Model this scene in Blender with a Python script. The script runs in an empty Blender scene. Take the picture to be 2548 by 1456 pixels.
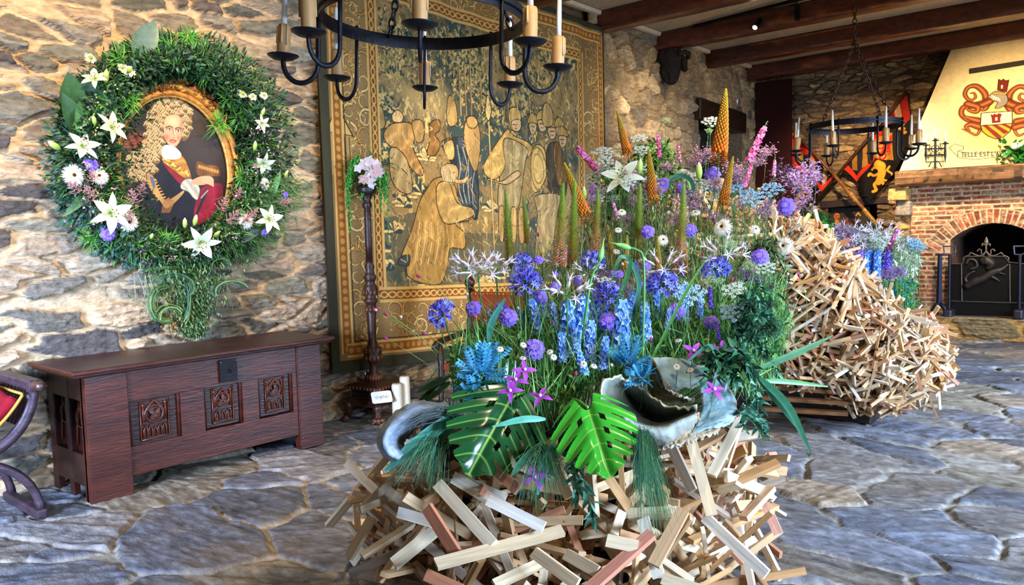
import bpy, math, random
import numpy as np
from mathutils import Vector, Matrix, Quaternion
SC=bpy.context.scene; COL=SC.collection
rnd=random.Random(7); NR=np.random.RandomState(11)
pi=math.pi
# ---------------------------------------------------------------- camera model (2548 x 1456 frame)
W0,H0=2548,1456; FPX=1943.0
def _d(x,y): return np.array([x-W0/2,-(y-H0/2),-FPX])
_Y=_d(2930,545); _Y/=np.linalg.norm(_Y)
_X=-_d(-1015,647); _X/=np.linalg.norm(_X); _X-=_Y*(_X@_Y); _X/=np.linalg.norm(_X)
_Z=np.cross(_X,_Y); CM=np.array([_X,_Y,_Z]); CAM=np.array([0,0,1.6])
def ray(x,y): return CM@_d(x,y)
def at(x,y,ax,val):
    r=ray(x,y); return CAM+r*((val-CAM[ax])/r[ax])
def atd(x,y,d):                                   # point on the pixel's ray at view depth d (metres)
    return CAM+ray(x,y)*(d/FPX)
def px(p):
    c=CM.T@(np.array(p,float)-CAM); return (W0/2+FPX*c[0]/-c[2], H0/2-FPX*c[1]/-c[2])
FWD=-CM[:,2]; RGT=CM[:,0]
cam_data=bpy.data.cameras.new('camera'); cam=bpy.data.objects.new('camera',cam_data); COL.objects.link(cam)
cam_data.sensor_width=36; cam_data.sensor_fit='HORIZONTAL'; cam_data.lens=36*FPX/W0; cam_data.clip_end=100
m=Matrix(CM.tolist()).to_4x4(); m.translation=Vector(CAM); cam.matrix_world=m
SC.camera=cam
SC.view_settings.view_transform='Standard'; SC.view_settings.look='None'; SC.view_settings.gamma=1; SC.view_settings.use_curve_mapping=False
SC.view_settings.exposure=0.03
# ---------------------------------------------------------------- colours, noise
def lin(c):
    if isinstance(c,str):
        c=c.lstrip('#'); c=[int(c[i:i+2],16)/255 for i in (0,2,4)]
    return tuple(x/12.92 if x<=0.04045 else ((x+0.055)/1.055)**2.4 for x in c[:3])
def mixc(a,b,t): return tuple(a[i]*(1-t)+b[i]*t for i in range(3))
def hsh(i,j,k=0):
    i=np.asarray(i).astype(np.int64); j=np.asarray(j).astype(np.int64)
    h=(i*374761393+j*668265263+k*2147483647*7+k*40503)&0xffffffff
    h=((h^(h>>13))*1274126177)&0xffffffff
    h=((h^(h>>16))*2246822519)&0xffffffff
    return ((h^(h>>15))&0xffffff)/float(0x1000000)
def vnoise(x,y,k=0):
    i=np.floor(x); j=np.floor(y); fx=x-i; fy=y-j
    fx=fx*fx*(3-2*fx); fy=fy*fy*(3-2*fy)
    a=hsh(i,j,k); b=hsh(i+1,j,k); c=hsh(i,j+1,k); d=hsh(i+1,j+1,k)
    return (a*(1-fx)+b*fx)*(1-fy)+(c*(1-fx)+d*fx)*fy
def fbm(x,y,k=0,o=4):
    s=0;a=.5
    for q in range(o):
        s=s+a*vnoise(x,y,k+q*17); x=x*2.03+5.1; y=y*2.03+1.7; a*=.5
    return s/(1-.5**o)
def sstep(a,b,x):
    t=np.clip((x-a)/(b-a),0,1); return t*t*(3-2*t)
def cells(u,v,cw,ch,seed,jit=.75,p=3.0,szv=.3):
    a=u/cw; b=v/ch; i0=np.floor(a); j0=np.floor(b)
    F1=np.full(a.shape,9.); F2=np.full(a.shape,9.); I=np.zeros(a.shape); J=np.zeros(a.shape); DX=np.zeros(a.shape); DY=np.zeros(a.shape)
    for di in (-2,-1,0,1,2):
        for dj in (-2,-1,0,1,2):
            i=i0+di; j=j0+dj
            cx=i+.5+(hsh(i,j,seed)-.5)*jit+.5*(j%2); cy=j+.5+(hsh(i,j,seed+1)-.5)*jit
            dx=a-cx; dy=b-cy
            d=(np.abs(dx)**p+np.abs(dy)**p)**(1/p)-szv*(hsh(i,j,seed+2)-.5)
            m1=d<F1
            F2=np.where(m1,F1,np.minimum(F2,d)); I=np.where(m1,i,I); J=np.where(m1,j,J); DX=np.where(m1,dx,DX); DY=np.where(m1,dy,DY)
            F1=np.where(m1,d,F1)
    return F2-F1,I,J,DX,DY
def palette(cols,r):
    cols=np.array([lin(c) for c in cols]); n=len(cols); t=np.clip(r,0,.9999)*n
    i=t.astype(int); return cols[i]
# ---------------------------------------------------------------- materials
MATS={}
def _nt(name):
    m=bpy.data.materials.new(name); m.use_nodes=True; nt=m.node_tree
    b=nt.nodes['Principled BSDF']; return m,nt,b
def vcmat(name,rough=.6,spec=.4,bump=0,bscale=60,vary=.15,vscale=20,stretch=(1,1,1),trans=0,metal=0,detail=4,coat=0,mott=None,bdist=.02,gen='Object'):
    """colour attribute x procedural noise, noise bump"""
    if name in MATS: return MATS[name]
    m,nt,b=_nt(name); N=nt.nodes; L=nt.links
    ca=N.new('ShaderNodeVertexColor'); ca.layer_name='Col'
    tc=N.new('ShaderNodeTexCoord'); mp=N.new('ShaderNodeMapping'); mp.inputs['Scale'].default_value=stretch
    L.new(tc.outputs[gen],mp.inputs['Vector'])
    nz=N.new('ShaderNodeTexNoise'); nz.inputs['Scale'].default_value=vscale; nz.inputs['Detail'].default_value=detail; L.new(mp.outputs[0],nz.inputs['Vector'])
    mr=N.new('ShaderNodeMapRange'); mr.inputs['From Min'].default_value=.25; mr.inputs['From Max'].default_value=.75
    mr.inputs['To Min'].default_value=1-vary; mr.inputs['To Max'].default_value=1+vary; L.new(nz.outputs['Fac'],mr.inputs['Value'])
    mx=N.new('ShaderNodeVectorMath'); mx.operation='SCALE'; L.new(ca.outputs['Color'],mx.inputs[0]); L.new(mr.outputs[0],mx.inputs['Scale'])
    L.new(mx.outputs[0],b.inputs['Base Color'])
    b.inputs['Roughness'].default_value=rough; b.inputs['Specular IOR Level'].default_value=spec; b.inputs['Metallic'].default_value=metal
    if coat: b.inputs['Coat Weight'].default_value=coat; b.inputs['Coat Roughness'].default_value=.2
    if bump:
        nb=N.new('ShaderNodeTexNoise'); nb.inputs['Scale'].default_value=bscale; nb.inputs['Detail'].default_value=6; nb.inputs['Roughness'].default_value=.6
        L.new(mp.outputs[0],nb.inputs['Vector'])
        bp=N.new('ShaderNodeBump'); bp.inputs['Strength'].default_value=bump; bp.inputs['Distance'].default_value=bdist
        L.new(nb.outputs['Fac'],bp.inputs['Height']); L.new(bp.outputs[0],b.inputs['Normal'])
    if trans:
        tr=N.new('ShaderNodeBsdfTranslucent'); L.new(mx.outputs[0],tr.inputs['Color'])
        ms=N.new('ShaderNodeMixShader'); ms.inputs[0].default_value=trans
        L.new(b.outputs[0],ms.inputs[1]); L.new(tr.outputs[0],ms.inputs[2]); L.new(ms.outputs[0],N['Material Output'].inputs['Surface'])
    MATS[name]=m; return m
M_LEAF=vcmat('leaf_surface',.42,.45,vary=.25,vscale=30,trans=.22)
M_GLOSS=vcmat('glossy_leaf',.22,.5,vary=.15,vscale=12,trans=.12)
M_PETAL=vcmat('petal_surface',.55,.3,vary=.1,vscale=60,trans=.3)
M_WOOD=vcmat('pale_pine',.6,.3,bump=.25,bscale=40,vary=.22,vscale=26,stretch=(1,1,1),detail=6)
M_OAK=vcmat('dark_oak',.36,.5,bump=.22,bscale=30,vary=.6,vscale=9,stretch=(1,.35,2.5),detail=9)
M_STONE=vcmat('rubble_stone',.85,.25,bump=1.0,bscale=24,vary=.42,vscale=18,stretch=(1,.7,1.7),detail=8,bdist=.03)
M_FLOOR=vcmat('slate_flag',.42,.45,bump=.6,bscale=16,vary=.5,vscale=9,detail=12,stretch=(1,1.8,1),bdist=.022)
M_IRON=vcmat('black_iron',.45,.5,bump=.2,bscale=60,vary=.3,metal=.6)
M_PAINT=vcmat('oil_paint',.5,.25,bump=.08,bscale=120,vary=.06,vscale=60)
M_WEAVE=vcmat('woven_wool',.9,.1,bump=.35,bscale=260,vary=.22,vscale=120,bdist=.006)
M_MATT=vcmat('matt_surface',.8,.2,bump=.15,bscale=30,vary=.12,vscale=14)
M_WAX=vcmat('wax',.4,.4,vary=.06,vscale=30,trans=.15)
M_FELT=vcmat('cloth',.85,.15,bump=.2,bscale=90,vary=.15,vscale=20)
M_GILT=vcmat('gilt_wood',.35,.5,bump=.5,bscale=35,vary=.4,vscale=25,metal=.45)
# ---------------------------------------------------------------- mesh builder
def V(*a): return np.array(a if len(a)>1 else a[0],float)
def nrm(v): v=np.asarray(v,float); n=np.linalg.norm(v); return v/n if n>1e-9 else np.array([0,0,1.])
def frame(d,up=(0,0,1)):
    d=nrm(d); up=np.asarray(up,float)
    if abs(d@nrm(up))>.98: up=np.array([1.,0,0]) if abs(d[0])<.9 else np.array([0,1.,0])
    s=nrm(np.cross(up,d)); u=np.cross(d,s); return s,u,d
class MB:
    def __init__(s): s.v=[]; s.f=[]; s.c=[]; s.n=0
    def add(s,vs,fs,col):
        vs=np.asarray(vs,float); b=s.n; s.v.append(vs); s.n+=len(vs)
        if b: s.f.extend([tuple(i+b for i in q) for q in fs])
        else: s.f.extend([tuple(q) for q in fs])
        col=np.asarray(col,float)
        if col.ndim==1: col=np.tile(col,(len(vs),1))
        s.c.append(col); return s
    def box(s,c,sz,col,ax=None,taper=1.0,jit=0):
        c=np.asarray(c,float); h=np.asarray(sz,float)/2
        P=np.array([[x,y,z] for z in (-1,1) for y in (-1,1) for x in (-1,1)],float)*h
        if taper!=1: P[4:,:2]*=taper
        if jit: P=P+NR.uniform(-jit,jit,P.shape)
        if ax is not None: P=P@np.array(ax)       # rows of ax are local axes
        F=[(0,2,3,1),(4,5,7,6),(0,1,5,4),(2,6,7,3),(0,4,6,2),(1,3,7,5)]
        return s.add(P+c,F,col)
    def bar(s,a,b,w,t,col,up=(0,0,1),endcol=None):
        a=np.asarray(a,float); b=np.asarray(b,float); sx,u,d=frame(b-a,up)
        return s.box((a+b)/2,(w,t,np.linalg.norm(b-a)),col,ax=[sx,u,d])
    def tube(s,path,r,col,n=6,cap=True,up=(0,0,1),flat=1.0):
        path=[np.asarray(p,float) for p in path]; m=len(path)
        rs=r if hasattr(r,'__len__') else [r]*m
        vs=[]; prev=None
        for i,p in enumerate(path):
            d=path[min(i+1,m-1)]-path[max(i-1,0)]
            if prev is None: sx,u,_=frame(d,up)
            else:
                d=nrm(d); sx=prev-d*(prev@d); sx=nrm(sx); u=np.cross(d,sx)
            prev=sx
            for k in range(n):
                a=2*pi*k/n; vs.append(p+rs[i]*(math.cos(a)*sx+flat*math.sin(a)*u))
        fs=[(i*n+k,i*n+(k+1)%n,(i+1)*n+(k+1)%n,(i+1)*n+k) for i in range(m-1) for k in range(n)]
        if cap: fs+= [tuple(range(n-1,-1,-1)),tuple((m-1)*n+k for k in range(n))]
        if hasattr(col,'__len__') and hasattr(col[0],'__len__') and len(col)==m: col=np.repeat(np.array(col,float),n,0)
        return s.add(vs,fs,col)
    def lathe(s,prof,c,col,n=24,ax=None,sq=None):
        """prof: (r,z) list; sq -> n sides"""
        vs=[];n=sq or n; off=pi/n if sq else 0
        for r,z in prof:
            for k in range(n):
                a=2*pi*k/n+off; vs.append((r*math.cos(a),r*math.sin(a),z))
        vs=np.array(vs)
        if ax is not None: vs=vs@np.array(ax)
        m=len(prof); fs=[(i*n+k,i*n+(k+1)%n,(i+1)*n+(k+1)%n,(i+1)*n+k) for i in range(m-1) for k in range(n)]
        fs+=[tuple(range(n-1,-1,-1)),tuple((m-1)*n+k for k in range(n))]
        if hasattr(col,'__len__') and hasattr(col[0],'__len__') and len(col)==m: col=np.repeat(np.array(col,float),n,0)
        return s.add(vs+np.asarray(c,float),fs,col)
    def ball(s,c,r,col,n=8,m=6,sc=(1,1,1),ax=None):
        prof=[(max(1e-4,math.sin(pi*i/m)),-math.cos(pi*i/m)) for i in range(m+1)]
        b=MB(); b.lathe(prof,(0,0,0),col,n); vs=b.v[0]*r*np.array(sc)
        if ax is not None: vs=vs@np.array(ax)
        return s.add(vs+np.asarray(c,float),b.f,col)
    def leaf(s,base,d,up,L,w,col,curl=.3,fold=.15,n=4,tipcol=None,point=1.0,twist=0,wp=.45):
        """blade leaf: base->d, surface normal ~ up, curls down by curl; peak width at wp"""
        base=np.asarray(base,float); sx,u,d=frame(d,up)
        vs=[];cs=[]; col=np.asarray(col,float); tc=col if tipcol is None else np.asarray(tipcol,float)
        for i in range(n+1):
            t=i/n; ang=-curl*t
            p=base+L*t*(d*math.cos(ang*.6)+u*math.sin(ang))
            ww=w/2*(math.sin(pi*min(1,t**(math.log(.5)/math.log(wp))))**.8 if 0<t<1 else (.12 if t==0 else .02))
            a=twist*t; sxx=sx*math.cos(a)+u*math.sin(a); uu=u*math.cos(a)-sx*math.sin(a)
            vs+= [p-sxx*ww+uu*ww*fold, p, p+sxx*ww+uu*ww*fold]; c=col*(1-t)+tc*t; cs+=[c,c*.92,c]
        fs=[]
        for i in range(n):
            a=i*3; fs+=[(a,a+1,a+4,a+3),(a+1,a+2,a+5,a+4)]
        return s.add(vs,fs,cs)
    def poly3(s,pts,fs,col): return s.add(pts,fs,col)
    def merge(s,o,mat=None,loc=(0,0,0),tint=None):
        vs=np.concatenate(o.v); cs=np.concatenate(o.c)
        if mat is not None: vs=vs@np.asarray(mat).T
        if tint is not None: cs=cs*np.asarray(tint)
        return s.add(vs+np.asarray(loc,float),o.f,cs)
    def mesh(s,name,mat,smooth=True):
        me=bpy.data.meshes.new(name); vs=np.concatenate(s.v); cs=np.concatenate(s.c)
        me.from_pydata(vs.tolist(),[],s.f)
        ca=me.color_attributes.new('Col','FLOAT_COLOR','POINT')
        ca.data.foreach_set('color',np.concatenate([np.clip(cs,0,1),np.ones((len(cs),1))],1).astype(np.float32).ravel())
        me.materials.append(mat)
        if smooth: me.polygons.foreach_set('use_smooth',[True]*len(me.polygons))
        return me
    def build(s,name,mat,parent=None,smooth=False,world=True,org=None,bevel=0,solid=0,sub=0):
        """links ONE mesh object; with a parent the vertices given in world space become local to it"""
        if parent is not None and world: o0=np.array(wloc(parent))
        elif org is not None: o0=np.asarray(org,float)
        else: o0=np.zeros(3)
        s.v=[np.concatenate(s.v)-o0]; s.c=[np.concatenate(s.c)]
        o=bpy.data.objects.new(name,s.mesh(name,mat,smooth)); COL.objects.link(o)
        if parent is not None: o.parent=parent
        elif org is not None: o.location=org
        if bevel:
            b=o.modifiers.new('bevel','BEVEL'); b.width=bevel; b.segments=2; b.limit_method='ANGLE'; b.angle_limit=.6
        if solid:
            b=o.modifiers.new('thickness','SOLIDIFY'); b.thickness=solid; b.offset=0
        if sub:
            b=o.modifiers.new('sub','SUBSURF'); b.levels=b.render_levels=sub
        return o
def wloc(o):
    v=Vector(o.location); p=o.parent
    while p: v=v+p.location; p=p.parent
    return v
def tag(o,label,cat,group=None,kind=None):
    if label: o['label']=label
    if cat: o['category']=cat
    if group: o['group']=group
    if kind: o['kind']=kind
    return o
def thing(name,label,cat,loc=(0,0,0),group=None):
    o=bpy.data.objects.new(name,None); o.empty_display_size=.1; COL.objects.link(o); o.location=Vector(np.asarray(loc,float).tolist())
    return tag(o,label,cat,group)
def struct(o,label=None): o['kind']='structure'; (label and o.__setitem__('label',label)); return o
def gridmesh(P,Cc,name,mat,parent=None,smooth=True,mask=None,org=None):
    """P (h,w,3) C (h,w,3) -> mesh object, fast"""
    h,w=P.shape[:2]; idx=np.arange(h*w).reshape(h,w)
    q=np.stack([idx[:-1,:-1],idx[:-1,1:],idx[1:,1:],idx[1:,:-1]],-1).reshape(-1,4)
    if mask is not None: q=q[mask[:-1,:-1].ravel()]
    vs=P.reshape(-1,3).astype(np.float32)
    if parent is not None: vs=vs-np.array(wloc(parent),np.float32)
    if org is not None: vs=vs-np.array(org,np.float32)
    cs=np.concatenate([np.clip(Cc.reshape(-1,3),0,1),np.ones((h*w,1))],1).astype(np.float32)
    if mask is not None:
        used=np.unique(q); mp=np.full(h*w,-1); mp[used]=np.arange(len(used)); q=mp[q]; vs=vs[used]; cs=cs[used]
    me=bpy.data.meshes.new(name); me.vertices.add(len(vs)); me.vertices.foreach_set('co',vs.ravel())
    me.loops.add(len(q)*4); me.loops.foreach_set('vertex_index',q.ravel().astype(np.int32))
    me.polygons.add(len(q)); me.polygons.foreach_set('loop_start',np.arange(0,len(q)*4,4,dtype=np.int32))
    me.polygons.foreach_set('loop_total',np.full(len(q),4,dtype=np.int32))
    me.update(calc_edges=True)
    if smooth: me.polygons.foreach_set('use_smooth',[True]*len(q))
    ca=me.color_attributes.new('Col','FLOAT_COLOR','POINT'); ca.data.foreach_set('color',cs.ravel())
    me.materials.append(mat); me.validate()
    o=bpy.data.objects.new(name,me); COL.objects.link(o)
    if parent is not None: o.parent=parent
    if org is not None: o.location=org
    return o
# ---------------------------------------------------------------- 2-D painter for woven / painted surfaces
class Paint:
    def __init__(s,w,h,W,H,bg):
        s.w=w;s.h=h;s.W=W;s.H=H        # pixels, and extent in drawing units (origin top-left, y down)
        s.X,s.Y=np.meshgrid((np.arange(w)+.5)/w*W,(np.arange(h)+.5)/h*H)
        s.C=np.zeros((h,w,3))+np.array(lin(bg))
    def _bb(s,x0,y0,x1,y1):
        i0=max(0,int(x0/s.W*s.w)-2); i1=min(s.w,int(x1/s.W*s.w)+3); j0=max(0,int(y0/s.H*s.h)-2); j1=min(s.h,int(y1/s.H*s.h)+3)
        return (slice(j0,j1),slice(i0,i1)) if i1>i0 and j1>j0 else None
    def _mix(s,sl,a,col):
        col=np.array(lin(col)) if isinstance(col,str) else np.asarray(col)
        s.C[sl]=s.C[sl]*(1-a[...,None])+col*a[...,None]
    def poly(s,pts,col,al=1,edge=None,ew=.004,shade=None):
        pts=np.asarray(pts,float); sl=s._bb(pts[:,0].min(),pts[:,1].min(),pts[:,0].max(),pts[:,1].max())
        if sl is None: return
        X=s.X[sl];Y=s.Y[sl]; ins=np.zeros(X.shape,bool); n=len(pts); j=n-1
        for i in range(n):
            xi,yi=pts[i]; xj,yj=pts[j]
            if yi!=yj: ins^=((yi>Y)!=(yj>Y))&(X<(xj-xi)*(Y-yi)/(yj-yi)+xi)
            j=i
        a=ins*al
        c=np.array(lin(col)) if isinstance(col,str) else np.asarray(col)
        if shade is not None: c=c*shade(X,Y)[...,None]
        s.C[sl]=s.C[sl]*(1-a[...,None])+c*a[...,None]
        if edge: s.line(list(pts)+[pts[0]],ew,edge)
    def ell(s,cx,cy,rx,ry,col,al=1,rot=0,soft=.15,ring=0):
        R=max(rx,ry)*1.1; sl=s._bb(cx-R,cy-R,cx+R,cy+R)
        if sl is None: return
        dx=s.X[sl]-cx;dy=s.Y[sl]-cy; c,q=math.cos(rot),math.sin(rot)
        r=np.sqrt(((dx*c+dy*q)/rx)**2+((-dx*q+dy*c)/ry)**2)
        a=1-sstep(1-soft,1,r)
        if ring: a=a*sstep(1-ring-soft,1-ring,r)
        s._mix(sl,a*al,col)
    def line(s,pts,w,col,al=1,taper=False):
        pts=np.asarray(pts,float)
        for k in range(len(pts)-1):
            a=pts[k];b=pts[k+1]; ww=w*(1-k/len(pts)*.8) if taper else w
            sl=s._bb(min(a[0],b[0])-ww,min(a[1],b[1])-ww,max(a[0],b[0])+ww,max(a[1],b[1])+ww)
            if sl is None: continue
            X=s.X[sl];Y=s.Y[sl]; d=b-a; L=d@d+1e-12
            t=np.clip(((X-a[0])*d[0]+(Y-a[1])*d[1])/L,0,1)
            r=np.hypot(X-a[0]-t*d[0],Y-a[1]-t*d[1])
            s._mix(sl,(1-sstep(ww*.35,ww*.6,r))*al,col)
    def curve(s,pts,w,col,al=1,n=10,taper=False,edge=None,ew=1.5):
        p=spline(pts,n)
        if edge: s.line(p,w*ew,edge,al,taper)
        s.line(p,w,col,al,taper)
def spline(pts,n=8,closed=False):
    pts=[np.asarray(p,float) for p in pts]
    if closed: q=[pts[-1]]+pts+[pts[0],pts[1]]
    else: q=[2*pts[0]-pts[1]]+pts+[2*pts[-1]-pts[-2]]
    out=[]
    for i in range(1,len(q)-2):
        a,b,c,d=q[i-1:i+3]
        for k in range(n):
            t=k/n; out.append(.5*((2*b)+(-a+c)*t+(2*a-5*b+4*c-d)*t*t+(-a+3*b-3*c+d)*t**3))
    if not closed: out.append(pts[-1])
    return out
# ================================================================ ROOM
XW=-5.8; YB=13.9; XR=2.4; YF=-2.0; ZC=4.44
def stone_wall(name,U,Vv,place,cw,ch,seed,pal,mortar,dep=.035,mw=.10,p=3.,jit=.75,warp=.05,tint=None,big=.35,parent=None,rough=.02,soft=.16):
    """U,V metre grids; place(u,v,h)->xyz"""
    wu=(fbm(U*2.2,Vv*5,seed+50,3)-.5)*warp*3+(fbm(U*9,Vv*18,seed+51,3)-.5)*warp; wv=(fbm(U*1.6,Vv*1.8,seed+52,3)-.5)*warp*2+(fbm(U*8,Vv*14,seed+53,3)-.5)*warp*.6
    E,I,J,DX,DY=cells(U+wu,Vv+wv,cw,ch,seed,jit,p,big)
    r1=hsh(I,J,seed+5);r2=hsh(I,J,seed+6);r3=hsh(I,J,seed+7);r4=hsh(I,J,seed+8)
    st=sstep(mw*(.6+.9*r4),mw*(.6+.9*r4)+soft,E)            # 0 mortar .. 1 stone face
    lay=fbm(U*3,Vv*38,seed+60,4)-.5; fine=fbm(U*22,Vv*40,seed+61,4)-.5
    h=st*(dep*(.3+1.1*r1)+(r2-.5)*.05*DX+(-.15+(r3-.5)*.6)*.05*DY)+st*(lay*rough*1.3+fine*rough*.9)+(1-st)*(fbm(U*14,Vv*14,seed+62,3)-.5)*.008
    col=palette(pal,r3)*(.72+.5*r1)[...,None]
    vein=sstep(.1,.3,np.abs(lay))
    col=col*(1+.55*lay+.5*fine)[...,None]
    mo=np.array(lin(mortar))*(.85+.3*fbm(U*6,Vv*6,seed+63,3))[...,None]
    cm=sstep(.25,.6,st)
    C=mo*(1-cm)[...,None]+col*cm[...,None]
    if tint is not None: C=C*tint(U,Vv)[...,None] if tint(U,Vv).ndim==2 else C*tint(U,Vv)
    return gridmesh(place(U,Vv,h),C,name,M_STONE,parent)
PALL=['#8b8373','#a3927a','#6f6b60','#b39b7c','#7d7a6c','#57524e','#9a8b74','#c2a98a','#86826f','#665d54','#7a7664']
# left wall, near stretch (with the wreath), then the stretch behind the tapestry and beyond it
def lw(u,v,h): return np.stack([XW+h,u,v],-1)
def rng(a,b,n): return np.linspace(a,b,n)
U,Vv=np.meshgrid(rng(.4,4.6,430),rng(0,ZC,440))
near=stone_wall('wall_left',U,Vv,lw,.38,.130,3,PALL,'#cbb08a',dep=.06,mw=.10,p=4.5,jit=.95,warp=.055,big=.55,rough=.036,soft=.10)
struct(near,'rubble stone wall with pale mortar behind the wreath and the chest')
U,Vv=np.meshgrid(rng(4.6,8.7,200),rng(0,.9,90))
w2=stone_wall('wall_left',U,Vv,lw,.4,.17,9,['#7b6a56','#94805f','#4c4440','#a08a68'],'#8a7355',dep=.06,mw=.1,warp=.06,rough=.035); struct(w2)
PALR=['#a08b69','#ae9873','#8c7a5f','#b9a27a','#978461','#7b6f5c']
U,Vv=np.meshgrid(rng(8.4,11.35,260),rng(0,ZC,300))
w3=stone_wall('wall_left',U,Vv,lw,.27,.24,21,PALR,'#96794f',dep=.07,mw=.05,p=5,jit=.85,warp=.04,big=.5,rough=.03,soft=.09); struct(w3,'irregular block stone wall to the right of the tapestry')
U,Vv=np.meshgrid(rng(11.35,12.85,110),rng(3.65,ZC,60)); w4=stone_wall('wall_left',U,Vv,lw,.27,.24,21,PALR,'#a98f68',dep=.045,mw=.05,p=4,jit=.85,warp=.045,big=.5); struct(w4)
U,Vv=np.meshgrid(rng(11.35,12.85,110),rng(0,2.2,120)); w5=stone_wall('wall_left',U,Vv,lw,.27,.24,21,PALR,'#a98f68',dep=.045,mw=.05,p=4,jit=.85,warp=.045,big=.5); struct(w5)
U,Vv=np.meshgrid(rng(12.85,YB,90),rng(0,ZC,300)); w6=stone_wall('wall_left',U,Vv,lw,.2,.17,22,PALR,'#a98f68',dep=.04,mw=.05,p=4,jit=.85,warp=.045,big=.5); struct(w6)
b=MB(); b.box((XW-.35,6.65,2.67),(.5,4.1,3.55),lin('#7d6b53')); b.box((XW-.35,-.8,ZC/2),(.7,2.4,ZC),lin('#a99373'))
struct(b.build('wall_left',M_STONE))
# deep window recess in the left wall: reveals, dark slate back
b=MB(); b.box((XW-.55,12.1,2.9),(.1,1.7,1.6),lin('#2a2622')); b.box((XW-.25,11.3,2.9),(.6,.1,1.6),lin('#6f6049')); b.box((XW-.25,12.9,2.9),(.6,.1,1.6),lin('#6f6049')); b.box((XW-.25,12.1,2.15),(.6,1.7,.1),lin('#6f6049'))
b.box((XW-.5,12.1,2.95),(.05,.05,1.3),lin('#15100d'))
struct(b.build('window_1',M_STONE),'small dark recessed window in the stone wall')
b=MB(); b.bar((XW+.02,11.25,3.5),(XW+.02,12.95,3.42),.24,.34,lin('#20130d')); o=b.build('lintel',M_OAK,bevel=.02); struct(o,'dark oak lintel over the small window')
# back wall: thin slate courses
PALS=['#8d7454','#a3865f','#6e5a45','#b39467','#5b4c3f','#7f6a50']
U,Vv=np.meshgrid(rng(XW,-1.2,400),rng(0,ZC,420))
hole=((U>-4.62)&(U<-3.78)&(Vv>.7)&(Vv<1.98))
def bw(u,v,h): return np.stack([u,YB-h,v],-1)
wb=stone_wall('wall_back',U,Vv,bw,.30,.085,31,PALS,'#6b553d',dep=.055,mw=.08,p=2.6,warp=.05,big=.5,rough=.04)
# cut the niche opening out of the slate wall
import bmesh
bm=bmesh.new(); bm.from_mesh(wb.data); kill=[f for f in bm.faces if -4.60<f.calc_center_median().x<-3.80 and .7<f.calc_center_median().z<1.97]
bmesh.ops.delete(bm,geom=kill,context='FACES'); bm.to_mesh(wb.data); bm.free()
struct(wb,'dark thin-coursed slate wall behind the flags')
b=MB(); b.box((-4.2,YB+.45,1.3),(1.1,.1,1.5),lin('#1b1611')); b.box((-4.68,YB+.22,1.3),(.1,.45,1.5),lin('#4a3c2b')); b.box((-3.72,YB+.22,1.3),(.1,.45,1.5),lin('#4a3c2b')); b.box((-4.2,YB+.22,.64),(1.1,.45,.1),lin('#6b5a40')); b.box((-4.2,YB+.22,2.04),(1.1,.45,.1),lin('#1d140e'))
struct(b.build('wall_back',M_STONE))
b=MB(); b.bar((-4.72,YB-.03,2.0),(-3.62,YB-.03,2.04),.1,.12,lin('#24150d')); struct(b.build('lintel',M_OAK,bevel=.01),'dark wooden lintel above the niche')
# walls that close the room (right with two window openings, front, and the rest of the back)
def slab(lst,name,col,mat=M_STONE):
    b=MB()
    for c,s in lst: b.box(c,s,lin(col))
    return struct(b.build(name,mat))
WIN=[(1.3,4.1,.75,2.45),(6.6,9.6,.75,2.6)]   # y0,y1,z0,z1 of the windows in the right wall
L=[]; ys=[YF]+[v for w in WIN for v in w[:2]]+[YB+.6]
for k in range(0,len(ys),2): L.append(((XR+.25,(ys[k]+ys[k+1])/2,ZC/2),(.5,ys[k+1]-ys[k],ZC)))
for y0,y1,z0,z1 in WIN:
    L.append(((XR+.25,(y0+y1)/2,z0/2),(.5,y1-y0,z0))); L.append(((XR+.25,(y0+y1)/2,(z1+ZC)/2),(.5,y1-y0,ZC-z1)))
slab(L,'wall_right','#9b8663'); slab([(((XW+XR)/2,YF-.2,ZC/2),(XR-XW+1,.4,ZC))],'wall_front','#8c7a5e')
slab([((.5,YB+.3,ZC/2),(3.9,.5,ZC))],'wall_back','#7b6850')
for k,(y0,y1,z0,z1) in enumerate(WIN):
    b=MB(); n=4
    for q in range(n+1): b.box((XR+.4,y0+(y1-y0)*q/n,(z0+z1)/2),(.05,.05,z1-z0),lin('#2a2019'))
    for z in (z0,(z0+z1)/2,z1): b.box((XR+.4,(y0+y1)/2,z),(.05,y1-y0,.05),lin('#2a2019'))
    struct(b.build('window_%d'%(k+2),M_OAK))
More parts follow.
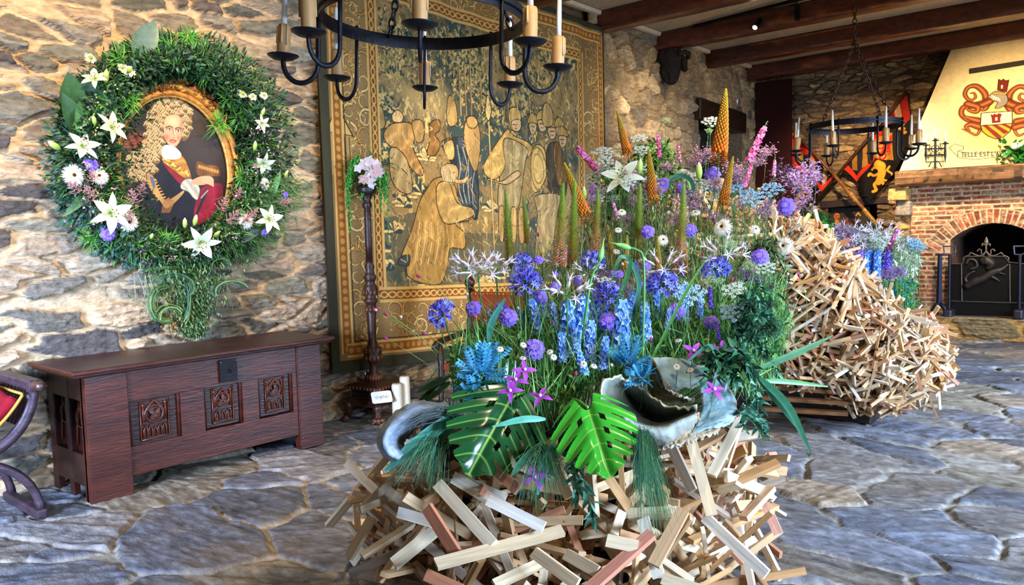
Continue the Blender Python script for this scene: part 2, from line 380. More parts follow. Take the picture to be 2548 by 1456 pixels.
# floor ------------------------------------------------------------
PALF=['#7e8189','#8f8c8a','#6c7079','#9a917f','#85807a','#787f8b','#a08e78','#666a70']
def floorgrid(x0,x1,y0,y1,nx,ny):
    U,Vv=np.meshgrid(rng(x0,x1,nx),rng(y0,y1,ny))
    s=40; wu=(fbm(U*.9,Vv*.9,s,3)-.5)*.55+(fbm(U*5,Vv*5,s+1,3)-.5)*.09; wv=(fbm(U*.9,Vv*.9,s+2,3)-.5)*.55+(fbm(U*5,Vv*5,s+3,3)-.5)*.09
    E,I,J,DX,DY=cells(U+wu+.2,Vv+wv+.1,.66,.44,s+4,.95,2.,.55)
    r1=hsh(I,J,71);r2=hsh(I,J,72);r3=hsh(I,J,73)
    st=sstep(.03,.09,E)
    # lamination runs in its own direction on every flag
    ang=r2*1.4-.7+.5; uu=U*np.cos(ang)+Vv*np.sin(ang); vv=-U*np.sin(ang)+Vv*np.cos(ang)
    lay=fbm(uu*2.2+r1*9,vv*14,s+20,5)-.5; big=fbm(U*1.7,Vv*1.7,s+22,4)-.5; fine=fbm(uu*14,vv*42,s+21,4)-.5
    step=np.abs(((lay*4+big*2)%1)-.5)
    h=.006*(fbm(U*26,Vv*40,s+31,3)-.5)+st*(.016*(r1-.3)+(r2-.5)*.012*DX+(r3-.5)*.012*DY)+st*(lay*.03+fine*.007)+(1-st)*(-.012+big*.01+(fbm(U*30,Vv*30,s+24,2)-.5)*.004)
    col=palette(PALF,r3)*(.72+.4*r1+1.0*lay+1.0*fine+.3*big)[...,None]
    warmth=sstep(-.05,.2,fbm(U*2.5+7,Vv*2.5,s+25,4)-.5)[...,None]; col=col*(1-warmth*.3)+np.array(lin('#93805f'))*warmth*.3
    mo=np.array(lin('#b9b0a0'))*(.75+.6*(fbm(U*9,Vv*9,s+26,3)-.5))[...,None]
    cm=sstep(.2,.7,st)[...,None]; C=(mo*(1-cm)+col*cm)*.74*(1+.5*(fbm(U*40,Vv*40,s+30,3)-.5))[...,None]
    return np.stack([U,Vv,h],-1),C
P,Cc=floorgrid(XW-.05,1.2,.6,5.2,620,440); f1=struct(gridmesh(P,Cc,'floor',M_FLOOR),'uneven grey and brown slate flagstone floor')
P,Cc=floorgrid(XW-.05,1.2,5.2,13.95,520,430); struct(gridmesh(P,Cc,'floor',M_FLOOR))
P,Cc=floorgrid(XW-.05,XR,YF,.6,120,60); struct(gridmesh(P,Cc,'floor',M_FLOOR)); P,Cc=floorgrid(1.2,XR,.6,13.95,20,90); struct(gridmesh(P,Cc,'floor',M_FLOOR))
# ceiling, beams, trims ------------------------------------------------
b=MB(); b.box(((XW+XR)/2,(YF+YB)/2,ZC+.11),(XR-XW+1.4,YB-YF+1.4,.2),lin('#b5a083')); struct(b.build('ceiling',M_MATT),'flat cream plaster ceiling between the beams')
def beam(y,seed,w=.25,hh=.25):
    n=70; U,T=np.meshgrid(rng(XW-.1,XR+.1,n*2),rng(0,2*pi,29))
    sx=np.sign(np.cos(T))*np.abs(np.cos(T))**.35*w/2; sz=np.sign(np.sin(T))*np.abs(np.sin(T))**.35*hh/2
    k=1+.07*(fbm(U*1.2,T*1.5,seed,3)-.5)
    wob=(fbm(U*.7,U*0,seed+3,2)-.5)*.05
    P=np.stack([U,y+sx*k+wob,ZC-hh/2+.005+sz*(1+.1*(fbm(U*2,T*.8,seed+1,3)-.5))-.0*U],-1)
    g=fbm(U*1.2,T*7,seed+5,5)-.5; spot=sstep(.62,.72,fbm(U*1.1,T*2.2,seed+8,4))[...,None]
    C=np.array(lin('#48200f'))*(1+1.3*g)[...,None]; C=C*(1-spot)+np.array(lin('#8a4a22'))*spot*(1+1.2*g)[...,None]
    o=gridmesh(P,C,'ceiling_beam',M_OAK); 
    b=MB(); b.v=[];  struct(o,'rough dark oak ceiling beam'); return o
for k,y in enumerate((13.32,11.78,10.2,8.68,7.15,5.6,4.05,2.5,.9)): beam(y,100+k*9)
b=MB(); 
for y in (12.55,10.98,9.45,7.92,6.38,4.83,3.3): b.box((XW+.10,y,ZC-.025),(.06,1.27,.05),lin('#d8c8a8'))
struct(b.build('trim_1',M_MATT),'pale moulding strip where wall meets ceiling')
# dark upright board in the far corner
b=MB(); b.box((XW+.37,13.55,2.09),(.62,.1,4.18),lin('#2b0d0a')); struct(b.build('corner_post',M_FELT,bevel=.02),'tall dark maroon upright in the far corner')
# ================================================================ LIGHTS
def spot(name,p,tgt,watt,col,deg,blend=.6,size=.06):
    d=bpy.data.lights.new(name,'SPOT'); d.energy=watt; d.color=col; d.spot_size=math.radians(deg); d.spot_blend=blend; d.shadow_soft_size=size
    o=bpy.data.objects.new(name,d); COL.objects.link(o); o.location=p
    o.rotation_mode='QUATERNION'; o.rotation_quaternion=(Vector(tgt)-Vector(p)).to_track_quat('-Z','Y'); return o
def area(name,p,tgt,watt,col,sx,sy,spread=180):
    d=bpy.data.lights.new(name,'AREA'); d.shape='RECTANGLE'; d.size=sx; d.size_y=sy; d.energy=watt; d.color=col; d.spread=math.radians(spread)
    o=bpy.data.objects.new(name,d); COL.objects.link(o); o.location=p
    o.rotation_mode='QUATERNION'; o.rotation_quaternion=(Vector(tgt)-Vector(p)).to_track_quat('-Z','Y'); return o
WARM=(1,.72,.42); WARM2=(1,.80,.56); COOL=(.49,.66,1.0)
area('window_light',(XR+1.2,2.7,2.7),(-3,2.9,.3),2600,COOL,2.8,1.6)
area('window_light',(XR+1.3,8.1,2.9),(-1.0,8.0,.1),3500,(.54,.71,1),3.2,1.7)
area('window_light',(-3.6,-1.8,1.3),(-5.75,2.4,.5),190,(.50,.65,1.0),1.6,1.2,70)  # added cool fill for the lower left; the front wall has no window
spot('track_spot',(-3.0,3.6,4.2),(-4.0,3.0,0),700,WARM,46,1)
spot('track_spot',(-2.7,1.4,4.2),(XW,2.2,3.0),850,(1,.72,.43),72,.9)
spot('track_spot',(-3.0,3.4,4.2),(XW,3.2,2.2),330,(1,.76,.5),45,.8)
spot('track_spot',(-3.2,4.6,4.1),(XW,6.2,1.6),620,(1,.78,.52),50,.9)
spot('track_spot',(-3.9,8.6,4.2),(XW,9.7,2.95),620,WARM2,48,1)
spot('track_spot',(-2.4,7.4,4.1),(XW,10.4,2.4),330,WARM,60,.9)
spot('track_spot',(-1.4,9.6,4.1),(-1.8,13.0,2.6),1150,WARM,55,.8)
spot('track_spot',(-2.6,9.6,4.1),(-4.2,13.9,2.0),1900,WARM,45,.9)
spot('track_spot',(-.9,4.2,4.2),(-2.9,5.6,1.7),800,WARM2,55,.9)
spot('track_spot',(-.6,2.0,4.2),(-2.4,3.5,.9),330,WARM2,58,.9)
spot('track_spot',(-.6,8.6,4.2),(-1.3,12.4,1.0),1500,WARM2,55,.8)
spot('ceiling_fill',(1.4,5.5,.3),(-1.5,8.5,4.4),330,WARM2,110,1)  # added out-of-frame spot that brightens the ceiling, no fixture behind it
wd=bpy.data.worlds.new('world'); SC.world=wd; wd.use_nodes=True; wd.node_tree.nodes['Background'].inputs[0].default_value=(.5,.65,1,1); wd.node_tree.nodes['Background'].inputs[1].default_value=.6
# ================================================================ TAPESTRY
XT=-5.70
def tp(x,y):   # photograph position -> tapestry drawing position (metres from its top-left corner)
    q=at(x,y,0,XT); return (q[1]-TY0,4.23-q[2])
TY0=4.14; TW=4.46; TH=4.02
T=Paint(840,760,TW,TH,'#8f7443')
X,Y=T.X,T.Y
n1=fbm(X*2.3,Y*2.6,201,4); n2=fbm(X*11,Y*9,203,4); n3=fbm(X*34,Y*26,205,3)
base=np.array(lin('#8d7245')); teal=np.array(lin('#39483f')); gold=np.array(lin('#c9a55c')); drk=np.array(lin('#4a3a22'))
a=sstep(.44,.60,n1*.6+n2*.4)[...,None]; T.C=T.C*0+base*(1-a)+teal*a
a=(sstep(.52,.66,n2)*sstep(.42,.62,n3))[...,None]; T.C=T.C*(1-a)+gold*a
a=(sstep(.6,.7,1-n2)*sstep(.5,.6,n3))[...,None]*.7; T.C=T.C*(1-a)+drk*a
R5=random.Random(5)
def z5(x,y): return tp(760+x/3.31,260+y/3.31)
def fold(ang,fr,amp,seed):
    c,s=math.cos(ang),math.sin(ang)
    return lambda X,Y: 1+amp*.9*(1-2*np.abs(np.sin(fr*.42*(X*c+Y*s)+9*fbm(X*3.3,Y*2.2,seed,3)))**.6)+amp*.8*(fbm(X*26*abs(c)+X*7,Y*26*abs(s)+Y*7,seed+1,4)-.5)*2
def shp(pts,col,ang=.2,fr=42,amp=.28,seed=1,edge='#3a2a16',ew=.012):
    T.poly(spline([z5(*p) for p in pts],5,True),col,1,edge,ew,shade=fold(ang,fr,amp,seed))
def leafy(cx,cy,r,n,cols,seed):
    q=random.Random(seed)
    for k in range(n):
        a=q.uniform(0,2*pi); d=r*math.sqrt(q.random()); T.ell(cx+d*math.cos(a),cy+d*math.sin(a)*.8,q.uniform(.018,.045),q.uniform(.008,.016),q.choice(cols),.9,q.uniform(0,pi))
# sky-lit distance and trees
cx,cy=z5(1000,60); T.ell(cx,cy,.55,.3,'#b89a5e',.6,0,.8)
for (zx,zy,r,n,se) in ((1300,-330,.33,380,1),(1350,-100,.3,300,2),(560,-420,.42,380,3),(900,-300,.4,320,4),(1900,-350,.5,420,5),(1750,0,.25,150,6),(640,180,.22,110,7),(1500,130,.22,130,8)):
    cx,cy=z5(zx,zy); leafy(cx,cy,r,n,['#34443c','#c4a260','#6f6a3c','#27352f','#a98b4c'],se)
for x0 in (1250,1290,1330,1600,1640): T.line([z5(x0,-250),z5(x0+15,170)],.025,'#6a5230'); T.line([z5(x0+4,-250),z5(x0+19,170)],.008,'#c2a060')
# ground with leafy plants
T.poly([z5(x,y) for x,y in ((500,1110),(900,1000),(1300,1150),(2150,1100),(2150,1600),(500,1600))],'#4a4e3c',.75)
for (zx,zy) in ((600,1350),(700,1180),(640,1500),(520,1620),(860,1520),(980,1610),(1060,1560),(800,880),(780,960),(930,850),(1500,950),(1460,1560),(1620,1500),(1850,1400),(1350,1000),(980,560)):
    cx,cy=z5(zx,zy)
    for k in range(9):
        a=-pi*k/8; L=R5.uniform(.08,.15); T.curve([(cx,cy),(cx+math.cos(a)*L*.6,cy+math.sin(a)*L*.8),(cx+math.cos(a)*L,cy+math.sin(a)*L*.6)],.026,'#d2b06c' if R5.random()<.75 else '#2e4247',edge='#3a3620',ew=1.4,n=4)
# figures
shp([(650,330),(720,270),(850,270),(880,380),(870,480),(950,640),(930,700),(850,640),(760,500),(690,470),(640,400)],'#b08448',1.0,40,.35,3)
shp([(690,480),(760,500),(830,620),(860,830),(770,850),(700,760),(680,600)],'#a58a58',.1,50,.3,4)
shp([(700,200),(740,160),(780,200),(770,260),(710,260)],'#d0a868',.3,20,.1,5)
shp([(860,250),(930,230),(960,290),(950,400),(900,420),(870,340)],'#a9854c',.4,40,.3,6)
shp([(1000,260),(1070,220),(1080,300),(1040,350),(1080,420),(1040,520),(980,510),(1000,400)],'#8a6232',.6,40,.35,7)
shp([(1090,420),(1160,370),(1290,350),(1330,430),(1400,640),(1410,900),(1390,1030),(1330,1000),(1250,930),(1240,640),(1180,560)],'#39474c',.15,46,.5,8)
for k in range(4): T.curve([z5(1240+k*38,420+k*14),z5(1262+k*30+k%2*20,600),z5(1250+k*34,760),z5(1280+k*26,900)],.014,'#a89a78',.7)
shp([(1120,420),(1200,380),(1220,500),(1190,550),(1130,500)],'#c9a45e',.5,50,.25,9)
shp([(1300,220),(1380,200),(1420,300),(1420,470),(1390,620),(1350,600),(1290,400)],'#b58e52',.3,40,.25,10)
shp([(1310,190),(1360,170),(1400,220),(1370,270),(1320,260)],'#c59b58',.2,30,.2,11)
# kneeling elder in wide gold robe
shp([(980,800),(1030,720),(1120,700),(1220,760),(1260,930),(1350,980),(1330,1040),(1230,1080),(1290,1150),(1290,1280),(1180,1290),(1150,1456),(1060,1600),(830,1560),(800,1440),(760,1390),(860,1130),(920,920)],'#ad8443',.35,34,.3,12)
shp([(1060,760),(1170,740),(1240,900),(1350,940),(1360,1000),(1200,1080),(1100,1060),(1050,920)],'#c09a56',.9,44,.3,13)
shp([(1080,640),(1150,580),(1230,590),(1250,660),(1220,730),(1120,720)],'#c39c62',.5,60,.25,14)
T.curve([z5(1230,720),z5(1280,720),z5(1310,690)],.035,'#c39c62',edge='#3a2a16',ew=1.3)
for k in range(12): T.curve([z5(900+k*22,1080),z5(880+k*26,1250),z5(850+k*26,1430)],.007,'#e0be7c' if k%2 else '#5d431f',.8)
shp([(760,1390),(830,1370),(820,1456),(740,1450)],'#3c4a48',.3,30,.3,15)
# elder's hair, beard and face
for k in range(26): T.curve([z5(1100+k*3,600+k%5*6),z5(1085+k*5,650+k%7*9),z5(1110+k*4,720+k%4*8)],.008,'#e8cc94' if k%2 else '#6b4e28',.8)
T.line([z5(1205,650),z5(1225,648)],.012,'#3a2814'); T.line([z5(1228,690),z5(1245,692)],.009,'#5a3a1c')
# commander
shp([(1560,360),(1650,260),(1700,300),(1840,380),(1830,460),(1740,520),(1640,470),(1610,600),(1520,690),(1450,590)],'#c59c55',.9,44,.3,16)
shp([(1600,360),(1700,340),(1810,420),(1790,520),(1770,690),(1740,900),(1690,940),(1560,930),(1570,680),(1620,560)],'#a7905f',.1,60,.35,17)
shp([(1660,160),(1680,80),(1740,80),(1760,160),(1740,260),(1690,260)],'#cba254',.2,50,.3,18)
shp([(1690,190),(1750,170),(1760,230),(1740,270),(1700,260)],'#c79e6c',.2,20,.1,19)
T.line([z5(1700,215),z5(1716,214)],.012,'#3a2814'); T.line([z5(1728,214),z5(1742,213)],.012,'#3a2814'); T.line([z5(1712,248),z5(1732,247)],.009,'#6a3a20'); T.curve([z5(1722,214),z5(1724,236)],.007,'#7a5630')
shp([(1560,700),(1620,680),(1730,600),(1750,640),(1640,720),(1500,700),(1480,680)],'#c4a06a',1.2,30,.15,20)
for x0 in (1560,1620,1680,1740): shp([(x0,930),(x0+45,930),(x0+40,1180),(x0+5,1180)],'#bb9455',.1,30,.3,21)
shp([(1850,420),(1900,370),(1950,420),(1960,620),(1900,760),(1850,740),(1835,560)],'#cfaa5f',.1,30,.15,22)
cx,cy=z5(1900,570)
for r in (.8,.55): T.ell(cx,cy,.19*r,.34*r,'#7a5a2c',.8,-.05,.06,.12)
shp([(1960,420),(2020,340),(2090,420),(2140,680),(2080,930),(2000,950),(1970,700)],'#4d4433',.1,44,.4,23)
shp([(2020,360),(2080,370),(2140,640),(2070,700),(2020,560)],'#7d5a32',.3,40,.3,24)
shp([(1880,800),(2080,780),(2050,930),(2000,1200),(1950,1330),(1880,1300),(1900,960)],'#a88d5b',.1,50,.35,25)
for (x0,y0) in ((1850,160),(1930,130),(2000,190),(2070,180),(2100,250)):
    shp([(x0-40,y0+40),(x0-35,y0-20),(x0,y0-50),(x0+40,y0-10),(x0+42,y0+40)],'#b9924c',.2,50,.3,x0)
    shp([(x0-30,y0+40),(x0+35,y0+40),(x0+30,y0+110),(x0-10,y0+130)],'#c29c69',.2,20,.1,x0+1)
    T.line([z5(x0-15,y0+65),z5(x0+20,y0+63)],.012,'#3a2a16'); T.line([z5(x0-5,y0+98),z5(x0+14,y0+97)],.009,'#5a3a1c')
for (x0,y0,y1) in ((1485,0,1250),(1815,-80,350),(560,700,1240),(1960,-160,200),(1700,-250,120)): T.line([z5(x0,y0),z5(x0+40,y1)],.024,'#3a2a16'); T.line([z5(x0,y0),z5(x0+40,y1)],.014,'#d0a860')
shp([(1465,120),(1485,-20),(1510,110),(1490,200)],'#d5b068',.1,30,.2,26)
for (x0,y0,s) in ((540,300,1),(600,170,.7),(1180,60,.9),(1960,60,.7)):
    shp([(x0-30*s,y0),(x0,y0-60*s),(x0+50*s,y0),(x0+70*s,y0+180*s),(x0,y0+230*s),(x0-40*s,y0+150*s)],'#b08c50',.4,50,.35,int(x0))
hq=random.Random(77)
for k in range(1700):       # woven hatching and highlights over the whole scene
    cx,cy=hq.uniform(.7,TW-.55),hq.uniform(.5,TH-.8); a=hq.gauss(1.4,.5); L=hq.uniform(.03,.11); bnd=hq.uniform(-.03,.03)
    T.curve([(cx,cy),(cx+math.cos(a)*L*.5+bnd,cy+math.sin(a)*L*.5),(cx+math.cos(a)*L,cy+math.sin(a)*L)],hq.uniform(.005,.012),hq.choice(['#d9b878','#4a3a22','#c49a58','#2f3f40','#6f5328','#8f6f3c']),.5,n=3)
# borders ----------------------------------------------------------
BR=np.array(lin('#8c6f3f'))
def band(x0,y0,x1,y1,col,al=1): T.poly([(x0,y0),(x1,y0),(x1,y1),(x0,y1)],col,al)
LBX=.68; BBY=TH-.78; TBY=.50; RBX=TW-.54
for (x0,y0,x1,y1) in ((0,0,LBX,TH),(RBX,0,TW,TH),(0,BBY,TW,TH),(0,0,TW,TBY)):
    T.poly([(x0,y0),(x1,y0),(x1,y1),(x0,y1)],'#84683f',1,shade=lambda X,Y:.85+.35*fbm(X*3,Y*3,77,3))
def scroll(cx,cy,s,q):
    col=q.choice(['#c79a52','#bb8c48','#d1ab66','#a97b3f']); st=q.choice((-1,1)); a0=q.uniform(0,2*pi)
    P=[(cx+s*(1-.75*t/10)*math.cos(a0+st*t*.55),cy+s*(1-.75*t/10)*math.sin(a0+st*t*.55)) for t in range(11)]
    T.curve(P,s*.24,col,edge='#3d2c18',ew=1.55,n=3,taper=True)
    for k in range(3):
        b=a0+q.uniform(-1,1); T.ell(cx+s*1.15*math.cos(b+k*2),cy+s*1.15*math.sin(b+k*2),s*.32,s*.14,'#3d2c18',.8,b); T.ell(cx+s*1.15*math.cos(b+k*2),cy+s*1.15*math.sin(b+k*2),s*.27,s*.11,col,1,b)
q=random.Random(3)
def run(x0,y0,x1,y1,n,sp,s0=.085):
    for k in range(n):
        t=(k+.5)/n; 
        for e in (-1,1): 
            dx,dy=(sp*e,0) if abs(y1-y0)>abs(x1-x0) else (0,sp*e)
            scroll(x0+(x1-x0)*t+dx+q.uniform(-.03,.03),y0+(y1-y0)*t+dy+q.uniform(-.03,.03),s0*q.uniform(.7,1.15),q)
            if q.random()<.8: scroll(x0+(x1-x0)*t+q.uniform(-.05,.05),y0+(y1-y0)*t+q.uniform(-.05,.05),s0*.6,q)
run(.41,.1,.41,TH-.3,22,.075,.10); run(RBX+.25,.1,RBX+.25,TH-.3,22,.06,.09); run(.7,TH-.45,RBX,TH-.45,20,.12,.11); run(.7,.30,RBX,.30,20,.06,.09)
# little pavilion in the left border
cx,cy=z5(265,350); T.poly([(cx-.16,cy+.05),(cx-.02,cy-.22),(cx+.14,cy+.05)],'#c9a05a',1,'#3d2c18',.014); band(cx-.14,cy+.05,cx+.12,cy+.42,'#a3814a'); 
for k in range(5): T.line([(cx-.12+k*.055,cy+.07),(cx-.12+k*.055,cy+.4)],.012,'#5c4426')
def chain(x0,y0,x1,y1,w=.12):
    L=math.hypot(x1-x0,y1-y0); n=int(L/.085); vert=abs(y1-y0)>abs(x1-x0)
    hx,hy=(w/2,0) if vert else (0,w/2)
    T.poly([(x0-hx,y0-hy),(x1-hx,y1-hy),(x1+hx,y1+hy),(x0+hx,y0+hy)],'#7c4a22')
    for k in range(n):
        t=(k+.5)/n; T.ell(x0+(x1-x0)*t,y0+(y1-y0)*t,.036 if vert else .05,.05 if vert else .036,'#c9a057',1,0,.2,.34)
    for e in (-1,1): T.line([(x0+hx*e,y0+hy*e),(x1+hx*e,y1+hy*e)],.03,'#c59c55')
def bead(x0,y0,x1,y1,w=.11):
    L=math.hypot(x1-x0,y1-y0); n=int(L/.075); vert=abs(y1-y0)>abs(x1-x0); hx,hy=(w/2,0) if vert else (0,w/2)
    T.poly([(x0-hx,y0-hy),(x1-hx,y1-hy),(x1+hx,y1+hy),(x0+hx,y0+hy)],'#8f5724')
    for k in range(n):
        t=(k+.5)/n; T.ell(x0+(x1-x0)*t,y0+(y1-y0)*t,.03,.03,'#b98a45',1,0,.3); 
    for e in (-1,1): T.line([(x0+hx*e,y0+hy*e),(x1+hx*e,y1+hy*e)],.022,'#caa25c')
chain(LBX-.06,TBY-.1,LBX-.06,BBY+.1); chain(RBX,TBY-.1,RBX,BBY+.1); chain(LBX-.06,BBY+.08,RBX,BBY+.08); chain(LBX-.06,TBY-.06,RBX,TBY-.06)
bead(.19,.12,.19,TH-.18); bead(TW-.12,.12,TW-.12,TH-.18); bead(.19,TH-.2,TW-.12,TH-.2); bead(.19,.15,TW-.12,.15)
T.line([(.27,.2),(.27,TH-.27)],.012,'#3d2c18'); T.line([(.27,TH-.28),(RBX,TH-.28)],.012,'#3d2c18')
for (x0,y0,x1,y1) in ((0,0,.10,TH),(TW-.05,0,TW,TH),(0,TH-.11,TW,TH),(0,0,TW,.06)): band(x0,y0,x1,y1,'#3b3a2b')
# vertical ribbing of the weave, faded wear
T.C*= (1+.10*np.sin(X*700)+.18*(fbm(X*60,Y*8,91,3)-.5)+.25*(fbm(X*1.2,Y*1.2,93,3)-.5))[...,None]
tl=at(763,0,0,XT)
uu=T.X/TW; vv=T.Y/TH
Z=4.20-T.Y*(1.0)+ (0.0)*uu; 
ztop=4.36-.14*uu; zbot=.42-.19*uu; Z=ztop+(zbot-ztop)*vv
Yw=TY0+T.X+.0*vv+.02*vv
depthw=.03*np.sin(uu*26+2*fbm(uu*3,vv*2,5,2))*(.25+.75*vv)*.5+.012*np.sin(uu*60+3*vv)
tap=thing('tapestry','huge faded gold and teal tapestry of robed figures and soldiers, hung on stone wall','tapestry',(XT,TY0+TW/2,.3))
gridmesh(np.stack([XT+.03+depthw,Yw,Z],-1)[::-1],T.C[::-1],'woven_field',M_WEAVE,tap)
b=MB(); b.tube([(XT,TY0-.02,4.36),(XT,TY0+TW+.03,4.22)],.022,lin('#20130c'),8); b.build('hanging_rod',M_OAK,tap)
b=MB(); b.box((XT-.02,TY0+TW/2,2.3),(.03,TW-.1,3.7),lin('#3a2d1c')); b.build('lining',M_FELT,tap)
# ================================================================ PORTRAIT
XP=-5.60
def z6(x,y):
    q=at(300+x/2.19,200+y/2.19,0,XP); return (q[1]-PY0,PZ1-q[2])
PY0,PZ1,PW,PH=2.38,2.70,.86,1.10
P=Paint(430,540,PW,PH,'#1d140f'); X,Y=P.X,P.Y
P.C=P.C*(.7+.9*fbm(X*3,Y*3,11,4))[...,None]
cx,cy=z6(450,250); P.ell(cx,cy,.42,.6,'#3b3128',.8,0,.95)
cx,cy=z6(60,330); P.ell(cx,cy,.2,.1,'#5f2517',.9,0,.6); 
for k in range(5): P.curve([z6(20,300+k*16),z6(70,290+k*18),z6(120,300+k*14)],.012,'#7c3a20',.5)
cx,cy=z6(70,230); q=random.Random(8)
for k in range(90): P.ell(cx+q.gauss(0,.07),cy+q.gauss(0,.05),.014,.006,q.choice(['#2a1710','#3a2016','#120b08']),.8,q.uniform(0,3))
# coat, red lining cloth
def pp(pts,c,sh=None,edge=None): P.poly(spline([z6(*p) for p in pts],6,True),c,1,edge,.006,shade=sh)
pf=lambda ang,fr,amp,seed: fold(ang,fr,amp,seed)
pp([(140,460),(220,430),(330,460),(400,560),(470,700),(430,800),(250,790),(150,720),(110,600)],'#15151d',pf(.6,50,.3,1))
pp([(230,450),(260,440),(350,510),(400,560),(390,590),(320,560)],'#7e1820',pf(.8,60,.2,2))
pp([(430,600),(540,560),(556,620),(540,700),(450,780),(400,760)],'#7d1527',pf(.9,45,.35,3))
pp([(222,430),(270,410),(340,415),(385,520),(370,545),(300,500)],'#a9732c',pf(1.1,90,.45,4),'#4a2c10')
q=random.Random(2)
for k in range(70):
    t=q.random();s_=q.random(); cx,cy=z6(235+t*140,430+t*80+s_*25-10); P.ell(cx,cy,.009,.006,q.choice(['#d9a548','#7a4c1c']),.9,q.uniform(0,3))
# long curled wig
wig=[(195,110),(240,88),(290,92),(310,105),(350,110),(380,160),(388,230),(375,300),(345,330),(330,300),(336,230),(320,200),(240,215),(232,320),(228,400),(200,450),(150,520),(90,540),(60,500),(70,420),(120,350),(140,280),(150,190)]
pp(wig,'#7c6541',pf(.4,60,.2,6))
pp([(60,420),(150,380),(200,450),(150,520),(100,560),(40,520)],'#6b5637',pf(.2,60,.25,7))
import colorsys
wp=np.array([z6(*p) for p in wig]); q=random.Random(21)
def inpoly(x,y,pg):
    r=False;j=len(pg)-1
    for i in range(len(pg)):
        if (pg[i][1]>y)!=(pg[j][1]>y) and x<(pg[j][0]-pg[i][0])*(y-pg[i][1])/(pg[j][1]-pg[i][1])+pg[i][0]: r=not r
        j=i
    return r
row=0; yy=85
while yy<560:
    xx=40+(row%2)*14
    while xx<400:
        ax_,ay_=xx+q.uniform(-8,8),yy+q.uniform(-7,7)
        if inpoly(*z6(ax_,ay_),wp) or (ax_<190 and 390<ay_<550 and ax_>45):
            cx,cy=z6(ax_,ay_); r=q.uniform(.026,.040)
            P.ell(cx,cy,r*1.05,r*.9,'#3f2f1b',.9,0,.4); P.ell(cx+.003,cy-.004,r*.85,r*.7,'#84693e',1,0,.6); P.ell(cx-.003,cy-.008,r*.5,r*.34,'#b0956a',.9,.3,.9); P.ell(cx+.006,cy+.004,r*.3,r*.26,'#5b4527',.85,0,.6)
            P.curve([(cx-r*.8,cy+r*.2),(cx-r*.2,cy-r*.7),(cx+r*.7,cy-r*.1)],.005,'#d8c08a',.7,4)
        xx+=29
    yy+=20; row+=1
# face
pp([(236,250),(245,205),(275,188),(315,192),(336,225),(335,290),(318,340),(290,365),(262,350),(240,310)],'#c98f6a')
cx,cy=z6(285,225); P.ell(cx,cy,.075,.06,'#dba982',.9,0,.9)
cx,cy=z6(250,310); P.ell(cx,cy,.036,.04,'#b8503a',.75,0,.95); cx,cy=z6(318,315); P.ell(cx,cy,.024,.035,'#b4523c',.7,0,.95)
cx,cy=z6(330,260); P.ell(cx,cy,.018,.09,'#8c5236',.7,0,.95); cx,cy=z6(286,362); P.ell(cx,cy,.05,.018,'#8a5136',.6,0,.9)
for (ex,ey) in ((266,268),(314,276)):
    cx,cy=z6(ex,ey-13); P.curve([z6(ex-20,ey-10),z6(ex,ey-18),z6(ex+18,ey-11)],.009,'#5a3520',.85)
    cx,cy=z6(ex,ey); P.ell(cx,cy,.022,.012,'#8a5038',.8,0,.6); P.ell(cx,cy,.018,.0085,'#e9dccb',1,0,.3); P.ell(cx+.001,cy,.008,.0085,'#2c1c14',1,0,.3)
    P.curve([z6(ex-15,ey-1),z6(ex,ey-8),z6(ex+15,ey)],.005,'#3a2014',.95)
P.curve([z6(286,262),z6(290,290),z6(298,306),z6(288,314)],.008,'#a0603f',.85); P.curve([z6(292,262),z6(296,296)],.007,'#ecc6a2',.8); cx,cy=z6(296,306); P.ell(cx,cy,.014,.009,'#d9987a',.9,0,.8)
P.curve([z6(268,330),z6(282,324),z6(291,327),z6(303,330)],.010,'#a5382c'); P.curve([z6(272,334),z6(288,339),z6(302,333)],.011,'#c55a48',.95)
cx,cy=z6(284,352); P.ell(cx,cy,.02,.012,'#d8a182',.7,0,.9)
# cravat, sleeve, hand
pp([(232,360),(262,352),(298,365),(330,400),(322,425),(280,432),(236,425),(224,400)],'#d6cbb4',pf(.7,120,.25,9))
pp([(330,560),(360,535),(400,545),(432,590),(420,650),(395,640),(370,610),(330,590)],'#b9b4a2',pf(2.4,130,.35,10),'#3a3a34')
pp([(385,550),(430,525),(480,520),(505,535),(500,555),(450,570),(400,568)],'#c48b62')
for k in range(4): P.curve([z6(450,530+k*9),z6(480,532+k*10),z6(505,545+k*10)],.012,'#cf9870',.95); P.curve([z6(450,535+k*9),z6(480,538+k*10),z6(505,550+k*10)],.004,'#7a482c',.8)
# crown on cushion
pp([(412,450),(430,442),(470,460),(530,470),(540,520),(480,520),(420,515)],'#6b451d',pf(0,70,.4,12))
for k in range(8): cx,cy=z6(430+k*14,470+k*4); P.ell(cx,cy,.014,.02,'#b98839',.7,.2,.6)
# armoured arm and hilt
pp([(140,520),(150,500),(178,520),(205,590),(245,650),(280,640),(340,600),(345,615),(300,665),(250,700),(215,660),(160,590)],'#a58354',pf(.5,40,.25,13),'#2a1c10')
for k in range(7): P.curve([z6(138+k*10,545+k*18),z6(165+k*10,550+k*15),z6(190+k*9,540+k*16)],.008,'#c98d3a',.95)
for k in range(6): P.curve([z6(225+k*8,720),z6(240+k*10,660),z6(265,640+k*3)],.007,'#8a5a28',.9)
pp([(160,530),(175,530),(190,570),(180,590)],'#4a5a6e')
P.line([z6(470,600),z6(410,740)],.02,'#1a1a22'); P.line([z6(440,640),z6(475,600)],.01,'#8e8a84')
por=thing('portrait_painting','dark oval oil portrait of a gentleman in a long curled wig, inside the wreath','painting',(XP,2.81,1.5))
Uc=(X-PW/2)/(PW/2-.01); Vc=(Y-PH/2)/(PH/2-.01); msk=(Uc**2+Vc**2)<1.06
